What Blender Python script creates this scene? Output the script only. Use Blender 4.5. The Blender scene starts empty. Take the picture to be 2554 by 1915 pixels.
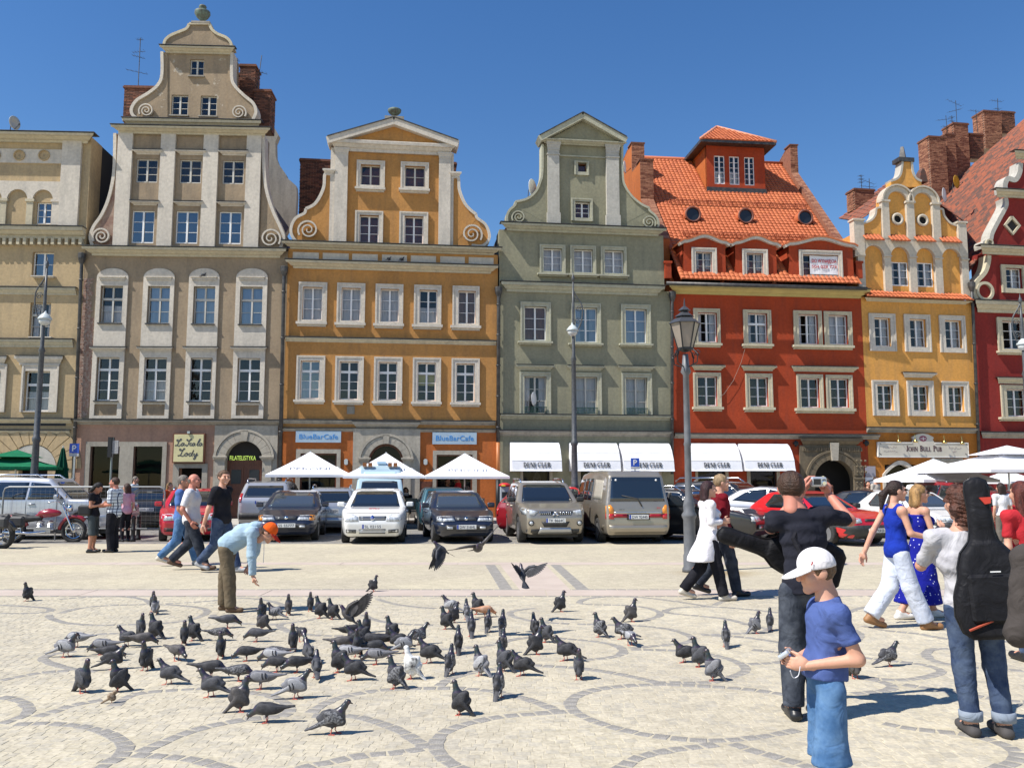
import bpy,bmesh,math,random
import numpy as np
from mathutils import Vector,Matrix
from mathutils.bvhtree import BVHTree
from mathutils.geometry import tessellate_polygon
R=math.radians
random.seed(7);np.random.seed(7)
SC=bpy.context.scene
COL=SC.collection
# -- camera, sky, sun, exposure
FPX,CXP,CYP,EYE=2150.0,1277.0,957.5,1.65
PITCH=math.atan(242.5/FPX)
cam_d=bpy.data.cameras.new('camera');cam=bpy.data.objects.new('camera',cam_d);COL.objects.link(cam)
cam.location=(0,0,EYE);cam.rotation_euler=(R(90)+PITCH,0,0)
cam_d.sensor_width=36;cam_d.lens=FPX/2554*36;cam_d.clip_start=.05;cam_d.clip_end=4000
SC.camera=cam
SUN_DIR=Vector((2.35,1.15,-3.4)).normalized()
SUN_EL=math.asin(-SUN_DIR.z)
W=bpy.data.worlds.new('World');SC.world=W;W.use_nodes=True
wn=W.node_tree.nodes;wl=W.node_tree.links;wn.clear()
wo=wn.new('ShaderNodeOutputWorld');wb=wn.new('ShaderNodeBackground');sk=wn.new('ShaderNodeTexSky')
sk.sky_type='NISHITA';sk.sun_disc=False;sk.sun_elevation=SUN_EL
sk.sun_rotation=math.atan2(-SUN_DIR.x,-SUN_DIR.y)
sk.altitude=300;sk.air_density=1.15;sk.dust_density=0.05;sk.ozone_density=2.0
hs=wn.new('ShaderNodeHueSaturation');hs.inputs['Saturation'].default_value=1.3;hs.inputs['Hue'].default_value=.508
wl.new(sk.outputs[0],hs.inputs['Color']);wl.new(hs.outputs[0],wb.inputs['Color']);wb.inputs['Strength'].default_value=.102
wl.new(wb.outputs[0],wo.inputs['Surface'])
sd=bpy.data.lights.new('sun','SUN');sd.energy=5.0;sd.angle=R(.5);sd.color=(1,.95,.87)
so=bpy.data.objects.new('sun',sd);COL.objects.link(so)
so.rotation_euler=SUN_DIR.to_track_quat('-Z','Y').to_euler()
vs=SC.view_settings;vs.view_transform='Standard';vs.look='None';vs.exposure=0.43;vs.gamma=1;vs.use_curve_mapping=False
SC.cycles.max_bounces=6;SC.cycles.transparent_max_bounces=8;SC.cycles.caustics_reflective=False;SC.cycles.caustics_refractive=False
# -- pixel -> place (photograph pixels, 2554 wide)
def ray(x,y):
 a=(x-CXP)/FPX;b=(CYP-y)/FPX
 return Vector((a,math.cos(PITCH)-b*math.sin(PITCH),math.sin(PITCH)+b*math.cos(PITCH)))
def G(x,y,z=0.0):
 d=ray(x,y);t=(z-EYE)/d.z;return Vector((d.x*t,d.y*t,z))
def AT(x,y,Y):
 d=ray(x,y);t=Y/d.y;return Vector((d.x*t,Y,EYE+d.z*t))
 # -- objects
def tag(o,label=None,cat=None,group=None,kind=None):
 for k,v in (('label',label),('category',cat),('group',group),('kind',kind)):
  if v: o[k]=v
 return o
def obj(name,me,parent=None,loc=(0,0,0),rz=0,mat=None):
 o=bpy.data.objects.new(name,me);COL.objects.link(o)
 o.location=loc;o.rotation_euler=(0,0,rz)
 if parent: o.parent=parent
 if mat and me: me.materials.clear();me.materials.append(mat)
 return o
def thing(name,label,cat,loc=(0,0,0),rz=0,group=None):
 return tag(obj(name,None,None,loc,rz),label,cat,group)
def copy_tree(o,parent=None):
 c=o.copy();COL.objects.link(c);c.parent=parent
 for ch in o.children: copy_tree(ch,c)
 return c
class MB:
 """collects shapes into one mesh"""
 def __init__(s): s.v=[];s.f=[]
 def add(s,vs,fs):
  n=len(s.v);s.v.extend(vs);s.f.extend(tuple(i+n for i in f) for f in fs);return s
 def box(s,x0,x1,y0,y1,z0,z1):
  return s.add([(x0,y0,z0),(x1,y0,z0),(x1,y1,z0),(x0,y1,z0),(x0,y0,z1),(x1,y0,z1),(x1,y1,z1),(x0,y1,z1)],[(0,3,2,1),(4,5,6,7),(0,1,5,4),(1,2,6,5),(2,3,7,6),(3,0,4,7)])
 def prism(s,poly,y0,y1):
  """poly: (x, z) outline, front face at y0, back at y1"""
  a=sum(poly[i][0]*poly[(i+1)%len(poly)][1]-poly[(i+1)%len(poly)][0]*poly[i][1] for i in range(len(poly)))
  if a<0: poly=poly[::-1]
  n=len(poly);tri=tessellate_polygon([[Vector((p[0],p[1],0)) for p in poly]])
  vs=[(p[0],y0,p[1]) for p in poly]+[(p[0],y1,p[1]) for p in poly]
  fs=[]
  for t in tri:
   (ax,az),(bx,bz),(cx,cz)=(poly[i] for i in t)
   if (bx-ax)*(cz-az)-(bz-az)*(cx-ax)<0: t=t[::-1]
   fs.append(tuple(t));fs.append(tuple(i+n for i in t[::-1]))
  fs+=[(i+n,(i+1) % n+n,(i+1) % n,i) for i in range(n)]
  return s.add(vs,fs)
 def zprism(s,poly,z0,z1):
  """poly: (x, y) outline"""
  m=MB().prism([(p[0],-p[1]) for p in poly],z0,z1)
  return s.add([(v[0],-v[2],v[1]) for v in m.v],[f[::-1] for f in m.f]) if 0 else s.add([(v[0],-v[2],v[1]) for v in m.v],m.f)
 def tube(s,path,r,n=8,caps=True,close=False):
  path=[Vector(p) for p in path];m=len(path)
  rs=r if isinstance(r,(list,tuple)) else [r]*m
  vs=[];ref=None
  for i,p in enumerate(path):
   if close: t=path[(i+1) % m]-path[i-1]
   else: t=path[min(i+1,m-1)]-path[max(i-1,0)]
   t.normalize()
   if ref is None: ref=Vector((0,0,1)) if abs(t.z)<.9 else Vector((1,0,0))
   ref=(ref-t*ref.dot(t)).normalized();b=t.cross(ref)
   for k in range(n):
    a=2*math.pi*k/n
    vs.append(tuple(p+(ref*math.cos(a)+b*math.sin(a))*rs[i]))
  fs=[]
  for i in range(m if close else m-1):
   j=(i+1) % m
   for k in range(n): fs.append((i*n+k,i*n+(k+1) % n,j*n+(k+1) % n,j*n+k))
  if caps and not close: fs+=[tuple(range(n))[::-1],tuple((m-1)*n+k for k in range(n))]
  return s.add(vs,fs)
 def lathe(s,prof,c=(0,0,0),n=16,axis='z'):
  """prof: (radius, height)"""
  vs=[]
  for r,z in prof:
   for k in range(n):
    a=2*math.pi*k/n;x,y=r*math.cos(a),r*math.sin(a)
    p=(x,y,z) if axis=='z' else ((x,z,y) if axis=='y' else (z,x,y))
    vs.append((c[0]+p[0],c[1]+p[1],c[2]+p[2]))
  fs=[];m=len(prof)
  for i in range(m-1):
   for k in range(n):
    f=(i*n+k,i*n+(k+1) % n,(i+1)*n+(k+1) % n,(i+1)*n+k);fs.append(f if axis !='y' else f[::-1])
  e=[tuple(range(n))[::-1],tuple((m-1)*n+k for k in range(n))]
  fs+=e if axis !='y' else [q[::-1] for q in e]
  return s.add(vs,fs)
 def strip(s,pts,w,y0,y1):
  """ribbon of width w along (x, z) points, as a prism with depth"""
  n=len(pts);L=[];Rr=[]
  for i in range(n):
   a=pts[max(i-1,0)];b=pts[min(i+1,n-1)]
   dx,dz=b[0]-a[0],b[1]-a[1];l=math.hypot(dx,dz) or 1
   ww=w[i] if isinstance(w,(list,tuple)) else w
   nx,nz=-dz/l*ww/2,dx/l*ww/2
   L.append((pts[i][0]+nx,pts[i][1]+nz));Rr.append((pts[i][0]-nx,pts[i][1]-nz))
  for i in range(n-1):
   q=[L[i],Rr[i],Rr[i+1],L[i+1]]
   vs=[(p[0],y0,p[1]) for p in q]+[(p[0],y1,p[1]) for p in q]
   s.add(vs,[(0,1,2,3),(7,6,5,4),(1,0,4,5),(2,1,5,6),(3,2,6,7),(0,3,7,4)])
  return s
 def xf(s,M):
  s.v=[tuple(M @ Vector(v)) for v in s.v];return s
 def mesh(s,name,mat=None,smooth=False):
  me=bpy.data.meshes.new(name);me.from_pydata(s.v,[],s.f)
  if mat: me.materials.append(mat)
  if smooth: me.polygons.foreach_set('use_smooth',[True]*len(me.polygons))
  me.update();return me
 def obj(s,name,mat,parent=None,loc=(0,0,0),rz=0,smooth=False):
  return obj(name,s.mesh(name,mat,smooth),parent,loc,rz)
def catmull(pts,n=6):
 pts=[Vector(p) for p in pts];out=[]
 for i in range(len(pts)-1):
  p0=pts[max(i-1,0)];p1=pts[i];p2=pts[i+1];p3=pts[min(i+2,len(pts)-1)]
  for k in range(n):
   t=k/n
   out.append(.5*((2*p1)+(p2-p0)*t+(2*p0-5*p1+4*p2-p3)*t*t+(3*p1-p0-3*p2+p3)*t**3))
 out.append(pts[-1]);return out
 # -- materials
MATS={}
def mat(name,col,rough=.6,col2=None,scale=6.,bump=0.,bscale=40.,metal=0.,spec=.5,coat=0.,emit=0.,stretch=(1,1,1),lo=.4,hi=.62,detail=4,trans=0,island=False,bdet=4,bdist=0.):
 if name in MATS: return MATS[name]
 m=bpy.data.materials.new(name);m.use_nodes=True;MATS[name]=m
 N=m.node_tree.nodes;L=m.node_tree.links;b=N['Principled BSDF']
 b.inputs['Base Color'].default_value=(*col,1);b.inputs['Roughness'].default_value=rough
 b.inputs['Metallic'].default_value=metal;b.inputs['Specular IOR Level'].default_value=spec;b.inputs['Coat Weight'].default_value=coat
 b.inputs['Coat Roughness'].default_value=.04
 if trans: b.inputs['Transmission Weight'].default_value=trans
 if emit: b.inputs['Emission Color'].default_value=(*col,1);b.inputs['Emission Strength'].default_value=emit
 if col2 or bump:
  tc=N.new('ShaderNodeTexCoord');mp=N.new('ShaderNodeMapping');mp.inputs['Scale'].default_value=stretch
  L.new(tc.outputs['Object'],mp.inputs['Vector'])
 if col2:
  n=N.new('ShaderNodeTexNoise');n.inputs['Scale'].default_value=scale;n.inputs['Detail'].default_value=detail;n.inputs['Roughness'].default_value=.6
  L.new(mp.outputs[0],n.inputs['Vector'])
  r=N.new('ShaderNodeValToRGB');r.color_ramp.elements[0].position=lo;r.color_ramp.elements[1].position=hi
  r.color_ramp.elements[0].color=(*col,1);r.color_ramp.elements[1].color=(*col2,1)
  f=n.outputs['Fac']
  if island:
   gi=N.new('ShaderNodeNewGeometry');ma=N.new('ShaderNodeMath');ma.operation='MULTIPLY_ADD';ma.inputs[1].default_value=.45
   L.new(gi.outputs['Random Per Island'],ma.inputs[0]);mb_=N.new('ShaderNodeMath');mb_.operation='MULTIPLY';mb_.inputs[1].default_value=.55
   L.new(f,mb_.inputs[0]);L.new(mb_.outputs[0],ma.inputs[2]);f=ma.outputs[0]
  L.new(f,r.inputs[0]);L.new(r.outputs[0],b.inputs['Base Color'])
 if bump:
  n2=N.new('ShaderNodeTexNoise');n2.inputs['Scale'].default_value=bscale;n2.inputs['Detail'].default_value=bdet;n2.inputs['Distortion'].default_value=bdist
  L.new(mp.outputs[0] if stretch==(1,1,1) else tc.outputs['Object'],n2.inputs['Vector'])
  bp=N.new('ShaderNodeBump');bp.inputs['Strength'].default_value=bump;bp.inputs['Distance'].default_value=.02
  L.new(n2.outputs['Fac'],bp.inputs['Height']);L.new(bp.outputs[0],b.inputs['Normal'])
 return m
def plaster(name,col,dirt=.35,var=.12,seed=0.,peel=None):
 """painted plaster: blotches, rain streaks with a shape of their own, fine relief"""
 if name in MATS: return MATS[name]
 m=mat(name,col,.85,bump=.35,bscale=22,spec=.2);N=m.node_tree.nodes;L=m.node_tree.links;b=N['Principled BSDF']
 tc=N.new('ShaderNodeTexCoord');mp=N.new('ShaderNodeMapping');mp.inputs['Location'].default_value=(seed,seed,seed)
 L.new(tc.outputs['Object'],mp.inputs['Vector'])
 def noise(sc,det=5,st=None):
  v=mp.outputs[0]
  if st:
   q=N.new('ShaderNodeMapping');q.inputs['Scale'].default_value=st;L.new(v,q.inputs['Vector']);v=q.outputs[0]
  n=N.new('ShaderNodeTexNoise');n.inputs['Scale'].default_value=sc;n.inputs['Detail'].default_value=det;n.inputs['Roughness'].default_value=.62
  L.new(v,n.inputs['Vector']);return n.outputs['Fac']
 def ramp(f,a,c0,c1,p0,p1):
  r=N.new('ShaderNodeValToRGB');e=r.color_ramp.elements
  e[0].position=p0;e[1].position=p1;e[0].color=(*c0,1);e[1].color=(*c1,1);L.new(f,r.inputs[0]);return r.outputs[0]
 def mix(f,a,c,blend='MIX'):
  x=N.new('ShaderNodeMix');x.data_type='RGBA';x.blend_type=blend
  if isinstance(f,float): x.inputs['Factor'].default_value=f
  else: L.new(f,x.inputs['Factor'])
  L.new(a,x.inputs['A'])
  if isinstance(c,tuple): x.inputs['B'].default_value=(*c,1)
  else: L.new(c,x.inputs['B'])
  return x.outputs['Result']
 hi=tuple(min(1,c*(1+var)) for c in col);lo=tuple(c*(1-var) for c in col)
 base=ramp(noise(.55),None,lo,hi,.3,.7)
 d=ramp(noise(2.2,6,(1.5,1.5,.28)),None,(0,0,0),(1,1,1),.47,.76)
 dm=N.new('ShaderNodeMath');dm.operation='MULTIPLY';dm.inputs[1].default_value=dirt;L.new(d,dm.inputs[0])
 g=sum(col)/3
 c=mix(dm.outputs[0],base,tuple(.45*(.5*k+.5*g) for k in col))
 s=ramp(noise(9),None,(.88,.88,.88),(1.06,1.06,1.06),.35,.65)
 c=mix(1.0,c,s,'MULTIPLY')
 if peel:
  pf=ramp(noise(1.7,8),None,(0,0,0),(1,1,1),peel[1],peel[1]+.015);c=mix(pf,c,peel[0])
 L.new(c,b.inputs['Base Color']);return m
def glassmat(name,refl=1.5,tint=(1,1,1),base=.0):
 m=bpy.data.materials.new(name);m.use_nodes=True;MATS[name]=m
 N=m.node_tree.nodes;L=m.node_tree.links;N.remove(N['Principled BSDF']);out=N['Material Output']
 tr=N.new('ShaderNodeBsdfTransparent');tr.inputs[0].default_value=(*tint,1)
 gl=N.new('ShaderNodeBsdfGlossy');gl.inputs['Roughness'].default_value=.02
 fr=N.new('ShaderNodeFresnel');fr.inputs[0].default_value=refl
 ad=N.new('ShaderNodeMath');ad.operation='ADD';ad.use_clamp=True;ad.inputs[1].default_value=base;L.new(fr.outputs[0],ad.inputs[0])
 mx=N.new('ShaderNodeMixShader');L.new(ad.outputs[0],mx.inputs[0]);L.new(tr.outputs[0],mx.inputs[1]);L.new(gl.outputs[0],mx.inputs[2])
 tc=N.new('ShaderNodeTexCoord');nz=N.new('ShaderNodeTexNoise');nz.inputs['Scale'].default_value=1.7;nz.inputs['Detail'].default_value=1
 bp=N.new('ShaderNodeBump');bp.inputs['Strength'].default_value=.06;bp.inputs['Distance'].default_value=.05
 L.new(tc.outputs['Object'],nz.inputs['Vector']);L.new(nz.outputs['Fac'],bp.inputs['Height']);L.new(bp.outputs[0],gl.inputs['Normal'])
 L.new(mx.outputs[0],out.inputs['Surface']);return m
 # -- materials of the place
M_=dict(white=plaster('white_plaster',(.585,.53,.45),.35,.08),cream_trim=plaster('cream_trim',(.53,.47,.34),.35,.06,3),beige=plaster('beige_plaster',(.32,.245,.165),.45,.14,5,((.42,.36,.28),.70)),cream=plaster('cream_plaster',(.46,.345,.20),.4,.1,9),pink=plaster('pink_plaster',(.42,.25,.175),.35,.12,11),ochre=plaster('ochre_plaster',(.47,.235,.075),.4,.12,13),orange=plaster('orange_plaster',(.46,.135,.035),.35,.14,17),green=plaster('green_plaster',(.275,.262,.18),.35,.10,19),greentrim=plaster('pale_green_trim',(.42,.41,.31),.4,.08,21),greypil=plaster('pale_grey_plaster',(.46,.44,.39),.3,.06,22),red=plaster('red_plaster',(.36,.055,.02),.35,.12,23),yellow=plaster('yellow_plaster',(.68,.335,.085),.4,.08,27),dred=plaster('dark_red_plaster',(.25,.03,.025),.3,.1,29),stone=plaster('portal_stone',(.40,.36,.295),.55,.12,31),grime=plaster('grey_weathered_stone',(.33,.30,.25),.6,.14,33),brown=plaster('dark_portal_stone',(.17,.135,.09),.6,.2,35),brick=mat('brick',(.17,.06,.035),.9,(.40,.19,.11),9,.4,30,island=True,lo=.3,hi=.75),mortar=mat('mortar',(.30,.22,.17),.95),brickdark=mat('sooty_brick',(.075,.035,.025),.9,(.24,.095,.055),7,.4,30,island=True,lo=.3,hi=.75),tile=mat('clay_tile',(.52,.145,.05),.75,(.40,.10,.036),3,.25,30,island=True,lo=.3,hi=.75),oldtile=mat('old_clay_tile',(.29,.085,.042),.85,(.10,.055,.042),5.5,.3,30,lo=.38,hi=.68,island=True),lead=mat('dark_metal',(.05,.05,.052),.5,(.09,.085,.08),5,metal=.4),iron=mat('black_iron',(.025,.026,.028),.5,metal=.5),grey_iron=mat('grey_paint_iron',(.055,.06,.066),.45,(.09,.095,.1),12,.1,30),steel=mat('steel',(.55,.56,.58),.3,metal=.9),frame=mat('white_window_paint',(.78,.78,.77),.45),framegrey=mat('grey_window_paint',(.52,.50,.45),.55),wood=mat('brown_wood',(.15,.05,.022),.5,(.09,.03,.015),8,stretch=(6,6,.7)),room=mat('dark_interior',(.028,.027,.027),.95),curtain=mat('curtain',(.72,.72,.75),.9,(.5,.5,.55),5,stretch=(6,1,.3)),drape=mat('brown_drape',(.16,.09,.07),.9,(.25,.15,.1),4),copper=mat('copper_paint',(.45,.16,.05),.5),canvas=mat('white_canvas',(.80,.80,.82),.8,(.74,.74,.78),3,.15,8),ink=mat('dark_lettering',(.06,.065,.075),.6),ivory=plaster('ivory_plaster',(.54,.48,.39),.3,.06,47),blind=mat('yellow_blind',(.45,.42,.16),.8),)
GL=glassmat('window_glass',1.50,base=.03);GLD=glassmat('shop_glass',1.35,(.6,.6,.62));
GLB=glassmat('sky_glass',1.9,(.7,.75,.85),.13)
class House:
 def __init__(s,name,label,px0,py0,Y0,ang,cat='building',origin=None):
  s.a=R(ang);s.d=Vector((math.cos(s.a),math.sin(s.a),0));s.n=Vector((math.sin(s.a),-math.cos(s.a),0))
  if origin is None: o=AT(px0,py0,Y0);origin=Vector((o.x,o.y,0))
  s.o=Vector(origin);s.root=thing(name,label,cat,s.o,s.a)
 def P(s,px,py,v=0.):
  """photo pixel -> (u, z) on the facade plane moved v metres towards the square"""
  d=ray(px,py);o=s.o+s.n*v;E=Vector((0,0,EYE))
  t=(o-E).dot(s.n)/d.dot(s.n);p=E+d*t
  return ((p-s.o).dot(s.d),p.z)
 def R(s,r,v=0.):
  x0,y0,x1,y1=r;xm,ym=(x0+x1)/2,(y0+y1)/2
  return (s.P(x0,ym,v)[0],s.P(x1,ym,v)[0],s.P(xm,y1,v)[1],s.P(xm,y0,v)[1])
 def end(s,px,py=1150):
  u=s.P(px,py)[0];return s.o+s.d*u
 def W(s,u,v,z): return s.o+s.d*u+s.n*v+Vector((0,0,z))
 def add(s,mb,name,m,parent=None,smooth=False): return mb.obj(name,M_[m] if isinstance(m,str) else m,parent or s.root,smooth=smooth)
class Zm:
 def __init__(s,ox,oy,sc): s.k=(ox,oy,sc)
 def __call__(s,*c): return tuple(s.k[i % 2]+q/s.k[2] for i,q in enumerate(c))
 def L(s,pts): return [s(*p) for p in pts]
Z1,Z2=Zm(0,0,2.592),Zm(0,600,2.592);Z3,Z4=Zm(680,240,2.86),Zm(680,800,2.86)
Z5,Z6=Zm(1220,260,3.318),Zm(1220,740,3.318);Z7,Z8=Zm(1560,300,3.318),Zm(1640,760,2.9625)
Z9,Z10=Zm(2080,240,3.19),Zm(2080,740,3.19)
def wall_holes(u0,u1,z0,z1,holes,t=.34,y=0.,flange=True):
 mb=MB();eps=1e-4
 us=sorted({u0,u1} | {min(max(h[i],u0),u1) for h in holes for i in (0,1)});zs=sorted({z0,z1} | {min(max(h[i],z0),z1) for h in holes for i in (2,3)})
 inside=lambda u,z: any(h[0]<u<h[1] and h[2]<z<h[3] for h in holes)
 for i in range(len(us)-1):
  for j in range(len(zs)-1):
   a,b,c,d=us[i],us[i+1],zs[j],zs[j+1]
   if b-a<eps or d-c<eps or inside((a+b)/2,(c+d)/2): continue
   mb.add([(a,y,c),(b,y,c),(b,y,d),(a,y,d)],[(0,1,2,3)])
 for h in holes:
  a,b,c,d=h[:4]
  mb.add([(a,y,c),(b,y,c),(b,y,d),(a,y,d),(a,y+t,c),(b,y+t,c),(b,y+t,d),(a,y+t,d)],[(0,4,5,1),(1,5,6,2),(2,6,7,3),(3,7,4,0)])
 q=y+(1.1 if flange else t)
 mb.add([(u0,y,z0),(u0,y,z1),(u0,q,z1),(u0,q,z0)],[(0,1,2,3)]);mb.add([(u1,y,z0),(u1,y,z1),(u1,q,z1),(u1,q,z0)],[(3,2,1,0)])
 mb.add([(u0,y,z1),(u1,y,z1),(u1,q,z1),(u0,q,z1)],[(0,1,2,3)])
 return mb
def cornice_mb(u0,u1,z0,z1,pr,y=0.,ends=True):
 """classical stepped moulding"""
 h=z1-z0
 prof=[(y+.02,z0),(y-pr*.22,z0),(y-pr*.25,z0+h*.28),(y-pr*.45,z0+h*.34),(y-pr*.72,z0+h*.62),(y-pr*.95,z0+h*.66),(y-pr,z0+h*.92),(y-pr*.98,z1),(y+.02,z1+.02)]
 n=len(prof);vs=[]
 for q in (0,1):
  for (py,pz) in prof:
   k=(y-py) if ends else 0;vs.append(((u0-max(k,0)) if q==0 else (u1+max(k,0)),py,pz))
 fs=[(i,i+1,i+1+n,i+n)[::-1] for i in range(n-1)]+[tuple(range(n)),tuple(range(n,2*n))[::-1]]
 return MB().add(vs,[f[::-1] for f in fs])
def cornice(H,r,m='white',pr=.25,cap=True,v=0,name='cornice',y=0.,ends=True):
 u0,u1,z0,z1=H.R(r,v+pr*.6);e=pr if ends else 0
 o=H.add(cornice_mb(u0+e,u1-e,z0,z1,pr,y,ends),name,m)
 if cap: H.add(MB().box(u0-.03,u1+.03,y-pr-.04,y+.02,z1+.021,z1+.045),'flashing','lead',o)
 return o
QUADS={}
def unit_quad(m):
 if m.name not in QUADS: QUADS[m.name]=MB().add([(0,0,0),(1,0,0),(1,0,1),(0,0,1)],[(0,1,2,3)]).mesh('pane',m)
 return QUADS[m.name]
def unit_curtain(m):
 k='c_'+m.name
 if k not in QUADS:
  n=24;vs=[];fs=[]
  for i in range(n+1):
   x=i/n;y=.5*math.sin(i*1.9)+.3*math.sin(i*.83)
   vs+=[(x,y,0),(x,y*.8,1)]
  for i in range(n): fs.append((2*i,2*i+2,2*i+3,2*i+1))
  QUADS[k]=MB().add(vs,fs).mesh('curtain',m,True)
 return QUADS[k]
WN=[0]
def window(H,op,cols=2,rows=3,transom=0.,surround=None,sill=None,hood=None,sm='white',fm='frame',y=0.,depth=.17,glass=None,cur=None,pr=.07,open_left=False,name='window',sillpr=.15,skip=()):
 """op/surround/sill/hood: metre rects (u0,u1,z0,z1). returns the sash object"""
 WN[0]+=1;rnd=random.Random(WN[0]*13+5)
 u0,u1,z0,z1=op;w=u1-u0;yy=y+depth;mb=MB()
 st,mu,mt=.045,.037,.02
 mb.box(u0,u0+st,yy-.03,yy+.04,z0,z1);mb.box(u1-st,u1,yy-.03,yy+.04,z0,z1);mb.box(u0+st,u1-st,yy-.029,yy+.039,z0,z0+st+.02);mb.box(u0+st,u1-st,yy-.029,yy+.039,z1-st,z1)
 zs0,zs1=z0+st+.02,z1-st;panes=[]
 um=(u0+u1)/2;cxs=[u0+st]
 for c in range(1,cols): q=u0+w*c/cols;mb.box(q-mu,q+mu,yy-.045,yy+.038,zs0,zs1);cxs+=[q-mu,q+mu]
 cxs.append(u1-st);zt=zs1
 if transom:
  zt=zs1-(zs1-zs0)*transom
  mb.box(u0+st,u1-st,yy-.05,yy+.037,zt-.05,zt+.05)
  for c in range(cols): panes.append((cxs[2*c],cxs[2*c+1],zt+.05,zs1))
  zt-=.05
 for c in range(cols):
  a,b=cxs[2*c],cxs[2*c+1]
  for r in range(rows):
   c0=zs0+(zt-zs0)*r/rows;c1=zs0+(zt-zs0)*(r+1)/rows
   if r: mb.box(a,b,yy-.028,yy+.035,c0-mt/2,c0+mt/2);c0+=mt/2
   if r<rows-1: c1-=mt/2
   if not (open_left and c==0): panes.append((a,b,c0,c1))
 if skip: mb2=mb
 o=H.add(mb,name,fm)
 g=glass or GL
 for (a,b,c,d) in panes:
  p=obj('pane',unit_quad(g),o,(a,yy,c));p.scale=(b-a,1,d-c)
  p.rotation_euler=(R(rnd.uniform(-.6,.6)),0,R(rnd.uniform(-.5,.5)))
 cur=cur if cur is not None else rnd.choice(['curtain','half',None,'split',None])
 if cur=='curtain':
  c=obj('curtain',unit_curtain(M_['curtain']),o,(u0,yy+.14,z0));c.scale=(w,.03,z1-z0)
 elif cur=='half':
  c=obj('curtain',unit_curtain(M_['curtain']),o,(u0,yy+.14,z0));c.scale=(w,.03,(z1-z0)*.5)
 elif cur=='split':
  for q in (0,1):
   c=obj('curtain',unit_curtain(M_['curtain']),o,(u0+q*w*.7,yy+.14,z0));c.scale=(w*.3,.05,z1-z0)
 elif cur=='drape':
  c=obj('curtain',unit_curtain(M_['drape']),o,(u0,yy+.14,z0));c.scale=(w,.03,z1-z0)
 elif cur=='blind':
  obj('blind',unit_curtain(M_['blind']),o,(u0,yy+.1,z0+(z1-z0)*.42)).scale=(w,.005,(z1-z0)*.35)
 if surround:
  a,b,c,d=surround;s=MB();p=y-pr
  s.box(a,u0,p,y+.01,c,d);s.box(u1,b,p,y+.01,c,d);s.box(u0,u1,p,y+.01,z1,d)
  if c<z0-.02: s.box(u0,u1,p,y+.01,c,z0)
  q=.055
  s.box(a-.015,a+q,p-.03,p+.005,c,d+.012);s.box(b-q,b+.015,p-.03,p+.005,c,d+.012);s.box(a+q,b-q,p-.029,p+.005,d-q,d+.011)
  H.add(s,'surround',sm,o)
 if sill:
  a,b,c,d=sill;h=d-c
  H.add(MB().box(a+.05,b-.05,y-pr-.05,y+.01,c,c+h*.45).box(a,b,y-pr-sillpr,yy-.02,c+h*.45,d),'sill',sm,o)
 if hood:
  a,b,c,d=hood;H.add(cornice_mb(a+.12,b-.12,c,d,.2,y),'hood',sm,o)
  H.add(MB().box(a-.06,b+.06,y-.23,y+.01,d+.021,d+.035),'flashing','lead',o)
 return o
def spiral_pts(cx,cz,r,turns=2.1,d=1,a0=0.,n=44):
 return [(cx+d*(r*(1-.9*i/n))*math.cos(a0+turns*2*math.pi*i/n),cz+(r*(1-.9*i/n))*math.sin(a0+turns*2*math.pi*i/n)) for i in range(n+1)]
def scroll(H,cpx,rpx,m='white',d=1,a0=0.,y=-.02,w=.075,turns=2.2):
 u,z=H.P(*cpx);r=abs(H.P(cpx[0]+rpx,cpx[1])[0]-u)
 return H.add(MB().strip(spiral_pts(u,z,r,turns,d,a0),[w*(1-.45*i/44) for i in range(45)],y-.09,y+.02),'scroll',m)
def poly(H,pts,v=0.): return [H.P(px,py,v) for px,py in pts]
def spline(pts,n=5): return [tuple(p) for p in catmull([Vector((a,b)) for a,b in pts],n)]
def curve_wing(H,pts,closing,m,trim='white',y=0.06,t=.5,tw=.13,tp=.07):
 """curved gable wing: px outline from top to bottom, then closing px corner(s); with a moulding along the curve"""
 c=spline(poly(H,pts));p=c+poly(H,closing)
 o=H.add(MB().prism(p,y,y+t),'gable_wing',m)
 if trim: H.add(MB().strip(c,tw,y-tp,y+t+.05),'gable_moulding',trim,o)
 return o
def bricks(mb,x0,x1,y0,y1,z0,z1,seed=0,faces='flr',bw=.25,bh=.073):
 rnd=random.Random(seed);z=z0;k=0
 while z<z1-.02:
  zt=min(z+bh-.012,z1)
  if 'f' in faces:
   x=x0-(bw/2 if k % 2 else 0)
   while x<x1-.02:
    a,b=max(x,x0),min(x+bw-.012,x1);d=rnd.uniform(.0,.014)
    if b-a>.03: mb.box(a,b,y0-.012-d,y0+.02,z,zt)
    x+=bw
  for f,xs,sg in (('l',x0,-1),('r',x1,1)):
   if f in faces:
    yq=y0+.021-(bw/2 if k % 2 else 0)+bw/2
    while yq<y1-.02:
     a,b=max(yq,y0+.021),min(yq+bw-.012,y1);d=rnd.uniform(.0,.014)
     if b-a>.03: mb.box(min(xs+sg*(.012+d),xs-sg*.02),max(xs+sg*(.012+d),xs-sg*.02),a,b,z,zt)
     yq+=bw
  z+=bh;k+=1
 return mb
def chimney(H,r,v,dep=.8,m='brickdark',zb=None,cap=True,name='chimney',sd=1):
 u0,u1,z0,z1=H.R(r,v);zb=z0 if zb is None else zb;y=-v
 o=H.add(MB().box(u0+.01,u1-.01,y+.01,y+dep-.01,zb,z1),name,'mortar')
 tag(H.add(bricks(MB(),u0,u1,y,y+dep,zb,z1,sd),'brickwork',m,o),kind='stuff')
 if cap: H.add(MB().box(u0-.06,u1+.06,y-.06,y+dep+.06,z1,z1+.07).box(u0-.03,u1+.03,y-.03,y+dep+.03,z1+.07,z1+.12),'chimney_cap','brickdark',o)
 return o
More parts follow.
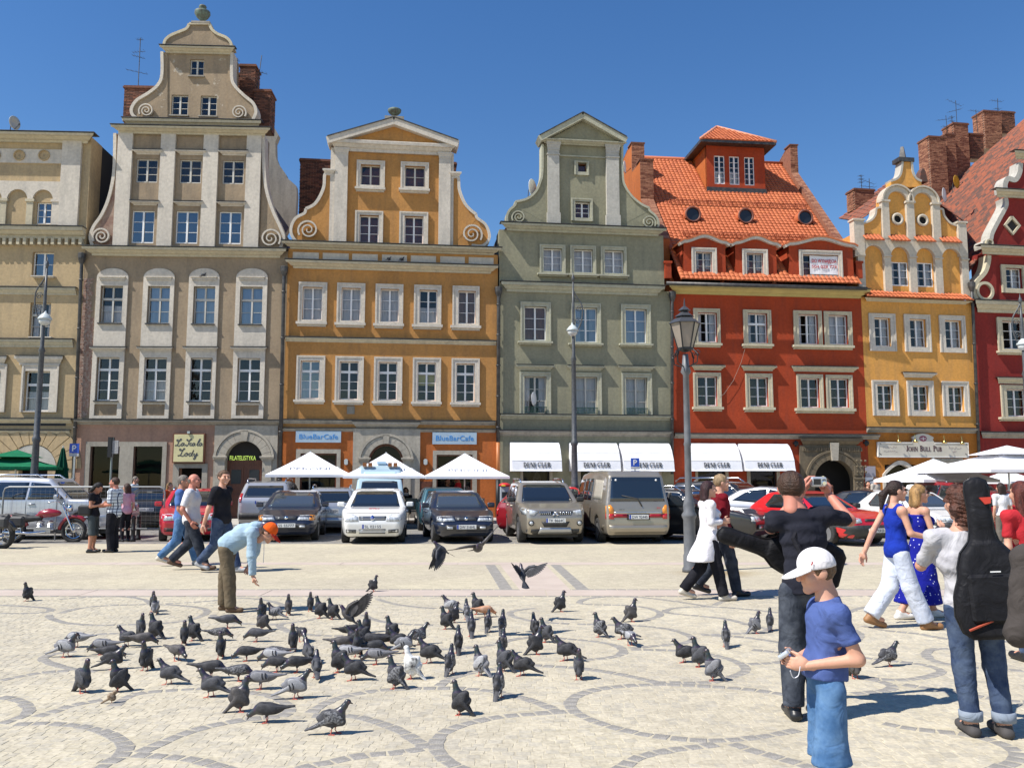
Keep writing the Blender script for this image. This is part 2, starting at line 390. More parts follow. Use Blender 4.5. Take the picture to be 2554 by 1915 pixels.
def pipe(H,pts,m='lead',r=.07,v=.16,label=None):
 pp=[H.W(*(lambda q: (q[0],v,q[1]))(H.P(px,py,v))) for px,py in pts]
 a,b=pp[0],pp[-1];a.x=a.x;mb=MB();base=Vector((b.x,b.y,0));mb.tube([p-base for p in pp],r,10)
 for i in range(5):
  p=pp[0].lerp(pp[-1],(i+.5)/5)-base;mb.tube([p-Vector((0,0,.03)),p+Vector((0,0,.03))],r*1.25,10)
 o=mb.obj('downpipe',M_[m],None,base,smooth=True);tag(o,label,'downpipe','downpipes between the houses')
 hp=pp[0]-base
 MB().lathe([(.07,-.35),(.16,-.1),(.17,.1),(.15,.12)],hp,10).obj('hopper',M_[m],o)
 return o
def tiles(mb,O,U,V,N,nu,nv,tw,th,keep=lambda u,v: True,seed=0,lift=.035):
 """interlocking tiles: each a small curved plate, upper edge tucked under the next row"""
 rnd=random.Random(seed);out=0
 for j in range(nv):
  for i in range(nu):
   uo=i*tw+(tw/2 if j % 2 else 0)*0
   if not keep(uo+tw/2,j*th+th/2): continue
   dz=rnd.uniform(-.006,.006);s=rnd.uniform(-.01,.01);vs=[]
   for vv,hb in ((-.02+s,lift+dz),(th+.03,.004)):
    for k,hh in ((0.02,.0),(.3,.03),(.62,.03),(.98,-.004)):
     vs.append(tuple(O+U*(uo+k*tw)+V*(j*th+vv)+N*(hb+hh)))
   for k,hh in ((0.02,-.025),(.98,-.025)): vs.append(tuple(O+U*(uo+k*tw)+V*(j*th-.02+s)+N*(hh+lift*.3)))
   mb.add(vs,[(0,1,5,4),(1,2,6,5),(2,3,7,6),(8,9,3,2,1,0)]);out+=1
 return out
 # -- lettering
def bfont(txt,h,shear=0.,ext=.004,wide=1.):
 c=bpy.data.curves.new('lettering','FONT');c.body=txt;c.size=h*1.38;c.extrude=ext;c.shear=shear;c.resolution_u=3;c.align_x='CENTER'
 o=bpy.data.objects.new('lettering',c);me=bpy.data.meshes.new_from_object(o);bpy.data.objects.remove(o);bpy.data.curves.remove(c)
 me.name='lettering'
 for v in me.vertices: v.co=(v.co.x*wide,-v.co.z,v.co.y)
 return me
def lettering(txt,h,m,parent,loc,**k):
 me=bfont(txt,h,**k);me.materials.append(m);return obj('lettering',me,parent,loc)
def serif(txt,h,tk=.15,tn=.05):
 """seriffed capitals drawn as stems, hairlines and swelling bowls; small letters come out as small capitals"""
 mb=MB();x=0.
 def arc(cx,cy,rx,ry,a0,a1,n=12): return [(cx+rx*math.cos(R(a0+(a1-a0)*i/n)),cy+ry*math.sin(R(a0+(a1-a0)*i/n))) for i in range(n+1)],[tn+(tk-tn)*abs(math.cos(R(a0+(a1-a0)*i/n)))**1.2 for i in range(n+1)]
 for ch in txt:
  s=h if ch.isupper() else h*.78
  if ch==' ': x+=h*.42;continue
  S=[];T,t=tk,tn
  def stem(q,w=T,z0=0,z1=1,sf=True):
   S.append(([(q,z0),(q,z1)],w))
   if sf:
    for z in (z0+t/2,z1-t/2): S.append(([(q-w/2-.09,z),(q+w/2+.09,z)],t))
  def hair(*p): S.append((list(p),t))
  c=ch.upper();w=.8
  if c=='D': stem(.2);S.append(arc(.2,.5,.55,.475,90,-90));w=.95
  elif c=='E': stem(.2);hair((.2,.975),(.65,.975),(.66,.78));hair((.2,.51),(.52,.51));hair((.2,.025),(.66,.025),(.68,.22));w=.82
  elif c=='N': stem(.17,t*1.2);stem(.83,t*1.2);S.append(([(.17,1),(.83,0)],T));w=1.02
  elif c=='I': stem(.2);w=.42
  elif c=='C': S.append(arc(.5,.5,.42,.475,50,315,18));hair((.8,.98),(.8,.72));w=.95
  elif c=='L': stem(.2);hair((.2,.025),(.66,.025),(.68,.25));w=.8
  elif c in 'RBP':
   stem(.2);S.append(arc(.2,.74,.43,.235,90,-90));w=.78
   if c=='R': S.append(([(.4,.52),(.78,.0)],T));w=.9
   if c=='B': S.append(arc(.2,.265,.48,.24,90,-90));w=.84
  elif c=='J': stem(.32,T,.15,1);S.append(([(.32,.2),(.26,.04),(.12,0),(.04,.08)],[T,T*.8,t,T*.6]));w=.58
  elif c=='O': S.append(arc(.48,.5,.41,.475,0,360,24));w=1.0
  elif c=='H': stem(.2);stem(.8);hair((.2,.5),(.8,.5));w=1.05
  elif c=='U': stem(.2,T,.3,1);stem(.8,t*1.2,.3,1);S.append(arc(.5,.32,.3,.3,180,360));w=1.02
  for pts,ww in S:
   mb.strip([(x+a*s*.78,b*s) for a,b in pts],[q*s for q in ww] if isinstance(ww,list) else ww*s,-.004,.004)
  x+=w*s*.78
 mb.v=[(v[0]-x/2,v[1],v[2]) for v in mb.v]
 return mb
def script_strokes(strokes,org,sc,w=.03):
 mb=MB()
 for st in strokes:
  p=spline([((x-org[0])*sc,(org[1]-y)*sc) for x,y in st],5);n=len(p)
  mb.strip(p,[w*(.55+.45*abs(math.sin(i*.7))) for i in range(n)],-.005,.004)
 return mb
def scribble(n,w,h,seed):
 rnd=random.Random(seed);p=[]
 for i in range(n): p.append((w*i/n+rnd.uniform(-.1,.1)*w/n,h*(rnd.choice([0,.1,.55,.6,1.]) if i % 2 else rnd.choice([0,.05]))))
 return spline(p,4)
 # -- the row of houses
HO=House('ochre_house','ochre town house with a low white pediment and two scroll wings on its gable',703,1150,36.0,7.0)
def prev_house(name,label,nxt,px,ang):
 """house whose right edge is the left edge of nxt and whose own left edge is seen at px"""
 a=R(ang);d=Vector((math.cos(a),math.sin(a),0));r=ray(px,1150);o=nxt.o
 t=(r.x*o.y-r.y*o.x)/(r.x*d.y-r.y*d.x)
 return House(name,label,0,0,0,ang,origin=o-d*t)
HL=prev_house('beige_house','tall beige house with white pilasters and a curved three-stage gable with an urn',HO,183,2.8)
HC=prev_house('cream_house','cream house cut by the left edge with round medallions under its flat parapet',HL,-260,3.0)
HG=House('green_house','grey-green town house with a narrow pedimented gable and two grey pilasters',0,0,0,7.5,origin=HO.end(1241))
HR=House('red_house','brick-red house with an orange tiled roof, three dormers and a roof lantern',0,0,0,6.6,origin=HG.end(1680))
HY=House('yellow_house','narrow yellow house with white arcaded gable and twin round windows',0,0,0,9.0,origin=HR.end(2166))
HD=House('dark_red_house','dark red house with a stepped scroll gable at the right edge',0,0,0,9.0,origin=HY.end(2447))
def shell(H,uw,zt,holes,m,z0=0,dep=9,y=0.,sidem=None,name='wall',core=True):
 o=H.add(wall_holes(0.004,uw-.004,z0,zt,holes,y=y),name,m)
 if core: H.add(MB().box(.01,uw-.01,y+1.1,dep,z0+.01,zt-.01),'interior','room',o)
 return o
def wins(H,Z,specs,**k):
 """specs: list of (opening, surround, sill, hood) zoom rects -> openings in metres and window calls to make later"""
 out=[]
 for sp in specs:
  op,su,si,ho=(list(sp)+[None]*4)[:4];kk=dict(k)
  if len(sp)>4: kk.update(sp[4])
  r=lambda q,v: H.R(Z(*q),v) if q else None
  out.append((r(op,-kk.get('depth',.17)*.5),r(su,.07),r(si,.15),r(ho,.15),kk))
 return out
def put(H,ws):
 for op,su,si,ho,k in ws: window(H,op,surround=su,sill=si,hood=ho,**k)
def U(H,px,py): return H.P(px,py)[0]
def Zz(H,px,py): return H.P(px,py)[1]
# -- ochre house
H=HO;uw=(HG.o-HO.o).length
row1=wins(H,Z3,[((215+277*i,1365+7*i,355+277*i-4*i,1600+7*i),(185+275*i,1328+7*i,385+272*i,1612+7*i),(165+276*i,1608+7*i,387+275*i,1640+7*i)) for i in range(5)])
row2=wins(H,Z4,[((200+277*i,287+5*i,336+276*i,560+5*i),(170+277*i,250+5*i,370+276*i,566+5*i),(147+280*i,563+5*i,372+278*i,592+5*i)) for i in range(5)],transom=.26)
for i,w in enumerate(row1): w[4].update(cur=['curtain','curtain','curtain','half','drape'][i])
for i,w in enumerate(row2): w[4].update(cur=[None,None,None,'blind',None][i],glass=GLB if i==0 else GL)
shopw=[H.R(Z4(195,945,455,1235)),H.R(Z4(1168,955,1425,1238))]
door=H.R(Z4(683,863,934,1420));door=(door[0],door[1],.0,door[3])
zc=Zz(H,*Z4(800,775));zt=Zz(H,*Z3(860,1110))
holes=[w[0] for w in row1+row2]
shell(H,uw,zt,holes,'ochre',zc)
H.add(wall_holes(.004,uw-.004,0,zc,shopw+[door]),'shop_front_wall','orange');H.add(MB().box(.01,uw-.01,1.1,9,0,zc),'shop_interior','room')
put(H,row1);put(H,row2)
cornice(H,Z4(92,132,1595,160),'cream_trim',.14,name='string_course',ends=False)
cornice(H,Z4(70,713,1590,738),'stone',.13,name='string_course',ends=False)
cornice(H,Z4(66,772,1590,792),'stone',.09,name='string_course',ends=False)
cornice(H,Z3(92,1192,1608,1240),'cream_trim',.38)
za,zb_=Zz(H,*Z3(860,1195)),Zz(H,*Z3(860,1110));att=H.add(MB().box(.05,uw-.05,-.03,.3,za-.2,zb_),'attic','ochre')
for i,(a,b) in enumerate(((145,330),(358,543),(568,750),(780,958),(985,1165),(1195,1370),(1398,1575))):
 q=H.R(Z3(a,1117+6*i,b,1163+6*i));H.add(MB().box(q[0],q[1],-.06,-.02,q[2],q[3]),'panel','white',att)
cornice(H,Z3(65,1063,1632,1104),'cream_trim',.42)
zg0=Zz(H,*Z3(860,1062));g=H.R(Z3(440,385,1270,1060))
gw=wins(H,Z3,[((618,850,757,1046),(588,815,785,1050),None),((940,857,1075,1052),(905,822,1107,1056),None),((628,490,768,637),(600,455,798,646),(585,645,803,672),None,dict(rows=2,fm='framegrey',cur='')),((943,500,1087,648),(915,467,1113,656),(899,654,1122,682),None,dict(rows=2,fm='framegrey',cur=''))],y=.1)
for w in gw[:2]: w[4]['cur']=''
ga=H.add(wall_holes(g[0],g[1],zg0-.1,g[3],[w[0] for w in gw],y=.1),'gable_wall','ochre');H.add(MB().box(g[0]+.02,g[1]-.02,1.0,1.1,zg0,g[3]-.02),'attic_interior','room',ga)
put(H,gw)
for a,b in ((440,532),(1185,1268)):
 q=H.R(Z3(a,400,b,1045));p=H.add(MB().box(q[0],q[1],-.06,.2,zg0-.05,g[3]),'pilaster','white')
 H.add(cornice_mb(q[0],q[1],g[3]-.28,g[3]-.02,.06,-.06),'capital','white',p)
for a,b in ((405,440),(1268,1290)):
 q=H.R(Z3(a,560,b,1045));H.add(MB().box(q[0],q[1]-.002,.02,.3,zg0-.05,g[3]-.01),'side_pilaster','white')
cornice(H,Z3(405,325,1300,395),'white',.3,cap=False,name='entablature',y=.05)
ped=[H.P(*Z3(*p),.3) for p in ((388,312),(865,175),(1325,340))];tym=[H.P(*Z3(*p),.2) for p in ((450,318),(863,207),(1262,338))]
H.add(MB().prism([tym[0],tym[1],tym[2]],-.02,.5),'tympanum','ochre')
H.add(MB().strip(ped[:2],.3,-.3,.55).strip(ped[1:],.3,-.3,.551),'raking_cornice','white')
H.add(MB().strip([(x,z+.17) for x,z in ped[:2]],.04,-.34,.6).strip([(x,z+.17) for x,z in ped[1:]],.04,-.34,.601),'flashing','lead')
ur,uz=H.P(*Z3(868,160));vr=H.P(*Z3(868,73))[1]
pd=H.add(MB().box(ur-.42,ur+.42,0,.5,uz-.25,uz+.12),'pedestal','grime')
k=(vr-uz-.12);H.add(MB().lathe([(.16,0),(.17,.06*k),(.07,.16*k),(.06,.28*k),(.2,.42*k),(.29,.66*k),(.3,.86*k),(.25,.93*k),(.14,.97*k),(.05,k)],(ur,.25,uz+.12),18),'urn',mat('weathered_copper',(.09,.085,.065),.7,(.14,.2,.16),6),pd,smooth=True)
lw=curve_wing(H,Z3.L([(400,545),(372,560),(366,640),(338,712),(296,772),(236,803)]),[Z3(236,850),Z3(405,1045),Z3(415,545)],'ochre')
H.add(MB().prism(spline(poly(H,Z3.L([(236,803),(225,835),(165,868),(134,925),(134,985),(172,1036)])))+poly(H,Z3.L([(420,1045),(420,790)])),.065,.56),'gable_wing','ochre',lw)
H.add(MB().strip(spline(poly(H,Z3.L([(236,803),(225,835),(165,868),(134,925),(134,985),(172,1036),(230,1040)]))),.12,-.01,.6),'gable_moulding','white',lw)
rw=curve_wing(H,Z3.L([(1300,565),(1325,580),(1332,665),(1366,755),(1405,805),(1452,842)]),[Z3(1450,880),Z3(1285,1062),Z3(1280,565)],'ochre')
H.add(MB().prism(spline(poly(H,Z3.L([(1452,842),(1458,868),(1518,915),(1546,985),(1535,1035),(1490,1068)])))+poly(H,Z3.L([(1280,1062),(1280,800)])),.065,.56),'gable_wing','ochre',rw)
H.add(MB().strip(spline(poly(H,Z3.L([(1452,842),(1458,868),(1518,915),(1546,985),(1535,1035),(1490,1068),(1420,1062)]))),.12,-.01,.6),'gable_moulding','white',rw)
scroll(H,Z3(255,957),26,d=-1,a0=-.6);scroll(H,Z3(1420,987),26,d=1,a0=-.6)
for r in ((355,517,448,558),(1260,538,1348,580)): cornice(H,Z3(*r),'white',.15,cap=False,name='ledge',y=.05)
def saddle(H,uc,half,zr,ze,y0,y1,m,rear=None):
 mb=MB().prism([(uc-half,ze),(uc+half,ze),(uc,zr)],y0,y1);return H.add(mb,'roof',m)
saddle(H,uw/2,uw/2-.1,Zz(H,*Z3(865,230)),zt,.7,9,'oldtile')
chimney(H,Z3(190,465,410,1040),-3.0,1.2,sd=3);chimney(H,Z3(1275,488,1306,600),-2.5,.6,sd=4)
def shopwin(H,r,fr,m='stone',bars=1,gm=None,fm='wood'):
 u0,u1,z0,z1=r;a,b,c,d=fr;mb=MB()
 mb.box(a,u0,-.05,.12,0.0,d).box(u1,b,-.05,.12,0.0,d).box(u0,u1,-.05,.12,z1,d)
 o=H.add(mb,'window_surround',m);f=MB();s=.06
 f.box(u0,u0+s,.1,.2,z0,z1).box(u1-s,u1,.1,.2,z0,z1).box(u0+s,u1-s,.1,.2,z1-s,z1).box(u0+s,u1-s,.1,.2,z0,z0+s)
 o=H.add(f,'shop_window',fm);p=obj('pane',unit_quad(gm or GLD),o,(u0+s,.15,z0+s));p.scale=(u1-u0-2*s,1,z1-z0-2*s)
 H.add(MB().box(a-.04,b+.04,-.14,.1,z0-.12,z0),'sill',m,o);return o
for r,f in zip(shopw,((163,915,482,1250),(1142,925,1457,1250))):
 shopwin(H,r,H.R(Z4(*f),.05))
def portal(H,blk,cpx,rin,rout,m='stone',nv=11,imp=None,y=-.09,vm=None):
 """stone doorway: block with an arched opening, voussoirs standing proud, jamb pilasters with imposts"""
 a,b,_,d=blk;cu,cz=cpx
 arc=[(cu+rin*math.cos(math.pi*(1-i/20)),cz+rin*math.sin(math.pi*(1-i/20))) for i in range(21)]
 o=H.add(MB().prism([(a,0),(a,d),(b,d),(b,0),(cu+rin,0)]+arc[::-1]+[(cu-rin,0)],y,.3),'portal',m)
 for i in range(nv):
  t0,t1=math.pi*(i+.02)/nv,math.pi*(i+.98)/nv;n=4;ro=rout*(1.0 if i !=nv//2 else 1.06)
  ps=[(cu+rin*math.cos(t0+(t1-t0)*k/n),cz+rin*math.sin(t0+(t1-t0)*k/n)) for k in range(n+1)]+[(cu+ro*math.cos(t1-(t1-t0)*k/n),cz+ro*math.sin(t1-(t1-t0)*k/n)) for k in range(n+1)]
  H.add(MB().prism(ps,y-.07-(.03 if i==nv//2 else 0),y+.01),'voussoir',vm or m,o)
 H.add(MB().strip([(cu+(rout+.07)*math.cos(math.pi*i/24),cz+(rout+.07)*math.sin(math.pi*i/24)) for i in range(25)],.1,y-.1,y+.01),'archivolt',m,o)
 for sx in (-1,1):
  u0,u1=sorted((cu+sx*rin,cu+sx*(rout+.02)))
  zb=0.;hh=cz/4
  for k in range(4):
   H.add(MB().box(u0+.005,u1-.005,y-.06,y+.01,zb+k*hh+.006,zb+(k+1)*hh-.006),'jamb_block',vm or m,o)
  H.add(cornice_mb(u0,u1,cz-.05,cz+.13,.1,y-.06),'impost',m,o)
 return o
cc=H.P(*Z4(808,1000));ri=abs(H.P(*Z4(808+124,1000))[0]-cc[0]);ro=abs(H.P(*Z4(808+176,1000))[0]-cc[0])
portal(H,H.R(Z4(570,770,1050,1400)),cc,ri,ro)
cornice(H,Z4(570,722,1052,770),'stone',.2,name='portal_cornice')
dr=H.add(MB().box(cc[0]-ri-.1,cc[0]+ri+.1,.31,.36,0,cc[1]+ri+.1),'door','room')
H.add(MB().strip([(cc[0]+(ri-.04)*math.cos(math.pi*i/20),cc[1]+(ri-.04)*math.sin(math.pi*i/20)) for i in range(21)],.09,.2,.3).box(cc[0]-ri,cc[0]+ri,.2,.3,cc[1]-.04,cc[1]+.04).box(cc[0]-.04,cc[0]+.04,.2,.3,0,cc[1]).box(cc[0]-ri,cc[0]-ri+.1,.2,.3,0,cc[1]).box(cc[0]+ri-.1,cc[0]+ri,.2,.3,0,cc[1]),'door_frame','wood',dr)
p=obj('pane',unit_quad(GLD),dr,(cc[0]-ri,.27,0));p.scale=(2*ri,1,cc[1]+ri)
for px in (525,1090):
 q=H.R(Z4(px-13,990,px+13,1022));H.add(MB().box(q[0],q[1],-.16,0,q[2],q[3]).box(q[0]+.03,q[1]-.03,-.12,-.04,q[2]-.03,q[3]+.03),'wall_lamp','steel')
q=H.R(Z4(1050,1145,1137,1207));H.add(MB().box(q[0],q[1],-.05,0,q[2],q[3]).box(q[0]+.06,q[1]-.06,-.065,0,q[2]+.08,q[3]-.08),'menu_board','wood')
q=H.R(Z4(1050,1112,1137,1400));H.add(MB().box(q[0],q[1],-.03,0,0,q[3]-.02),'panel_board','orange')
q=H.R(Z4(530,610,585,665));mb=MB().box(q[0],q[1],-.03,0.01,q[2],q[3])
for i in range(6): mb.box(q[0]+.02,q[1]-.02,-.05,-.02,q[2]+.03+i*.08,q[2]+.07+i*.08)
H.add(mb,'vent_grille','grime')
sgrey=mat('blue_grey_board',(.36,.47,.56),.5,(.32,.42,.52),3);sblue=mat('blue_lettering',(.02,.22,.58),.5)
for i,r in enumerate(((165,785,488,867),(1140,795,1455,880))):
 q=H.R(Z4(*r),.07);s=thing('shop_sign',('left' if i==0 else 'right')+' blue-grey cafe sign board with blue letters on the ochre house','sign',H.W((q[0]+q[1])/2,.03,q[2]),H.a,'blue-grey cafe signs')
 hw,hh=(q[1]-q[0])/2,q[3]-q[2];MB().box(-hw,hw,-.06,.02,0,hh).obj('board',sgrey,s)
 t=lettering('BlueBarCafe',hh*.44,sblue,s,(0,-.065,hh*.3));w=t.dimensions.x or 1;t.scale.x=hw*1.72/max(t.data.vertices[0].co.x and (max(v.co.x for v in t.data.vertices)*2),.01)
 # -- grey-green house
H=HG;uw=(HR.o-HG.o).length
gt='greentrim'
a3=wins(H,Z5,[((447+253*i,1197+8*i,602+254*i,1388+8*i),(422+253*i,1162+8*i,631+253*i,1402+7*i),(403+254*i,1396+7*i,655+252*i,1422+7*i)) for i in range(3)],sm=gt)
a2=wins(H,Z6,[((290,85,470,366),(262,46,509,370),(240,368,526,396)),((708,95,890,380),(680,56,923,386),(660,384,944,408)),((1124,106,1300,388),(1095,66,1336,392),(1080,388,1357,414))],sm=gt)
a1=wins(H,Z6,[((287,660,470,968),(254,625,509,972),None,(238,566,526,606)),((708,665,890,974),(690,630,929,976),None,(660,572,944,612)),((1126,672,1304,978),(1100,634,1346,980),None,(1080,575,1357,616))],sm=gt,fm='framegrey')
for i,w in enumerate(a3): w[4].update(cur=['curtain','curtain',None][i])
for i,w in enumerate(a2): w[4].update(cur=['drape','split','curtain'][i],glass=GL if i==0 else GLB)
for i,w in enumerate(a1): w[4].update(cur=['split','curtain','curtain'][i])
zc=Zz(H,*Z6(800,1132));zt=Zz(H,*Z5(800,1062));zm=Zz(H,*Z5(770,1530))
so_=[H.R(Z6(280,1340,500,1900)),H.R(Z6(757,1340,970,1900)),H.R(Z6(1190,1340,1400,1990))];so_=[(a,b,.45 if i<2 else .0,d) for i,(a,b,c,d) in enumerate(so_)]
H.add(wall_holes(.004,uw-.004,0,zc,so_),'shop_front_wall','green');H.add(MB().box(.01,uw-.01,1.1,9,0,zc),'shop_interior','room')
shell(H,uw,zm,[w[0] for w in a2+a1],'green',zc);H.add(wall_holes(.06,uw-.25,zm,zt,[w[0] for w in a3],y=.04),'attic_wall','green');H.add(MB().box(.1,uw-.3,1.1,9,zm,zt-.02),'attic_interior','room')
put(H,a1);put(H,a2)
for w in a3: w[4]['y']=.04
put(H,a3)
cornice(H,Z5(95,1010,1460,1060),gt,.38);cornice(H,Z5(98,1490,1448,1562),gt,.34);cornice(H,Z6(95,980,1516,1016),gt,.2,ends=False,name='string_course');cornice(H,Z6(80,1112,1520,1154),'grime',.22,ends=False,name='string_course')
for i,w in enumerate(a1):
 u0,u1,z0,z1=w[0];mb=MB().box(u0,u1,-.12,-.1,z0+.26,z0+.29).box(u0,u1,-.12,-.1,z0+.02,z0+.05)
 n=16
 for k in range(n+1): q=u0+(u1-u0-.02)*k/n;mb.box(q,q+.018,-.125,-.095,z0+.02,z0+.3)
 H.add(mb,'window_railing',mat('green_iron',(.03,.075,.06),.5))
zg0=Zz(H,*Z5(780,1000));g=H.R(Z5(480,325,1078,1000));
gw=wins(H,Z5,[((712,807,835,942),(685,774,860,960),None),((735,485,806,562),(712,465,828,578),None,None,dict(cols=1,rows=1,fm='wood'))],y=.12,sm=gt,cur='')
ga=H.add(wall_holes(g[0],g[1],zg0-.1,g[3],[w[0] for w in gw],y=.12),'gable_wall','green');H.add(MB().box(g[0]+.02,g[1]-.02,1.0,1.1,zg0,g[3]-.02),'attic_interior','room',ga);put(H,gw)
for (a,b) in ((484,580),(970,1074)):
 q=H.R(Z5(a,330,b,990));p=H.add(MB().box(q[0],q[1],-.06,.2,zg0-.05,g[3]),'pilaster','greypil');z1=g[3]
 H.add(MB().box(q[0]-.04,q[1]+.04,-.1,.1,zg0-.05,zg0+.5).box(q[0]-.03,q[1]+.03,-.09,.1,z1-.62,z1-.56),'base','greypil',p)
 H.add(cornice_mb(q[0],q[1],z1-.4,z1,.07,-.06),'capital','greypil',p)
H.add(MB().box(g[0]+.3,g[1]-.3,.06,.14,g[3]-.62,g[3]-.56),'moulding',gt)
cornice(H,Z5(418,300,1138,328),gt,.3,cap=False,name='entablature',y=.05)
ped=[H.P(*Z5(*p),.3) for p in ((418,283),(777,92),(1140,296))];tym=[H.P(*Z5(*p),.2) for p in ((480,290),(778,130),(1080,300))]
H.add(MB().prism(tym,-.02,.5),'tympanum','green');H.add(MB().strip(ped[:2],.26,-.3,.55).strip(ped[1:],.26,-.3,.551),'raking_cornice',gt)
H.add(MB().strip([(x,z+.15) for x,z in ped[:2]],.04,-.34,.6).strip([(x,z+.15) for x,z in ped[1:]],.04,-.34,.601),'flashing','lead')
lw=curve_wing(H,Z5.L([(442,330),(440,560),(424,640),(384,725),(312,783),(220,806)]),[Z5(240,850),Z5(480,985),Z5(490,330)],'green',gt,tw=.1)
H.add(MB().prism(spline(poly(H,Z5.L([(220,806),(214,835),(168,878),(148,925),(152,985)])))+poly(H,Z5.L([(490,990),(490,790)])),.065,.56),'gable_wing','green',lw)
H.add(MB().strip(spline(poly(H,Z5.L([(220,806),(214,835),(168,878),(148,925),(152,985)]))),.1,-.01,.6),'gable_moulding',gt,lw)
rw=curve_wing(H,Z5.L([(1102,345),(1106,600),(1132,690),(1190,770),(1262,828),(1325,858)]),[Z5(1310,890),Z5(1072,1010),Z5(1072,345)],'green',gt,tw=.1)
H.add(MB().prism(spline(poly(H,Z5.L([(1325,858),(1328,880),(1378,925),(1402,978),(1392,1030)])))+poly(H,Z5.L([(1070,1020),(1070,830)])),.065,.56),'gable_wing','green',rw)
H.add(MB().strip(spline(poly(H,Z5.L([(1325,858),(1328,880),(1378,925),(1402,978),(1392,1030)]))),.1,-.01,.6),'gable_moulding',gt,rw)
scroll(H,Z5(242,938),17,gt,d=-1,a0=-.6,w=.06);scroll(H,Z5(1318,982),17,gt,d=1,a0=-.6,w=.06)
saddle(H,uw/2,uw/2-.2,Zz(H,*Z5(775,250)),zt,.7,9,'oldtile')
for i,r in enumerate(((258,1300,524,1900),(728,1300,1002,1900),(1160,1300,1430,1990))):
 f=H.R(Z6(*r));shopwin(H,so_[i],(f[0],f[1],0,f[3]+.1),'stone',fm='iron')
q=so_[0];po=H.add(MB().box(q[0]+.12,q[1]-.12,.34,.36,q[2]+.1,q[3]-.05),'poster',mat('dark_poster',(.03,.03,.032),.5))
fc=MB();pu,pz=q[0]+(q[1]-q[0])*.55,q[2]+(q[3]-q[2])*.56
fc.prism([(pu+.2*math.cos(t)*(1 if math.cos(t)>0 else .8),pz+.42*math.sin(t)) for t in [i*.3 for i in range(21)]],.33,.335);H.add(fc,'poster_face',mat('poster_grey',(.16,.155,.15),.6,(.06,.06,.06),2.5),po)
H.add(MB().strip(spline([(pu-.3,pz-.6),(pu-.26,pz),(pu-.12,pz+.42),(pu+.1,pz+.45),(pu+.26,pz+.2),(pu+.3,pz-.3),(pu+.24,pz-.65)]),.17,.322,.328).strip([(pu-.1,pz+.07),(pu-.01,pz+.08)],.03,.322,.328).strip([(pu+.08,pz+.08),(pu+.16,pz+.07)],.03,.322,.328).strip([(pu-.02,pz-.19),(pu+.1,pz-.19)],.035,.322,.328).strip([(pu+.04,pz+.05),(pu+.06,pz-.08),(pu+.02,pz-.1)],.015,.322,.328),'poster_hair',mat('poster_black',(.012,.012,.013),.6),po)
# -- beige house (white pilasters, three-stage gable)
H=HL;uw=(HO.o-HL.o).length
bx_=[((655,800),(630,778)),((960,1103),(930,1078)),((1255,1395),(1225,1368)),((1555,1700),(1540,1685))]
up=wins(H,Z2,[((a[0],297+2*i,a[1],537+3*i),) for i,(a,b) in enumerate(bx_)],transom=.34,rows=2,fm='framegrey',y=-.01)
lo=wins(H,Z2,[((b[0],757+2*i,b[1],1037+2*i),) for i,(a,b) in enumerate(bx_)],transom=.27,rows=3,fm='frame',y=-.01)
for i,w in enumerate(up): w[4].update(cur=['half','curtain','curtain','curtain'][i],glass=GL if i==0 else GLB)
for i,w in enumerate(lo): w[4].update(cur=['','half','',''][i],glass=GL)
zc=Zz(H,*Z2(1100,1172));zt=Zz(H,*Z2(1100,60))
gd=H.R(Z2(1150,1470,1300,1900));sh=[H.R(Z2(578,1330,768,1700)),H.R(Z2(858,1330,1045,1700))];sh=[(a,b,.5,d) for a,b,c,d in sh]
cc=H.P(*Z2(1581,1415));ri=abs(H.P(*Z2(1581+120,1415))[0]-cc[0]);ro=abs(H.P(*Z2(1581+178,1415))[0]-cc[0])
H.add(wall_holes(.004,uw-.004,0,zc,sh+[(gd[0],gd[1],0,gd[3]),(cc[0]-ri-.02,cc[0]+ri+.02,0,cc[1]+ri+.05)]),'shop_front_wall','pink');H.add(MB().box(.01,uw-.01,1.1,9,0,zc),'shop_interior','room')
shell(H,uw,zt,[w[0] for w in up+lo],'beige',zc)
for i,(a,b) in enumerate(bx_):
 wu,wd=up[i][0],lo[i][0];cu=(wu[0]+wu[1]+wd[0]+wd[1])/4;hw=(wu[1]-wu[0])/2*1.40
 zs=Zz(H,*Z2(sum(a)/2,240));za=Zz(H,*Z2(sum(a)/2,182));zb=Zz(H,*Z2(sum(b)/2,1150));y=-.075
 mb=MB()
 for (p,q,r,s) in ((cu-hw,wu[0],zb,zs),(wu[1],cu+hw,zb,zs),(wu[0],wu[1],wu[3],zs),(wu[0],wu[1],wd[3],wu[2])): mb.box(p,q,y,.01,r,s)
 mb.box(wu[0],wu[1],y,.01,zb,zb+.12);mb.box(wu[0],wu[1],y,.01,wd[2]-.14,wd[2])
 mb.prism([(cu+hw*math.cos(math.pi*k/16),zs+(za-zs)*math.sin(math.pi*k/16)) for k in range(17)],y,.01)
 o=H.add(mb,'bay_panel','white')
 H.add(MB().box(cu-hw*.86,cu+hw*.86,y-.1,y+.005,zs-.02,zs+.02).box(cu-hw*.8,cu+hw*.8,y-.05,y+.005,zs-.12,zs-.02),'ledge','white',o)
 hz0,hz1=Zz(H,*Z2(sum(b)/2,718)),Zz(H,*Z2(sum(b)/2,694));H.add(cornice_mb(cu-hw*.9,cu+hw*.9,hz0,hz1,.16,y),'hood','white',o);H.add(MB().box(cu-hw*.9-.18,cu+hw*.9+.18,y-.19,y,hz1+.021,hz1+.035),'flashing','lead',o)
 for w in (wu,wd): H.add(MB().box(w[0]-.03,w[1]+.03,y-.09,.1,w[2]-.05,w[2]),'sill','lead',o)
put(H,up);put(H,lo)
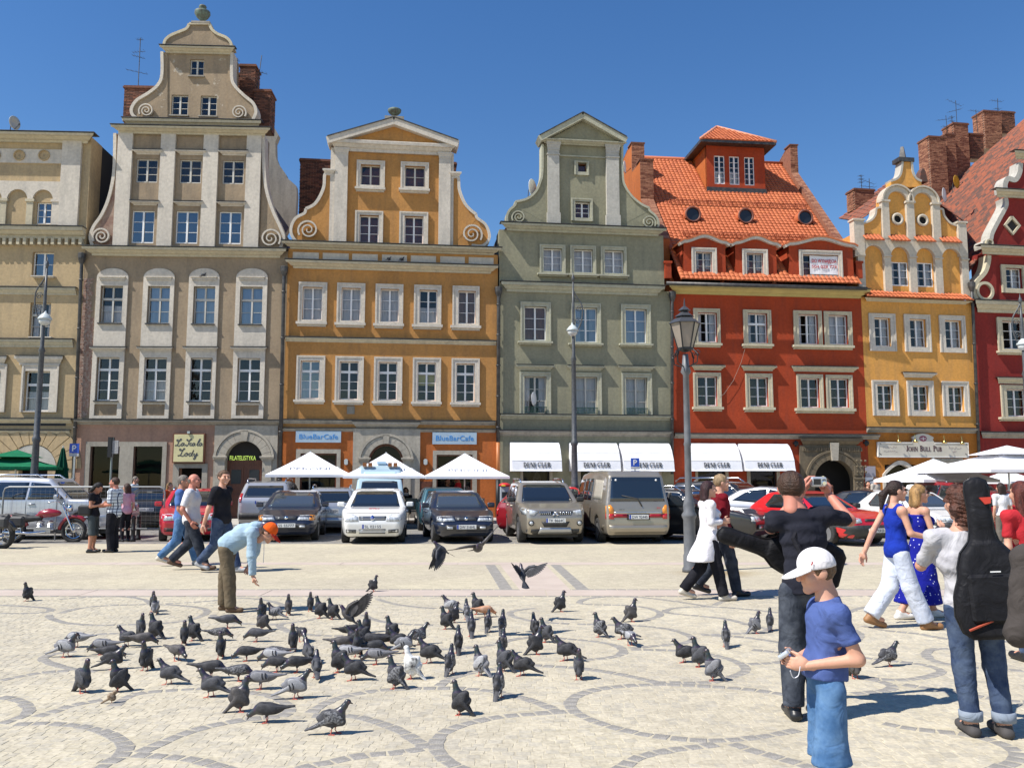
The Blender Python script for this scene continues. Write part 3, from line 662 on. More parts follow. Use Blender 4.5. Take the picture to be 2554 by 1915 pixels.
cornice(H,Z2(480,1162,1808,1190),'grime',.24,ends=False);cornice(H,Z2(535,50,1855,98),'cream_trim',.4)
rnd=random.Random(4);mb=MB()
pz=[H.P(*Z2(*p)) for p in ((545,250),(520,420),(505,640),(500,800),(490,960),(480,1140))]
for zz in np.arange(pz[-1][1],pz[0][1],.075):
 wmax=.25+.42*max(0,math.sin((zz-pz[-1][1])*.8)*.5+.35)+rnd.uniform(-.08,.08);x=.02-(.12 if int(zz/.075) % 2 else 0)
 while x<wmax: mb.box(max(x,.02),min(x+.23,wmax+.1),-.008-rnd.uniform(0,.012),.01,zz,zz+.062);x+=.25
tag(H.add(mb,'bare_brickwork',mat('pale_old_brick',(.30,.17,.13),.95,(.40,.31,.26),8,.5,30)),kind='stuff')
zg0=zt;g1=H.R(Z1(752,850,1690,1600));
bays=((850,995,880,1018),(1135,1278,1160,1300),(1415,1558,1437,1575));gl=[]
for i,(a,b,c,d) in enumerate(bays):
 gl+=wins(H,Z1,[((a,1362+3*i,b,1572+3*i),None,None,(a-8,1298+3*i,b+22,1320+3*i),dict(cur='',glass=GLB)),((c,1028+5*i,d,1180+5*i),None,None,(c-18,966+3*i,d+18,990+3*i),dict(cur='',fm='framegrey',glass=GL))],y=.06,depth=.1)
ga=H.add(wall_holes(g1[0],g1[1],zg0-.05,g1[3],[w[0] for w in gl],y=.06),'gable_wall','beige');H.add(MB().box(g1[0]+.02,g1[1]-.02,1.0,1.1,zg0,g1[3]-.02),'attic_interior','room',ga);put(H,gl)
for (a,b,c,d) in ((735,830,765,862),(1010,1110,1050,1140),(1285,1390,1330,1418),(1570,1670,1605,1695)):
 q=H.R(Z1((a+c)/2,850,(b+d)/2,1595));H.add(MB().box(q[0],q[1],-.08,.1,zg0-.02,g1[3]-.02),'pilaster','white')
cornice(H,Z1(722,825,1752,862),'cream_trim',.36);cornice(H,Z1(790,775,1690,826),'cream_trim',.3,y=.05)
lw=curve_wing(H,Z1.L([(742,862),(738,1080),(722,1200),(692,1310),(652,1395),(604,1465),(583,1530),(598,1592)]),[Z1(770,1598),Z1(780,862)],mat('worn_brick_plaster',(.22,.13,.10),.95,(.34,.25,.19),2,.4,20))
rw=curve_wing(H,Z1.L([(1702,870),(1706,1090),(1722,1230),(1762,1360),(1812,1470),(1834,1540),(1812,1602)]),[Z1(1660,1602),Z1(1670,870)],'beige')
scroll(H,Z1(662,1532),23,d=-1,a0=-.6);scroll(H,Z1(1750,1545),26,d=1,a0=-.6)
z20=Zz(H,*Z1(1270,780));g2=H.R(Z1(1052,330,1490,775))
gl=wins(H,Z1,[((1105,612,1214,745),),((1294,618,1400,750),),((1226,383,1316,490),None,None,None,dict(rows=2))],y=.1,depth=.12,cur='',fm='framegrey')
pe=plaster('peeling_beige',(.32,.245,.165),.4,.12,41,((.43,.37,.29),.62))
ga=H.add(wall_holes(g2[0],g2[1],z20-.1,g2[3],[w[0] for w in gl],y=.1),'gable_wall',pe);H.add(MB().box(g2[0]+.02,g2[1]-.02,1.0,1.1,z20,g2[3]-.02),'attic_interior','room',ga);put(H,gl)
for w in gl: H.add(MB().box(w[0][0]-.05,w[0][1]+.05,0,.25,w[0][2]-.06,w[0][2]),'sill','grime',ga)
lw=curve_wing(H,Z1.L([(1046,335),(1046,485),(1018,552),(958,602),(884,648),(850,700),(856,742),(892,770)]),[Z1(1080,775),Z1(1080,335)],pe)
rw=curve_wing(H,Z1.L([(1500,340),(1497,500),(1522,562),(1580,620),(1636,668),(1654,722),(1636,772)]),[Z1(1470,778),Z1(1470,340)],pe)
scroll(H,Z1(950,720),19,d=-1,a0=-.6,w=.06);scroll(H,Z1(1546,732),19,d=1,a0=-.6,w=.06)
cornice(H,Z1(1032,302,1518,335),'cream_trim',.26,y=.06)
tp=spline(poly(H,Z1.L([(1056,302),(1064,262),(1096,230),(1150,206),(1202,184),(1222,152)])))+spline(poly(H,Z1.L([(1352,152),(1366,186),(1402,216),(1458,240),(1486,268),(1496,302)])))
t=H.add(MB().prism(tp,.08,.55),'gable_top','beige');H.add(MB().strip(tp[:26],.12,.02,.62).strip(tp[26:],.12,.02,.62).strip([tp[25],tp[26]],.1,.0,.66),'gable_moulding','cream_trim',t)
u,z=H.P(*Z1(1292,150));zt2=H.P(*Z1(1292,10))[1];k=zt2-z;H.add(MB().box(u-.38,u+.42,.0,.6,z-.03,z+.1*k),'pedestal','grime',t)
H.add(MB().lathe([(.17,.1*k),(.18,.16*k),(.08,.21*k),(.1,.27*k),(.25,.42*k),(.34,.58*k),(.33,.68*k),(.2,.75*k),(.1,.79*k),(.13,.83*k),(.17,.9*k),(.14,.96*k),(.03,k)],(u,.3,z),18),'urn',MATS['weathered_copper'],t,smooth=True)
saddle(H,uw/2,uw/2-.05,Zz(H,*Z1(1270,600)),zt-.1,.7,9.5,mat('dark_roof',(.05,.04,.035),.8,(.09,.07,.055),6,.3,20))
rp=poly(H,Z1.L([(1500,800),(1735,795),(1775,830),(1800,872),(1780,920),(1782,1010),(1800,1060),(1850,1130)])+Z3.L([(100,580),(168,640),(172,700),(165,850),(60,1040)])+[Z1(1500,1500)],-9.)
H.add(MB().prism(rp,9,9.5),'rear_gable','grime')
chimney(H,Z1(800,572,1000,790),-1.3,1.0,sd=5);chimney(H,Z1(1546,432,1646,800),-1.4,.8,sd=6);chimney(H,Z1(1500,487,1545,800),-1.6,.7,sd=7);chimney(H,Z1(1640,594,1746,830),-1.2,.9,sd=8)
f=H.R(Z2(550,1300,1075,1640));mb=MB();mb.box(f[0],sh[0][0],-.05,.12,0,f[3]).box(sh[0][1],sh[1][0],-.05,.12,0,f[3]).box(sh[1][1],f[1],-.05,.12,0,f[3]).box(sh[0][0],sh[0][1],-.05,.12,sh[0][3],f[3]).box(sh[1][0],sh[1][1],-.05,.12,sh[1][3],f[3])
fo=H.add(mb,'window_surround','grime')
for q in sh:
 p=obj('pane',unit_quad(GLD),fo,(q[0],.15,q[2]));p.scale=(q[1]-q[0],1,q[3]-q[2]);H.add(MB().box(q[0],q[1],-.05,.12,0,q[2]),'stall_riser','grime',fo)
f=H.R(Z2(1112,1442,1336,1900));o=H.add(MB().box(f[0],gd[0],-.05,.12,0,f[3]).box(gd[1],f[1],-.05,.12,0,f[3]).box(gd[0],gd[1],-.05,.12,gd[3],f[3]),'door_surround','grime')
portal(H,H.R(Z2(1380,1196,1790,1900)),cc,ri,ro,'stone')
d=H.add(MB().box(cc[0]-ri,cc[0]+ri,.22,.28,0,cc[1]-.02),'door','wood');H.add(MB().box(cc[0]-ri-.02,cc[0]+ri+.02,.29,.33,cc[1]-.05,cc[1]+ri),'fanlight','room',d)
for sx in (-1,1):
 q0,q1=sorted((cc[0]+sx*.08,cc[0]+sx*(ri-.1)));H.add(MB().box(q0,q1,.19,.23,.1,1.1).box(q0,q1,.19,.23,1.25,cc[1]-.25),'door_leaf','wood',d)
 H.add(MB().box(q0+.09,q1-.09,.17,.2,cc[1]-1.0,cc[1]-.42),'door_notice',mat('black_notice',(.015,.017,.022),.3),d)
s=thing('shop_sign','yellow-green capital letters across the fanlight of the arched beige portal','sign',H.W(cc[0],.1,cc[1]-.03),H.a)
t=lettering('FILATELISTYKA',.19,mat('lime_lettering',(.55,.75,.12),.4,emit=.25),s,(0,-.2,0));mx=max(v.co.x for v in t.data.vertices);t.scale.x=ri*.70/mx
s=thing('shop_sign','square cream ice-cream shop sign with black script over the shop door','sign',H.W(*(lambda q: ((q[0]+q[1])/2,.05,q[2]))(H.R(Z2(1120,1245,1325,1437),.1))),H.a)
q=H.R(Z2(1120,1245,1325,1437),.1);hw,hh=(q[1]-q[0])/2,q[3]-q[2]
MB().box(-hw,hw,-.12,.04,0,hh).obj('sign_frame',mat('red_brown_frame',(.16,.06,.03),.5),s);MB().box(-hw+.05,hw-.05,-.135,-.1,.05,hh-.05).obj('board',mat('cream_board',(.62,.56,.30),.6,(.55,.5,.27),2),s)
sc=2*hw/605.;ST=[[(215,225),(190,215),(185,240),(215,250),(260,225),(270,205),(250,205),(225,250),(205,300),(185,325),(150,330),(190,325),(225,340),(250,320)],[(325,290),(300,280),(270,300),(265,325),(285,332),(310,315),(325,285),(318,320),(330,330)],[(395,220),(375,210),(385,235),(430,230),(470,205),(440,210),(420,245),(405,300),(380,335),(350,325),(365,305)],[(470,290),(450,280),(435,300),(435,325),(455,330),(475,315)],[(530,290),(505,280),(485,300),(480,325),(500,332),(520,312),(530,287),(525,320),(540,328)],[(560,320),(600,270),(630,215),(620,205),(595,250),(572,310),(585,332),(600,320)],[(665,290),(640,280),(618,300),(612,325),(632,332),(655,312),(665,287),(660,320),(675,328)],[(280,410),(250,395),(245,420),(290,425),(340,390),(320,390),(295,440),(275,490),(250,520),(210,525),(260,520),(300,535),(330,515)],[(375,475),(350,490),(342,520),(365,530),(395,510),(395,480),(375,472),(385,490),(415,485)],[(470,480),(445,475),(425,500),(430,528),(455,525),(480,490),(510,420),(485,490),(480,525),(495,528)],[(530,480),(515,510),(525,530),(555,510),(575,475),(565,520),(545,580),(520,595),(520,570),(560,530),(600,505)]]
script_strokes(ST,(410,665),sc,.045).obj('lettering',M_['ink'],s,(0,-.137,0))
MB().box(-.06,.05,-.2,-.1,hh-.02,hh+.08).obj('sign_lamp',M_['steel'],s)
# -- cream house at the left edge
H=HC;uw=(HL.o-HC.o).length;ztop=Zz(H,*Z1(300,880));u9=H.P(*Z1(540,1300))[0]
cw=wins(H,Z2,[((215,78,352,235),None,(203,228,350,240),None,dict(transom=0,rows=2,cur='',glass=GLB)),((198,405,332,628),None,(188,622,335,634),None,dict(transom=.34,rows=2,fm='framegrey',cur='split')),((165,846,330,1104),(138,800,372,1108),None,(105,747,395,802),dict(transom=.33,rows=2,cur='half'))],depth=.2)
cw+=wins(H,Z2,[((-330,78,-190,235),None,None,None,dict(cur='')),((-345,405,-210,628),None,None,None,dict(cur='')),((-378,846,-213,1104),(-405,800,-170,1108),None,(-438,747,-148,802),dict(transom=.33,rows=2)),((-55,846+0,10,1104),(-85,800,35,1108),None,(-110,747,32,802),dict(transom=.33,rows=2,cur=''))])
cw+=wins(H,Z1,[((240,1312,335,1452),None,None,None,dict(rows=3,cur='',glass=GLB)),((-82,1310,12,1450),None,None,None,dict(rows=3,cur='',glass=GLB))],depth=.12)
zc=Zz(H,*Z2(250,1175))
shell(H,uw,ztop,[w[0] for w in cw],'cream',zc)
ho=[H.R(Z2(110,1330,300,1900))];ho=[(ho[0][0],ho[0][1],0,ho[0][3])]
H.add(wall_holes(.004,uw-.004,0,zc,ho),'shop_front_wall','cream');H.add(MB().box(.01,uw-.01,1.1,9,0,zc),'shop_interior','room')
put(H,cw)
cornice(H,Z1(-560,860,618,905),'cream_trim',.5);cornice(H,Z1(-560,1465,540,1532),'cream_trim',.4,ends=False);cornice(H,Z2(-560,302,490,346),'cream_trim',.16,ends=False);cornice(H,Z2(-560,637,470,686),'cream_trim',.16,ends=False);cornice(H,Z2(-560,1152,460,1178),'cream_trim',.2,ends=False);cornice(H,Z2(-560,1228,450,1245),'cream_trim',.08,ends=False)
H.add(MB().box(*H.R(Z1(-560,962,402,1052))[:2],-.05,.01,*H.R(Z1(-560,962,402,1052))[2:]),'frieze','white')
for x in (-190,-28,130,290):
 u,z=H.P(*Z1(x,1008));H.add(MB().lathe([(.24,0),(.24,-.09),(.2,-.1),(.19,-.045),(.05,-.04)],(u,-.01,z),20,'y'),'medallion','cream')
q=H.R(Z1(398,900,522,1470));H.add(MB().box(q[0],q[1],-.14,.01,q[2],q[3]),'pilaster','white')
q=H.R(Z1(-560,1172,398,1290));arch=MB();z0,z1=q[2],q[3]
cs=[H.P(*Z1(x,1290))[0] for x in (-47,118,283)];rr=.42;arch_o=[(H.R(Z1(-560,1172,398,1290))[0],z1)]
outl=[(q[0],z0),(q[0],z1),(q[1],z1),(q[1],z0)]
for c in cs[::-1]: outl+=[(c+rr*math.cos(math.pi*k/12),z0+rr*1.05*math.sin(math.pi*k/12)) for k in range(13)]
ao=H.add(MB().prism(outl,-.1,.01),'arcade_band','white');zb=Zz(H,*Z1(200,1455))
for x0,x1 in ((5,45),(175,217),(340,400),(-130,-112)): p=H.R(Z1(x0,1285,x1,1450));H.add(MB().box(p[0],p[1],-.09,.01,zb,z0).box(p[0]-.05,p[1]+.05,-.13,.01,z0-.09,z0+.02),'small_pilaster','white' if x0>300 else 'cream_trim',ao)
for x in (-180,-137,-92,-48,-15,28,69,117,160,207,256,298,341,386,431,475,520): p=H.R(Z1(x-10,1540,x+10,1580),.2);H.add(MB().box(p[0],p[1],-.24,.01,p[2],p[3]),'corbel','cream_trim')
cu,cz=H.P(*Z2(205,1475));
for i in range(13):
 t=math.pi*(i+.5)/13;h=math.pi/13*.46;r0,r1=1.02,min(2.0,(Zz(H,*Z2(250,1245))-cz)/max(math.sin(t),.3),2.1)
 H.add(MB().prism([(cu+r0*math.cos(t-h),cz+r0*math.sin(t-h)),(cu+r1*math.cos(t-h),cz+r1*math.sin(t-h)),(cu+r1*math.cos(t+h),cz+r1*math.sin(t+h)),(cu+r0*math.cos(t+h),cz+r0*math.sin(t+h))],-.05,.01),'voussoir','cream')
H.add(MB().prism([(cu+.98*math.cos(math.pi*k/14),cz+.98*math.sin(math.pi*k/14)) for k in range(15)],-.03,.005),'arch_field','greypil')
for y0,y1 in ((1180,1196),(1218,1230)): p=H.R(Z2(-560,y0,425,y1));H.add(MB().box(p[0],p[1],-.02,.01,p[2],p[3]),'dark_strip','iron')  # flat dark strips on the wall between the two lowest cornices
# -- brick-red house
H=HR;uw=(HY.o-HR.o).length;ct='cream_trim'
r2=wins(H,Z8,[((292,62,435,280),(268,30,461,286),(248,284,476,312),None,dict(transom=0,rows=3,open_left=True,cur='split')),((660,66,806,286),(637,40,839,293),(629,290,857,319),None,dict(transom=.35,rows=2,cur='split')),((1034,74,1180,294),(1009,46,1213,301),None,None,dict(open_left=True,cur='split')),((1256,80,1398,296),(1234,52,1436,302),(1003,299,1452,329),None,dict(cur='curtain'))],sm=ct)
r1=wins(H,Z8,[((290,530,436,750),(268,503,468,757),(263,754,487,786),(263,448,489,482)),((674,538,812,754),(654,510,849,760),(643,758,869,791),(630,452,870,486)),((1050,545,1190,762),(1034,516,1223,767),None,None),((1270,548,1406,762),(1249,521,1441,767),(1023,765,1464,801),(1001,458,1472,493))],sm=ct,cur='')
zc=Zz(H,*Z8(800,970));zt=Zz(H,*Z7(1200,1430))
so_=[H.R(Z8(303,1180,508,1900)),H.R(Z8(692,1180,888,1900))];so_=[(a,b,.5,d) for a,b,c,d in so_]
cc=H.P(*Z8(1298,1300));ri=abs(H.P(*Z8(1298+148,1300))[0]-cc[0])
H.add(wall_holes(.004,uw-.004,0,zc,so_+[(cc[0]-ri-.02,cc[0]+ri+.02,0,cc[1]+ri+.03)]),'shop_front_wall','red');H.add(MB().box(.01,uw-.01,1.5,9,0,zc),'shop_interior','room')
shell(H,uw,zt,[w[0] for w in r1+r2],'red',zc);put(H,r1);put(H,r2)
cornice(H,Z8(128,958,1640,990),'grime',.2,ends=False,name='string_course');cornice(H,Z7(355,1382,2015,1448),mat('yellow_trim',(.52,.42,.16),.8,(.45,.36,.14),2),.4)
for i,r in enumerate(((285,1180,530,1900),(668,1180,912,1900))): f=H.R(Z8(*r));shopwin(H,so_[i],(f[0],f[1],0,f[3]+.1),'stone',fm='iron')
ro=ri*1.32;po=portal(H,H.R(Z8(1055,1040,1505,1700)),cc,ri,ro,'brown',13,y=-.1)
cornice(H,Z8(1050,985,1510,1050),'brown',.28,name='portal_cornice')
q=H.R(Z8(1062,1052,1500,1085));mb=MB();rnd=random.Random(3)
for i in range(34): a=q[0]+(q[1]-q[0])*i/34;mb.box(a+.01,a+(q[1]-q[0])/34-.015,-.15-rnd.uniform(0,.03),-.09,q[2]+.02,q[3]-.02)
H.add(mb,'carved_frieze','brown',po);H.add(MB().prism([(cc[0]-.13,cc[1]+ri-.05),(cc[0]+.13,cc[1]+ri-.05),(cc[0]+.2,cc[1]+ri+.75),(cc[0]-.2,cc[1]+ri+.75)],-.3,-.05),'keystone','stone',po)
for i,(y0,y1) in enumerate(((1190,1260),(1290,1420),(1440,1470))):
 qq=H.R(Z8(1440,y0,1508,y1));mb=MB()
 for a in range(3):
  for b in range(3): mb.lathe([(.055,0),(.05,-.04),(.02,-.06)],(qq[0]+.12+a*.2,-.2,qq[2]+.15+b*.25),6,'y')
 H.add(mb.box(qq[0],qq[1],-.21,-.1,qq[2],qq[3]),'carved_jamb','brown',po)
for x,y0 in ((1018,1025),(1538,1022)):
 u,z=H.P(*Z8(x,y0));H.add(MB().lathe([(.02,-.12),(.12,-.1),(.05,-.05),(.03,0)],(u,0,z),8,'y').box(u-.13,u+.13,-.05,-.02,z-.03,z+.03).box(u-.03,u+.03,-.051,-.02,z-.14,z+.14),'tie_anchor','iron')
for i,(y0,y1,m) in enumerate(((1192,1268,mat('grey_plaque',(.30,.28,.32),.5)),(1272,1332,mat('white_plaque',(.62,.62,.66),.4)))):
 q=H.R(Z8(1537,y0,1612,y1),.06);pl=H.add(MB().box(q[0],q[1],-.05,.0,q[2],q[3]),'wall_plaque',m)
 if i: H.add(MB().strip([(q[0]+.08,q[3]-.2),(q[1]-.06,q[3]-.12)],.05,-.056,-.045).strip([(q[0]+.08,q[3]-.3),(q[1]-.1,q[3]-.3)],.03,-.056,-.045).strip([(q[0]+.06,q[3]-.4),(q[1]-.1,q[3]-.4)],.03,-.056,-.045),'lettering','ink',pl)
 # -- roof: plane rising from the eaves, clay tiles laid piece by piece
Dp=7.2;ze=Zz(H,*Z7(1150,1352))-.0;zr=H.P(*Z7(900,345),-Dp)[1]
O=Vector((.35,-.55,ze));V=Vector((0,Dp+.55,zr-ze));Lr=V.length;V.normalize();Uv=Vector((1,0,0));Nn=Uv.cross(V)
rf=MB();a=O-Nn*.03;rw_=uw-.55
rf.add([tuple(a),tuple(a+Uv*rw_),tuple(a+Uv*rw_+V*Lr),tuple(a+V*Lr)],[(0,1,2,3)])
rf.add([tuple(a+V*Lr),tuple(a+Uv*rw_+V*Lr),(rw_+.35,14,ze),(.35,14,ze)],[(0,1,2,3)])
roof=H.add(rf,'roof','tile')
def rcoord(px,py):
 d=ray(px,py);E=Vector((0,0,EYE));Rm=Matrix.Rotation(-H.a,3,'Z');e=Rm @ (E-H.o);dd=Rm @ d
 t=(O-e).dot(Nn)/dd.dot(Nn);p=e+dd*t-O;return p.x,p.dot(V)
dorm=[((483,828),(550,1058,752,1285),(580,1092,716,1270)),((910,1250),(970,1070,1175,1298),(1000,1102,1140,1285)),((1355,1885),(1440,1080,1792,1305),(1466,1115,1762,1290))]
eyes=[rcoord(*Z7(x,y)) for x,y in ((545,812),(980,825),(1470,838))]
lan=[rcoord(*Z7(680,590)),rcoord(*Z7(1155,600))]
dz=[]
for (x0,x1),so2,op in dorm:
 q=H.R(Z7(x0,1010,x1,1290),.1);dz.append((q[0]-O.x-.05,q[1]-O.x+.05))
def keep(u,v):
 for a,b in dz:
  if a<u<b and .42<v<2.7: return False
 if any((u-e[0])**2+(v-e[1])**2<.2 for e in eyes): return False
 if lan[0][0]-.1<u<lan[1][0]+.1 and v>lan[0][1]+.1: return False
 return 0<=u<rw_-.1
tw,th=.215,.25;nv=int(Lr/th);nu=int(rw_/tw)
cnt=[0];rest=MB();tm={}
one=MB();tiles(one,Vector((0,0,0)),Uv,V,Nn,1,1,tw,th);onem=one.mesh('roof_tile',M_['tile'])
order=[(j,i) for j in list(range(14,30)) for i in range(nu) if keep(i*tw+tw/2,j*th+th/2)][:300];sel=set(order)
for j,i in order:
 o=obj('roof_tile',onem,roof,O+Uv*(i*tw)+V*(j*th)+Nn*random.uniform(0,.012));o.rotation_euler=(random.uniform(-.02,.02),random.uniform(-.02,.02),random.uniform(-.015,.015))
for j in range(nv): tiles(rest,O+V*(j*th),Uv,V,Nn,nu,1,tw,th,lambda u,v,j=j: keep(u,j*th+v) and (j,int(u/tw)) not in sel,j)
tag(H.add(rest,'tile_courses','tile',roof),kind='stuff')
H.add(MB().tube([tuple(O+V*Lr+Uv*.0),tuple(O+V*Lr+Uv*rw_)],.13,8),'ridge_tiles','tile',roof,True)
gp=[H.P(*Z7(*p),.6) for p in ((335,1352),(1990,1390))];H.add(MB().tube([(gp[0][0],-.68,gp[0][1]),(gp[1][0],-.68,gp[0][1])],.085,8),'gutter','lead',roof,True)
for vpx in (rcoord(*Z7(1200,725))[1],rcoord(*Z7(1200,985))[1]):
 mb=MB()
 for k in (0,.09,.18): mb.tube([tuple(O+Uv*.9+V*vpx+Nn*(.1+k)),tuple(O+Uv*(rw_-.4)+V*vpx+Nn*(.1+k))],.014,5)
 for i in range(12): q=O+Uv*(.9+(rw_-1.3)*i/11)+V*vpx;mb.tube([tuple(q),tuple(q+Nn*.32)],.016,5);mb.tube([tuple(q+V*.3),tuple(q+Nn*.3)],.012,5)
 for i in range(70): q=O+Uv*(.9+(rw_-1.3)*i/69)+V*vpx;mb.tube([tuple(q+Nn*.09),tuple(q+Nn*.3)],.007,4)
 H.add(mb,'snow_guard',mat('rust_red_iron',(.22,.06,.03),.6),roof)
for e in eyes:
 q=O+Uv*e[0]+V*e[1];c=(q.x,q.y-.28,q.z+.12);ring=MB();r=.36
 ring.tube([(c[0]+r*math.cos(2*math.pi*i/22),c[1],c[2]+r*math.sin(2*math.pi*i/22)) for i in range(22)],.05,6,close=True)
 eo=H.add(ring,'eye_window',mat('rust_brown',(.16,.06,.04),.6),roof,True)
 hood_=MB();n=14
 vs=[];
 for i in range(n+1):
  t=math.pi*1.3*i/n-math.pi*.15;vs+=[(c[0]+(r+.03)*math.cos(t),c[1]-.03,c[2]+(r+.03)*math.sin(t)),(c[0]+(r+.03)*math.cos(t),c[1]+.8,c[2]+(r+.03)*math.sin(t))]
 hood_.add(vs,[(2*i,2*i+1,2*i+3,2*i+2) for i in range(n)]);H.add(hood_,'eye_hood','tile',eo)
 H.add(MB().prism([(c[0]+r*math.cos(2*math.pi*i/22),c[2]+r*math.sin(2*math.pi*i/22)) for i in range(22)],c[1]+.04,c[1]+.06),'pane',mat('dark_glass',(.02,.024,.03),.08),eo)
 # -- dormers
for i,((x0,x1),so2,op) in enumerate(dorm):
 v=.2;q=H.R(Z7(x0,1015+12*i,x1,1290+12*i),v);y=-.2;o4=H.R(Z7(*op),v);s4=H.R(Z7(*so2),v+.05)
 w=wall_holes(q[0],q[1],q[2]-.1,q[3]-.05,[o4],y=y,t=.2,flange=False);zz=q[3]-.05
 n=14;crv=[(q[0]+(q[1]-q[0])*k/n,zz+.27*(.5-.5*math.cos(2*math.pi*k/n))*(1.0 if i<2 else 1.1)) for k in range(n+1)]
 do=H.add(w.prism(crv+[(q[1],zz-.001),(q[0],zz-.001)],y,y+.2),'dormer','red',roof)
 H.add(MB().add([(q[0],y,q[2]-.1),(q[0],y,zz),(q[0],y+3.2,zz),(q[0],y+1.2,q[2]-.1)],[(0,1,2,3)]).add([(q[1],y,q[2]-.1),(q[1],y,zz),(q[1],y+3.2,zz),(q[1],y+1.2,q[2]-.1)],[(3,2,1,0)]),'dormer_cheeks','red',do)
 H.add(MB().box(q[0]+.02,q[1]-.02,y+.75,y+.8,q[2]-.1,zz),'interior','room',do)
 ex=[(crv[0][0]-.22,crv[0][1]-.12)]+crv+[(crv[-1][0]+.18,crv[-1][1]-.1)]
 H.add(MB().strip([(a,b+.06) for a,b in ex],.13,y-.16,y+.1),'dormer_moulding','white',do);H.add(MB().strip([(a,b+.15) for a,b in ex],.06,y-.2,y+3.4),'dormer_roof','tile',do)
 class _P: pass
 Hd=_P();Hd.root=do;Hd.add=lambda mb,nm,m,parent=None,smooth=False,do=do: mb.obj(nm,M_[m] if isinstance(m,str) else m,do,smooth=smooth)
 wo_=window(Hd,o4,2,3,surround=s4,y=y,sm='white',fm='framegrey',cur='split' if i<2 else '',depth=.1)
 if i==2:
  b=H.R(Z7(1528,1120,1762,1275),v);bn=thing('banner','white to-let banner with red hand lettering in the rightmost dormer window','banner',H.W((b[0]+b[1])/2,.17,b[2]),H.a)
  hw,hh=(b[1]-b[0])/2,b[3]-b[2];n=10
  mb=MB();vs=[(-hw+2*hw*k/n,.01*math.sin(k*1.3),z+(0 if z==0 else-.04*math.sin(math.pi*k/n))) for k in range(n+1) for z in (0,hh)];mb.add(vs,[(2*k,2*k+2,2*k+3,2*k+1) for k in range(n)]);mb.obj('cloth',M_['canvas'],bn)
  rm=mat('red_lettering',(.45,.03,.04),.6)
  for tx,z,h in (('DO WYNAJĘCIA',hh*.62,hh*.19),('504 028 779',hh*.32,hh*.17)):
   t=lettering(tx,h,rm,bn,(0,-.03,z));t.scale.x=hw*.88/max(v.co.x for v in t.data.vertices)
for x in (325,1905):
 q=H.R(Z7(x,1185,x+52,1290),.05);H.add(MB().box(q[0],q[1],-.1,.3,q[2]-.1,q[3]).box(q[0]-.04,q[1]+.04,-.14,.34,q[3],q[3]+.1),'parapet_pier','red',roof)
 # -- roof lantern
yl=0;q0=O+Uv*lan[0][0]+V*lan[0][1];yl=q0.y;l=H.R(Z7(672,200,1152,560),-yl);zt3=l[3];lw3=wins(H,Z7,[],)
lo3=[H.R(Z7(a,b,c,d),-yl) for a,b,c,d in ((735,294,822,528),(860,300,943,535),(985,306,1067,540))]
la=H.add(wall_holes(l[0],l[1],l[2]-.3,zt3,lo3,y=yl,t=.2,flange=False),'roof_lantern','red',roof)
H.add(MB().add([(l[0],yl,l[2]-.3),(l[0],yl,zt3),(l[0],yl+4.5,zt3),(l[0],yl+4.5,l[2]-.3)],[(0,1,2,3)]).add([(l[1],yl,l[2]-.3),(l[1],yl,zt3),(l[1],yl+4.5,zt3),(l[1],yl+4.5,l[2]-.3)],[(3,2,1,0)]),'lantern_cheeks','orange',la)
H.add(MB().box(l[0]+.02,l[1]-.02,yl+1.2,yl+1.25,l[2]-.3,zt3),'interior','room',la);H.add(MB().box(l[0]-.03,l[1]+.03,yl-.06,yl+.02,l[2]-.32,l[2]-.02),'flashing','lead',la)
Hd=_P();Hd.root=la;Hd.add=lambda mb,nm,m,parent=None,smooth=False: mb.obj(nm,M_[m] if isinstance(m,str) else m,la,smooth=smooth)
for k,q in enumerate(lo3): window(Hd,q,2,5,y=yl,cur='half' if k<2 else '',depth=.08,fm='frame')
hp=MB();e0,e1=l[0]-.45,l[1]+.45;f0,f1=yl-.5,yl+4.2;zz=zt3+.02;um=l[0]+(l[1]-l[0])*.36;ap=(um+.2,yl+2.0,zz+1.75)
hp.add([(e0,f0,zz),(e1,f0,zz),(e1,f1,zz),(e0,f1,zz),ap,(ap[0]+.4,f1-1.5,ap[2])],[(0,1,4),(1,2,5,4),(3,0,4,5),(2,3,5)]);lr=H.add(hp,'lantern_roof','tile',la)
H.add(MB().box(e0,e1,f0,f1,zz-.16,zz-.01),'lantern_eaves','lead',la)
A,B,C=Vector((e0,f0,zz)),Vector((e1,f0,zz)),Vector(ap);Vl=(C-Vector((C.x,f0,zz)));Ll=Vl.length;Vl.normalize();Nl=Uv.cross(Vl);tl=MB()
tiles(tl,A,Uv,Vl,Nl,int((e1-e0)/tw),int(Ll/th),tw,th,lambda u,v: (C.x-A.x)*(v/Ll)<u<(e1-e0)-(B.x-C.x)*(v/Ll),5);tag(H.add(tl,'lantern_tiles','tile',lr),kind='stuff')
H.add(MB().tube([tuple(B),tuple(C)],.09,6).tube([tuple(A),tuple(C)],.09,6),'hip_tiles',mat('pale_clay_tile',(.62,.26,.15),.8),lr,True)
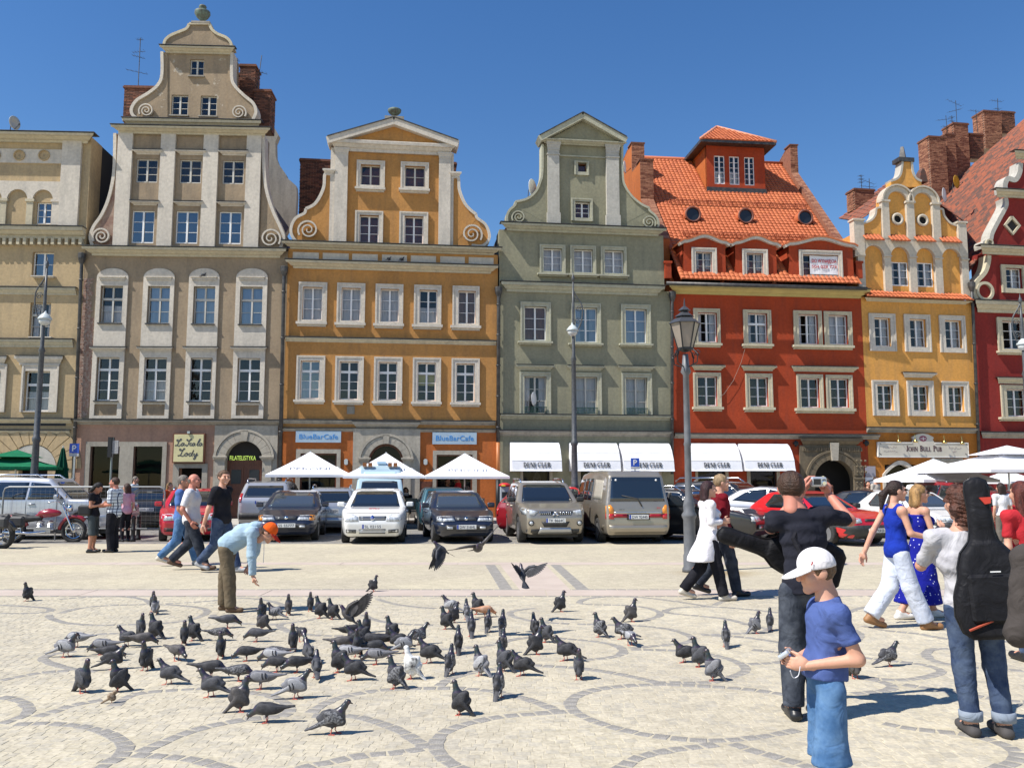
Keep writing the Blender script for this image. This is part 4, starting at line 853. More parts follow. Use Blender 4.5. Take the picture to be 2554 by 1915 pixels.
# -- stepped brick fire walls at both ends
def firewall(u0,u1,top,front,sd,sidem):
 """top: list of (y, z) along the depth; bricks on the street-facing steps, plaster on the side"""
 mb=MB();ys=[p[0] for p in top];body=[(p[0],p[1]) for p in top]+[(top[-1][0],ze-1),(top[0][0],ze-1)]
 m=MB().prism(body,u0+.015,u1-.015);m.v=[(v[1],v[0],v[2]) for v in m.v];o=H.add(m,'fire_wall',sidem);bk=MB()
 for k in range(len(top)-1):
  (ya,za),(yb,zb)=top[k],top[k+1]
  if yb-ya<.02 and zb>za: bricks(bk,u0,u1,ya,ya+.7,za,zb,sd+k,'fr');H.add(MB().box(u0-.04,u1+.04,ya-.05,ya+.7,zb,zb+.07),'coping','brickdark',o)
  else:
   n=max(1,int(math.hypot(yb-ya,zb-za)/.075))
   for j in range(n):
    t0,t1=j/n,(j+.84)/n;p,r=(ya+(yb-ya)*t0,za+(zb-za)*t0),(ya+(yb-ya)*t1,za+(zb-za)*t1)
    for s_ in (0,1): a_,b_=u0+(u1-u0)*s_/2+.006,u0+(u1-u0)*(s_+1)/2-.006;bk.add([(a_,p[0],p[1]+.02),(b_,p[0],p[1]+.02),(b_,r[0],r[1]+.02),(a_,r[0],r[1]+.02),(a_,p[0],p[1]-.04),(b_,p[0],p[1]-.04),(b_,r[0],r[1]-.04),(a_,r[0],r[1]-.04)],[(0,1,2,3),(4,5,1,0),(5,6,2,1),(7,4,0,3)])
 tag(H.add(bk,'brickwork','brick',o),kind='stuff');return o
def onroof(px,py,lift=0.):
 u,v=rcoord(px,py);p=O+V*v;return p.y,p.z+lift
y1,z1=onroof(*Z7(255,705),.3);ya,zA=onroof(*Z7(330,1000),.35)
zt_=lambda px,py,y: H.P(*Z7(px,py),-y)[1]
firewall(-.25,.42,[(ya-.3,zA-.3),(y1,z1),(y1,zt_(250,335,y1)),(y1+1.6,zt_(250,335,y1)),(y1+1.6,zt_(215,200,y1+1.6)),(y1+2.6,zt_(215,200,y1+1.6)),(y1+4.5,zt_(215,260,y1+1.6)),(y1+4.6,ze-1)],0,3,'orange')
yb,zB=onroof(*Z7(1600,490),.3);yc,zC=onroof(*Z7(1830,1030),.3)
firewall(uw-.3,uw+.12,[(yc-.2,zC-.2),(yb,zB),(yb,zt_(1595,220,yb)),(yb+.5,zt_(1595,220,yb)),(yb+3.2,zt_(1595,380,yb)),(yb+3.3,ze-1)],0,9,'brick')
# -- narrow yellow house
H=HY;uw=(HD.o-HY.o).length
y2=wins(H,Z10,[((312+280*i,172+10*i,441+282*i,398+7*i),(285+280*i,136+8*i,491+278*i,432+6*i)) for i in range(3)],cur='split')
y1=wins(H,Z10,[((334+282*i,703+6*i,464+280*i,905+6*i),(310+279*i,666+4*i,514+281*i,946+2*i)) for i in range(3)],cur='')
y1[1]=y1[1][:3]+(H.R(Z10(558,606,806,640),.15),y1[1][4])
zc=Zz(H,*Z10(700,1062));zt=Zz(H,*Z9(660,1612))
ar=H.R(Z10(412,1335,655,1700));dd=H.R(Z10(822,1320,1000,1700));ar=(ar[0],ar[1],.4,ar[3]);dd=(dd[0],dd[1],0,dd[3])
H.add(wall_holes(.004,uw-.004,0,zc,[ar,dd]),'shop_front_wall',plaster('dark_orange_plaster',(.46,.17,.03),.35,.12,43));H.add(MB().box(.01,uw-.01,1.1,9,0,zc),'shop_interior','room')
shell(H,uw,zt,[w[0] for w in y1+y2],'yellow',zc);put(H,y1);put(H,y2)
cornice(H,Z10(272,1046,1145,1082),'grime',.22,ends=False,name='string_course')
cornice(H,Z9(238,1618,1092,1640),'cream_trim',.25,cap=False)
q=H.R(Z9(240,1582,1092,1612),.2);tb=MB();tiles(tb,Vector((q[0],-.42,q[2])),Vector((1,0,0)),Vector((0,.8,.6)).normalized(),Vector((0,-.6,.8)),int((q[1]-q[0])/.2),2,.2,.3)
tag(H.add(tb,'eaves_tiles','tile'),kind='stuff');H.add(MB().add([(q[0],-.4,q[2]-.02),(q[1],-.4,q[2]-.02),(q[1],.1,q[2]+.35),(q[0],.1,q[2]+.35)],[(0,1,2,3)]),'eaves_slope','tile')
zb=Zz(H,*Z9(640,1585));L1=H.P(*Z9(195,1420))[0];R1=H.P(*Z9(1075,1440))[0];zs=Zz(H,*Z9(640,1282));ztop=Zz(H,*Z9(620,1135))
ops=[H.R(Z9(a,1280,b,1580)) for a,b in ((250,405),(460,607),(662,810),(867,1020))]
outl=[(L1,zs),(L1,ztop),(R1,ztop),(R1,zs)]
for a,b,_,_ in ops[::-1]: c,r=(a+b)/2,(b-a)/2;outl+=[(c+r*math.cos(math.pi*k/12),zs+r*math.sin(math.pi*k/12)) for k in range(13)]
gw=wins(H,Z9,[((468,1316,600,1506),),((670,1322,798,1513),)],y=.14,cur='split',depth=.06)
ga=H.add(wall_holes(L1,R1,zb-.05,ztop+.2,[w[0] for w in gw],y=.14,t=.2),'gable_wall','yellow');H.add(MB().box(L1+.02,R1-.02,1.2,1.25,zb,ztop),'attic_interior','room',ga);put(H,gw)
ao=H.add(MB().prism(outl,-.02,.15),'arcade','ivory')
es=[L1]+[v for o_ in ops for v in (o_[0],o_[1])]+[R1]
for k in range(5): H.add(MB().box(es[2*k],es[2*k+1],-.02,.15,zb-.05,zs).box(es[2*k]-.03,es[2*k+1]+.03,-.07,.1,zs-.03,zs+.03),'arcade_pier','ivory',ao)
z2=Zz(H,*Z9(620,990));z3=Zz(H,*Z9(620,845));zl=ztop
cs=[H.P(*Z9(x,y)) for x,y in ((512,975),(712,985))]
up_=H.R(Z9(385,840,845,1135));U_=[H.R(Z9(a,850,b,1100)) for a,b in ((385,440),(580,640),(785,845))]
acs=[(H.P(*Z9(505,835))[0],z3),(H.P(*Z9(710,840))[0],z3)];ra=abs(H.P(*Z9(505+70,835))[0]-acs[0][0]);rb=abs(H.P(*Z9(505+122,835))[0]-acs[0][0])
pl=[(up_[0],zl-.02)]+[(acs[0][0]+rb*math.cos(math.pi*(1-k/12)),z3+rb*math.sin(math.pi*(1-k/12))) for k in range(10)]+[(acs[1][0]+rb*math.cos(math.pi*(1-k/12)),z3+rb*math.sin(math.pi*(1-k/12))) for k in range(3,13)]+[(up_[1],zl-.02)]
uo=H.add(MB().prism(pl,.12,.5),'gable_wall','yellow')
for c in acs: H.add(MB().strip([(c[0]+(ra+rb)/2*math.cos(math.pi*k/16),c[1]+(ra+rb)/2*math.sin(math.pi*k/16)) for k in range(17)],(rb-ra)*.7,-.02,.3).strip([(c[0]+rb*math.cos(math.pi*k/16),c[1]+rb*math.sin(math.pi*k/16)) for k in range(17)],.07,-.1,.4),'arch_moulding','ivory',uo)
for q in U_: H.add(MB().box(q[0],q[1],-.03,.2,zl-.05,z3+.02).box(q[0]-.05,q[1]+.05,-.09,.2,z3-.05,z3+.05),'pier','ivory',uo)
for c in cs: H.add(MB().lathe([(.3,0),(.3,-.1),(.25,-.14),(.19,-.12),(.18,0.)],(c[0],.13,c[1]),24,'y'),'round_window','ivory',uo,True);H.add(MB().lathe([(.185,-.02),(.05,-.02)],(c[0],.12,c[1]),20,'y'),'round_pane','room',uo)
for a,b in ((160,240),(990,1056)): q=H.R(Z9(a,990 if a<500 else 1012,b,1275));H.add(MB().box(q[0],q[1],-.04,.35,q[2],q[3]).box(q[0]-.05,q[1]+.05,-.09,.4,q[3],q[3]+.08),'corner_pier','ivory',uo)
for pts,cl in (([(240,1010),(300,985),(335,940),(345,890),(385,885)],[(385,1130),(240,1125)]),([(845,895),(872,900),(885,950),(930,1005),(990,1030)],[(990,1135),(845,1130)])):
 c=spline(poly(H,Z9.L(pts)));w_=H.add(MB().prism(c+poly(H,Z9.L(cl)),.1,.5),'gable_wing','yellow',uo);H.add(MB().strip(c,.09,.03,.55),'gable_moulding','ivory',w_)
for a,b,yy in ((240,395,1108),(443,600,1115),(648,805,1120),(850,1010,1128)):
 q=H.R(Z9(a,yy,b,yy+38),.15);tb=MB();n=max(1,int((q[1]-q[0])/.19));tiles(tb,Vector((q[0],-.24,q[2])),Vector((1,0,0)),Vector((0,.7,.71)),Vector((0,-.71,.7)),n,1,(q[1]-q[0])/n,.5)
 H.add(tb,'tile_ledge','tile',uo)
fp=Z9.L([(455,718),(458,668),(500,655),(540,625),(545,520),(625,520),(632,610),(660,655),(698,672),(705,720)]);fo=H.add(MB().prism(poly(H,fp),.05,.45),'finial','yellow')
for pts in (((455,672),(505,655),(535,610),(548,520)),((622,520),(632,605),(660,655),(700,675))): H.add(MB().strip(spline(poly(H,Z9.L(pts))),.1,0.,.5),'gable_moulding','greypil',fo)
q=H.R(Z9(515,488,637,520));H.add(MB().box(q[0],q[1],-.03,.53,q[2],q[3]),'finial_cap','lead',fo);q2=H.R(Z9(540,390,600,488));uc=(q2[0]+q2[1])/2
H.add(MB().lathe([((q2[1]-q2[0])/2,q2[2]),((q2[1]-q2[0])*.38,q2[2]+(q2[3]-q2[2])*.5),((q2[1]-q2[0])*.22,q2[3]),(.02,q2[3]+.02)],(uc,.25,0),4),'finial_spike','lead',fo)
def slope_roof(H,pts_px_v,m='oldtile',name='roof',tw=.22,th=.3,sd=0,parent=None):
 """four corners as (px, py, v): eave-front, eave-back, ridge-back, ridge-front"""
 P=[]
 for px,py,v in pts_px_v: u,z=H.P(px,py,v);P.append(Vector((u,-v,z)))
 o=H.add(MB().add([tuple(p) for p in P],[(0,1,2,3)]),name,m,parent);a,b,c,d=P
 Ud=(b-a);Vd=(d-a);lu=max(Ud.length,(c-d).length);nu,nv=int(lu/tw),int(Vd.length/th);Nn=Ud.cross(Vd).normalized()
 if Nn.z<0: Nn=-Nn
 mb=MB();rnd=random.Random(sd)
 for j in range(nv):
  t=j/nv;r0,r1=a.lerp(d,t),b.lerp(c,t);n=max(1,int((r1-r0).length/tw));Vs=((d-a).lerp(c-b,.5))/nv;Us=(r1-r0)/n
  for i in range(n):
   p=r0+Us*i;k=Us*.94;l=.03+rnd.uniform(0,.015)
   mb.add([tuple(p+Nn*l),tuple(p+k*.5+Nn*(l+.03)),tuple(p+k+Nn*l),tuple(p+k+Vs*1.05+Nn*.005),tuple(p+k*.5+Vs*1.05+Nn*.03),tuple(p+Vs*1.05+Nn*.005),tuple(p-Nn*.01),tuple(p+k-Nn*.01)],[(0,1,4,5),(1,2,3,4),(6,7,2,1,0)])
 tag(H.add(mb,'tile_courses',m,o),kind='stuff');return o
slope_roof(H,[(*Z9(190,1000),-.6),(*Z9(40,975),-8.),(*Z9(500,640),-8.),(*Z9(640,690),-.6)],sd=3)
slope_roof(H,[(*Z9(1060,1020),-.6),(*Z9(900,900),-8.),(*Z9(560,640),-8.),(*Z9(600,690),-.6)],sd=4)
chimney(H,Z9(166,752,322,900),-6.,.8,'brick',sd=21);q=H.R(Z9(680,570,745,680),-3.);H.add(MB().prism([(q[0],q[2]),(q[1],q[2]),(q[1]-.1,q[3]-.2),((q[0]+q[1])/2,q[3]),(q[0]+.1,q[3]-.2)],3,3.4),'ridge_finial','oldtile')
q=ar;c=(q[0]+q[1])/2;fr=MB();f=H.R(Z10(388,1302,682,1700));hh=f[3]-q[3]
arc=lambda a,b,z,h,n=12: [(a+(b-a)*k/n,z+h*math.sin(math.pi*k/n)) for k in range(n+1)]
zsp=q[3]-.45;inn=arc(q[0],q[1],zsp,.45);out_=arc(f[0],f[1],zsp,f[3]-zsp)
po=H.add(MB().prism([(f[0],0)]+out_+[(f[1],0),(q[1],0)]+inn[::-1]+[(q[0],0)],-.06,.2),'window_surround','white');p=obj('pane',unit_quad(GLD),po,(q[0],.16,q[2]));p.scale=(q[1]-q[0],1,q[3]-q[2])
f=H.R(Z10(780,1286,1030,1700));q=dd;do=H.add(MB().box(f[0],q[0],-.07,.15,0,f[3]).box(q[1],f[1],-.07,.15,0,f[3]).box(q[0],q[1],-.07,.15,q[3]-.55,f[3]),'door_surround','stone');mb=MB()
for k in range(5): mb.box(q[0],q[1],-.1,-.065,f[3]-.12-k*.12,f[3]-.05-k*.12)
H.add(mb,'door_shutter','stone',do);p=obj('pane',unit_quad(GLD),do,(q[0],.12,0));p.scale=(q[1]-q[0],1,q[3]-.55)
Zs=Zm(2180,1080,8.848);q=H.R(Zs(85,215,2075,525),.1);s=thing('pub_sign','long cream pub sign board with arched middle and four brass lamps','sign',H.W((q[0]+q[1])/2,.04,q[2]),H.a);hw,hh=(q[1]-q[0])/2,q[3]-q[2]
cb=mat('cream_sign_board',(.60,.55,.46),.55,(.54,.5,.42),2);kx=2*hw/1990
X=lambda x: (x-1080)*kx;Zq=lambda y: (525-y)*kx
MB().prism([(-hw,0),(hw,0),(hw,hh),(X(1335),hh),(X(1290),Zq(175)),(X(1315),Zq(150)),(X(1310),Zq(125)),(X(1200),Zq(70)),(X(1080),Zq(52)),(X(960),Zq(70)),(X(850),Zq(125)),(X(845),Zq(150)),(X(870),Zq(175)),(X(830),hh),(-hw,hh)],-.08,.03).obj('board',cb,s)
mw=mat('sign_border',(.72,.70,.66),.5);MB().strip([(-hw,0),(hw,0),(hw,hh),(X(1335),hh)],.05,-.1,.0).strip([(X(830),hh),(-hw,hh),(-hw,0)],.05,-.1,.0).obj('border',mw,s)
serif('John Bull Pub',Zq(300)-Zq(410),.2,.08).obj('lettering',mat('brown_lettering',(.09,.045,.05),.6),s,(X(1090),-.085,Zq(410)))
pm=mat('pale_lettering',(.36,.30,.28),.6)
for (x0,y0,w,n,sd) in ((190,350,330,15,1),(205,425,320,15,2),(1640,358,300,17,3),(1730,432,80,6,4)):
 MB().strip([(X(x0)+a,Zq(y0)+b) for a,b in scribble(n,w*kx,45*kx,sd)],.013,-.086,-.078).obj('script_lettering',pm,s)
MB().lathe([(.02,-.088),(.13,-.087),(.13,-.08)],(X(1080),0,Zq(155)),20,'y').xf(Matrix.Translation((X(1080),0,0)) @ Matrix.Scale(1.45,4,(1,0,0)) @ Matrix.Translation((-X(1080),0,0))).obj('emblem',mat('maroon_emblem',(.25,.05,.09),.5),s)
MB().box(X(1015),X(1145),-.094,-.087,Zq(162),Zq(150)).box(X(1074),X(1088),-.0945,-.087,Zq(190),Zq(125)).obj('emblem_bar',mw,s)
for x in (130,2030):
 for y in (255,470): MB().strip([(X(x-30),Zq(y-15)),(X(x),Zq(y)),(X(x+25),Zq(y+20))],.03,-.086,-.078).obj('corner_ornament',M_['ink'],s)
br=mat('brass',(.75,.5,.16),.22,metal=1.)
for x,y in ((478,225),(845,220),(1480,235),(1875,250)):
 cx,cz=X(x),Zq(y);lo_=MB().lathe([(.015,.13),(.03,.11),(.07,.05),(.11,-.03),(.1,-.04)],(cx,-.3,cz),14).obj('sign_lamp',br,s,smooth=True)
 MB().tube([(cx,-.3,cz+.12),(cx,-.28,cz+.3),(cx,-.15,cz+.36),(cx,.02,cz+.33)],.014,6).obj('lamp_arm',br,lo_)
 # -- dark red house at the right edge
H=HD;uw=H.P(2900,1100)[0]
d3=wins(H,Z9,[((1368,1368,1500,1530),(1350,1340,1530,1560),None,None,dict(cur='split')),((1700,1390,1830,1550),(1680,1360,1860,1580))],sm='cream_trim')
d2=wins(H,Z10,[((1328,198,1500,420),(1305,168,1540,432),(1310,430,1550,460),None,dict(open_left=True,cur='')),((1700,210,1860,440),(1680,180,1890,450),(1670,445,1900,475))],sm='cream_trim')
d1=wins(H,Z10,[((1362,738,1520,955),(1335,705,1545,960),(1326,957,1560,988),(1310,645,1560,690),dict(cur='')),((1710,745,1870,965),(1690,715,1900,970),(1680,968,1910,998),(1665,655,1915,700))],sm='cream_trim')
zc=Zz(H,*Z10(1300,1100));zt=Zz(H,*Z10(1300,85));shell(H,uw,zt,[w[0] for w in d1+d2],'dred',0);put(H,d1);put(H,d2)
cornice(H,Z10(1112,45,1900,128),'cream_trim',.4);cornice(H,Z10(1165,1082,1900,1126),'grime',.22,name='string_course')
z1=Zz(H,*Z9(1400,1235));o=H.P(*Z9(1235,1400))[0];ga=H.add(wall_holes(o,uw,zt,z1,[w[0] for w in d3],y=.12),'gable_wall','dred');H.add(MB().box(o+.02,uw,1.2,1.25,zt,z1),'attic_interior','room',ga)
for w in d3: w[4]['y']=.12
put(H,d3);cornice(H,Z9(1155,1205,1900,1262),'cream_trim',.35)
wg=curve_wing(H,Z9.L([(1236,1265),(1232,1320),(1205,1400),(1140,1475),(1118,1540),(1135,1610)]),[Z9(1300,1640),Z9(1300,1265)],'dred','cream_trim',tw=.2)
u,z=H.P(*Z9(1200,1552));H.add(MB().strip([(u+.4*math.cos(2*math.pi*k/24),z+.4*math.sin(2*math.pi*k/24)) for k in range(25)],.13,-.06,.1),'ring_moulding','cream_trim')
curve_wing(H,Z9.L([(1385,800),(1390,860),(1345,950),(1280,1075),(1262,1140),(1215,1160),(1218,1200)]),[Z9(1700,1210),Z9(1700,800)],'dred','greypil',y=.2,tw=.2)
u,z=H.P(*Z9(1245,1165));H.add(MB().strip([(u+.16*math.cos(2*math.pi*k/18),z+.16*math.sin(2*math.pi*k/18)) for k in range(19)],.08,.02,.25),'ring_moulding','cream_trim')
cornice(H,Z9(1295,750,1900,800),'cream_trim',.3,y=.15)
curve_wing(H,Z9.L([(1510,520),(1500,600),(1465,655),(1410,645),(1385,690),(1390,750)]),[Z9(1700,750),Z9(1700,500)],'dred','greypil',y=.25,tw=.25)
cornice(H,Z9(1450,440,1900,490),'cream_trim',.3,y=.2)
c=H.P(*Z9(1435,1022));dm_=H.add(MB().strip([(c[0],c[1]+.42),(c[0]+.38,c[1]),(c[0],c[1]-.42),(c[0]-.38,c[1]),(c[0],c[1]+.42)],.14,.1,.25),'diamond_window','cream_trim');H.add(MB().prism([(c[0],c[1]+.36),(c[0]+.33,c[1]),(c[0],c[1]-.36),(c[0]-.33,c[1])],.19,.21),'pane','room',dm_)
slope_roof(H,[(*Z9(1075,1400),-.7),(*Z9(820,800),-9.),(*Z9(1700,20),-9.),(*Z9(1900,300),-.7)],sd=5)
for r,v,s_ in (((770,335,905,900),-8.2,31),((905,312,978,820),-8.6,32),((966,228,1082,800),-9.,33),((1200,130,1335,420),-10.,34)): chimney(H,Z9(*r),v,1.0,'brick',sd=s_)
chimney(H,Z9(1335,135,1440,300),-10.5,.6,sd=35);chimney(H,Z9(1080,312,1190,500),-9.4,.6,sd=36)
# -- downpipes
pipe(HL,[Z2(530,100),Z2(528,150),Z2(466,1700)],label='grey downpipe between the cream house and the beige house')
pipe(HO,[Z2(1838,185),Z2(1836,240),Z2(1805,1700)],label='dark downpipe between the beige house and the ochre house',r=.08)
pp=pipe(HG,[Z3(1612,1380),Z3(1612,1430),Z4(1608,870)],label='black and orange downpipe between the ochre house and the green house',r=.08)
a=HG.P(*Z4(1608,870),.16);pb=HG.W(a[0],.16,0);MB().tube([(0,0,1.7),(0,0,a[1]+.02)],.085,10).obj('lower_pipe',M_['copper'],pp,smooth=True);MB().tube([(0,0,0),(0,0,1.72)],.1,10).obj('pipe_foot',M_['iron'],pp,smooth=True)
for ch in pp.children[-2:]: ch.location=pb-pp.location
pipe(HR,[Z7(388,1440),Z7(386,1500),Z8(108,1250)],label='black downpipe between the green house and the red house')
pipe(HD,[Z9(1095,1500),Z10(1105,100),Z10(1165,1500)],label='dark red downpipe between the yellow house and the dark red house',m='lead')
# -- ground
def groundmat(name,a,b,c,sc=1.,bump=.3,dash=True,stain=False):
 m=mat(name,a,.9,bump=bump*.4,bscale=45,spec=.25);N=m.node_tree.nodes;L=m.node_tree.links;bs=N['Principled BSDF']
 g=N.new('ShaderNodeNewGeometry');v=N.new('ShaderNodeTexVoronoi');v.inputs['Scale'].default_value=9.5*sc;v.feature='F1'
 mp=N.new('ShaderNodeMapping');mp.inputs['Scale'].default_value=(1,1,0);L.new(g.outputs['Position'],mp.inputs['Vector']);L.new(mp.outputs[0],v.inputs['Vector'])
 n1=N.new('ShaderNodeTexNoise');n1.inputs['Scale'].default_value=.5;n1.inputs['Detail'].default_value=6;L.new(mp.outputs[0],n1.inputs['Vector'])
 n2=N.new('ShaderNodeTexNoise');n2.inputs['Scale'].default_value=30;n2.inputs['Detail'].default_value=5;L.new(mp.outputs[0],n2.inputs['Vector'])
 r=N.new('ShaderNodeValToRGB');r.color_ramp.elements[0].color=(*a,1);r.color_ramp.elements[1].color=(*b,1);r.color_ramp.elements[0].position=.38;r.color_ramp.elements[1].position=.62;L.new(n1.outputs['Fac'],r.inputs[0])
 x=N.new('ShaderNodeMix');x.data_type='RGBA';x.blend_type='MULTIPLY';x.inputs['Factor'].default_value=.16;L.new(r.outputs[0],x.inputs['A']);L.new(v.outputs['Color'],x.inputs['B'])
 hsv=N.new('ShaderNodeSeparateColor');L.new(v.outputs['Color'],hsv.inputs[0]);gr=N.new('ShaderNodeCombineColor');
 for k in range(3): L.new(hsv.outputs[0],gr.inputs[k])
 L.new(gr.outputs[0],x.inputs['B'])
 y=N.new('ShaderNodeMix');y.data_type='RGBA';y.blend_type='MULTIPLY';y.inputs['Factor'].default_value=.75;L.new(x.outputs['Result'],y.inputs['A'])
 r2=N.new('ShaderNodeValToRGB');r2.color_ramp.elements[0].color=(*c,1);r2.color_ramp.elements[1].color=(1.15,1.15,1.12,1);r2.color_ramp.elements[0].position=.32;r2.color_ramp.elements[1].position=.6;L.new(n2.outputs['Fac'],r2.inputs[0]);L.new(r2.outputs[0],y.inputs['B'])
 out=y.outputs['Result']
 if stain:
  s=G(1820,1428);d=N.new('ShaderNodeVectorMath');d.operation='SUBTRACT';d.inputs[1].default_value=s;L.new(g.outputs['Position'],d.inputs[0])
  sc_=N.new('ShaderNodeVectorMath');sc_.operation='MULTIPLY';sc_.inputs[1].default_value=(.52,.62,0);L.new(d.outputs[0],sc_.inputs[0])
  ln=N.new('ShaderNodeVectorMath');ln.operation='LENGTH';L.new(sc_.outputs[0],ln.inputs[0])
  ad=N.new('ShaderNodeMath');ad.operation='MULTIPLY_ADD';ad.inputs[1].default_value=1.1;L.new(n1.outputs['Fac'],ad.inputs[0]);L.new(ln.outputs['Value'],ad.inputs[2])
  rr=N.new('ShaderNodeValToRGB');rr.color_ramp.elements[0].position=.6;rr.color_ramp.elements[1].position=1.3;rr.color_ramp.elements[0].color=(.75,.75,.75,1);rr.color_ramp.elements[1].color=(0,0,0,1);L.new(ad.outputs[0],rr.inputs[0])
  z=N.new('ShaderNodeMix');z.data_type='RGBA';L.new(rr.outputs[0],z.inputs['Factor']);L.new(out,z.inputs['A']);z.inputs['B'].default_value=(.27,.19,.085,1);out=z.outputs['Result']
 L.new(out,bs.inputs['Base Color']);return m
GM=groundmat('pale_granite_setts',(.46,.41,.315),(.52,.465,.345),(.8,.79,.77),stain=True)
gr=MB().add([(-1500,-300,0),(1500,-300,0),(1500,2500,0),(-1500,2500,0)],[(0,1,2,3)]).obj('ground',GM);tag(gr,kind='structure')
pinkm=mat('pink_granite',(.51,.425,.36),.85,(.46,.38,.32),1.2,.2,60);ringm=mat('grey_granite',(.235,.22,.195),.85,(.31,.29,.26),9,.4,60)
def px4(*p): return [(700+x/1.193,1350+y/1.193) for x,y in p]
def px5(*p): return [(x/1.7015,1350+y/1.7015) for x,y in p]
ARCS=[px4((1540,560),(1420,582),(1290,592),(1200,588),(1090,575),(980,550),(890,515),(860,485),(880,460),(940,440),(1020,430),(1130,425),(1250,430),(1370,438),(1480,452),(1580,475)),px4((1120,420),(1060,405),(980,390),(900,378),(810,372),(720,368),(640,378),(560,392),(500,410),(470,430)),px4((830,508),(780,485),(720,465),(640,447),(540,437),(430,437),(330,440),(240,450),(160,470),(110,495),(90,510)),px4((850,505),(760,512),(660,520),(560,540),(490,565),(462,600),(480,640),(530,672),(600,700)),px4((90,518),(200,518),(280,535),(350,560),(400,590),(425,615),(340,628),(240,637),(150,655),(60,674),(0,695)),px4((960,700),(1010,674),(1070,640),(1150,622),(1300,603)),px4((1340,600),(1400,620),(1470,640),(1560,665),(1640,700)),px4((1110,420),(1200,420),(1280,418),(1350,400),(1385,380),(1350,355),(1270,335),(1180,325),(1100,322),(1040,322)),px4((1040,318),(1100,312),(1180,305),(1225,295),(1215,280),(1160,262),(1080,252),(980,248),(880,246)),px4((900,352),(980,345),(1020,330),(1000,310),(930,297),(850,290),(760,285),(700,290),(640,305),(540,318),(440,322)),px4((860,245),(760,238),(690,222),(690,207),(760,198)),px4((1060,238),(1110,228),(1130,215),(1100,200),(1030,190),(940,188),(890,184),(905,172),(960,165),(1050,165),(1150,175),(1250,190),(1290,195)),px4((1290,190),(1310,180),(1350,172),(1480,170)),px4((1480,212),(1400,203),(1300,195),(1220,195),(1160,200),(1150,212),(1250,222),(1330,232),(1400,250),(1450,262),(1400,272),(1250,278)),px4((1560,312),(1480,300),(1380,285),(1280,280)),px4((1560,345),(1480,330),(1400,322)),px4((1390,365),(1480,360),(1560,352)),px4((1660,240),(1690,255),(1722,275),(1720,290),(1690,300),(1620,305)),px4((1560,350),(1690,342),(1810,355),(1900,365),(1965,382),(1945,397),(1850,412),(1740,405)),px4((2030,320),(1940,320),(1922,340),(1960,360),(2060,375),(2212,385)),px4((1850,425),(1950,440),(2010,450),(2140,470),(2260,482)),px4((1700,452),(1790,445),(1822,435),(1800,420),(1740,408)),px4((1790,540),(1850,552),(1950,565),(2050,575),(2140,600),(2190,625),(2190,650),(2140,672),(2060,700)),px4((1690,210),(1740,195),(1850,190),(2000,192)),px4((1730,250),(1800,265),(1900,275),(1990,290),(2212,300)),px5((0,305),(120,305),(200,300),(217,290),(190,282),(100,275),(0,270)),px5((210,310),(215,325),(280,345),(400,355),(560,352),(720,345),(830,325),(880,300),(850,282),(740,270),(600,268),(450,272),(330,285),(255,305)),px5((250,245),(400,235),(540,235),(620,250),(640,265)),px5((700,265),(860,255),(960,245)),px5((900,310),(940,335),(1050,350),(1180,352)),px5((1000,240),(1100,245),(1190,265),(1190,280)),px5((1350,325),(1280,340),(1190,350),(1200,370),(1260,390),(1380,400),(1460,400)),px5((1540,310),(1600,335),(1700,350),(1840,355)),px5((1600,245),(1700,270),(1850,285)),px5((330,465),(240,475),(187,490),(190,505),(240,525),(330,545),(420,550)),px5((0,590),(150,560),(300,547)),px5((480,700),(540,660),(600,642),(700,634),(830,625),(960,625),(1060,640),(1150,655),(1220,690),(1230,720),(1190,745)),px5((0,660),(60,668),(110,690),(122,720),(90,745),(0,775)),px5((150,745),(230,720),(330,690),(440,672)),px5((60,775),(200,772),(320,780),(420,800),(490,830),(535,870),(510,910),(440,950),(380,1000)),px5((560,905),(700,912),(820,925),(900,945),(1000,975)),px5((600,895),(670,860),(780,815),(880,785),(1040,755),(1190,742)),px5((360,400),(470,390),(620,395),(700,410))]
RP=[];ring_boxes=[];rnd=random.Random(11)
for A in ARCS:
 c=catmull([G(*p).to_2d().to_3d() for p in A],10);L_=[0]
 for i in range(1,len(c)): L_.append(L_[-1]+(c[i]-c[i-1]).length)
 n=max(2,round(L_[-1]/.118));st=[]
 def at(s):
  i=max(1,min(len(L_)-1,next((k for k in range(len(L_)) if L_[k]>=s),len(L_)-1)));t=(s-L_[i-1])/max(L_[i]-L_[i-1],1e-6);return c[i-1].lerp(c[i],t)
 for k in range(n):
  p,q=at(L_[-1]*(k+.05)/n),at(L_[-1]*(k+.95)/n);d=(q-p);
  if d.length<.03: continue
  d.normalize();nrm=Vector((-d.y,d.x,0));w=.05+rnd.uniform(-.006,.006);h=.0025+rnd.uniform(-.001,.0015)
  j=lambda: Vector((rnd.uniform(-.006,.006),rnd.uniform(-.006,.006),0))
  ring_boxes.append((p.lerp(q,.5),[p-nrm*w+j(),q-nrm*w+j(),q+nrm*w+j(),p+nrm*w+j()],h));RP.append((p.x+q.x)/2);RP.append((p.y+q.y)/2)
def stone_mb(mb,quad,h,bev=.008):
 ctr=sum(quad,Vector((0,0,0)))/4;top=[ctr+(p-ctr)*(1-bev/max((p-ctr).length,.02)) for p in quad];
 mb.add([(p.x,p.y,h) for p in top]+[(p.x,p.y,h-.004) for p in quad]+[(p.x,p.y,-.02) for p in quad],[(0,1,2,3)]+[(i+4,(i+1) % 4+4,(i+1) % 4,i) for i in range(4)]+[(i+8,(i+1) % 4+8,(i+1) % 4+4,i+4) for i in range(4)])
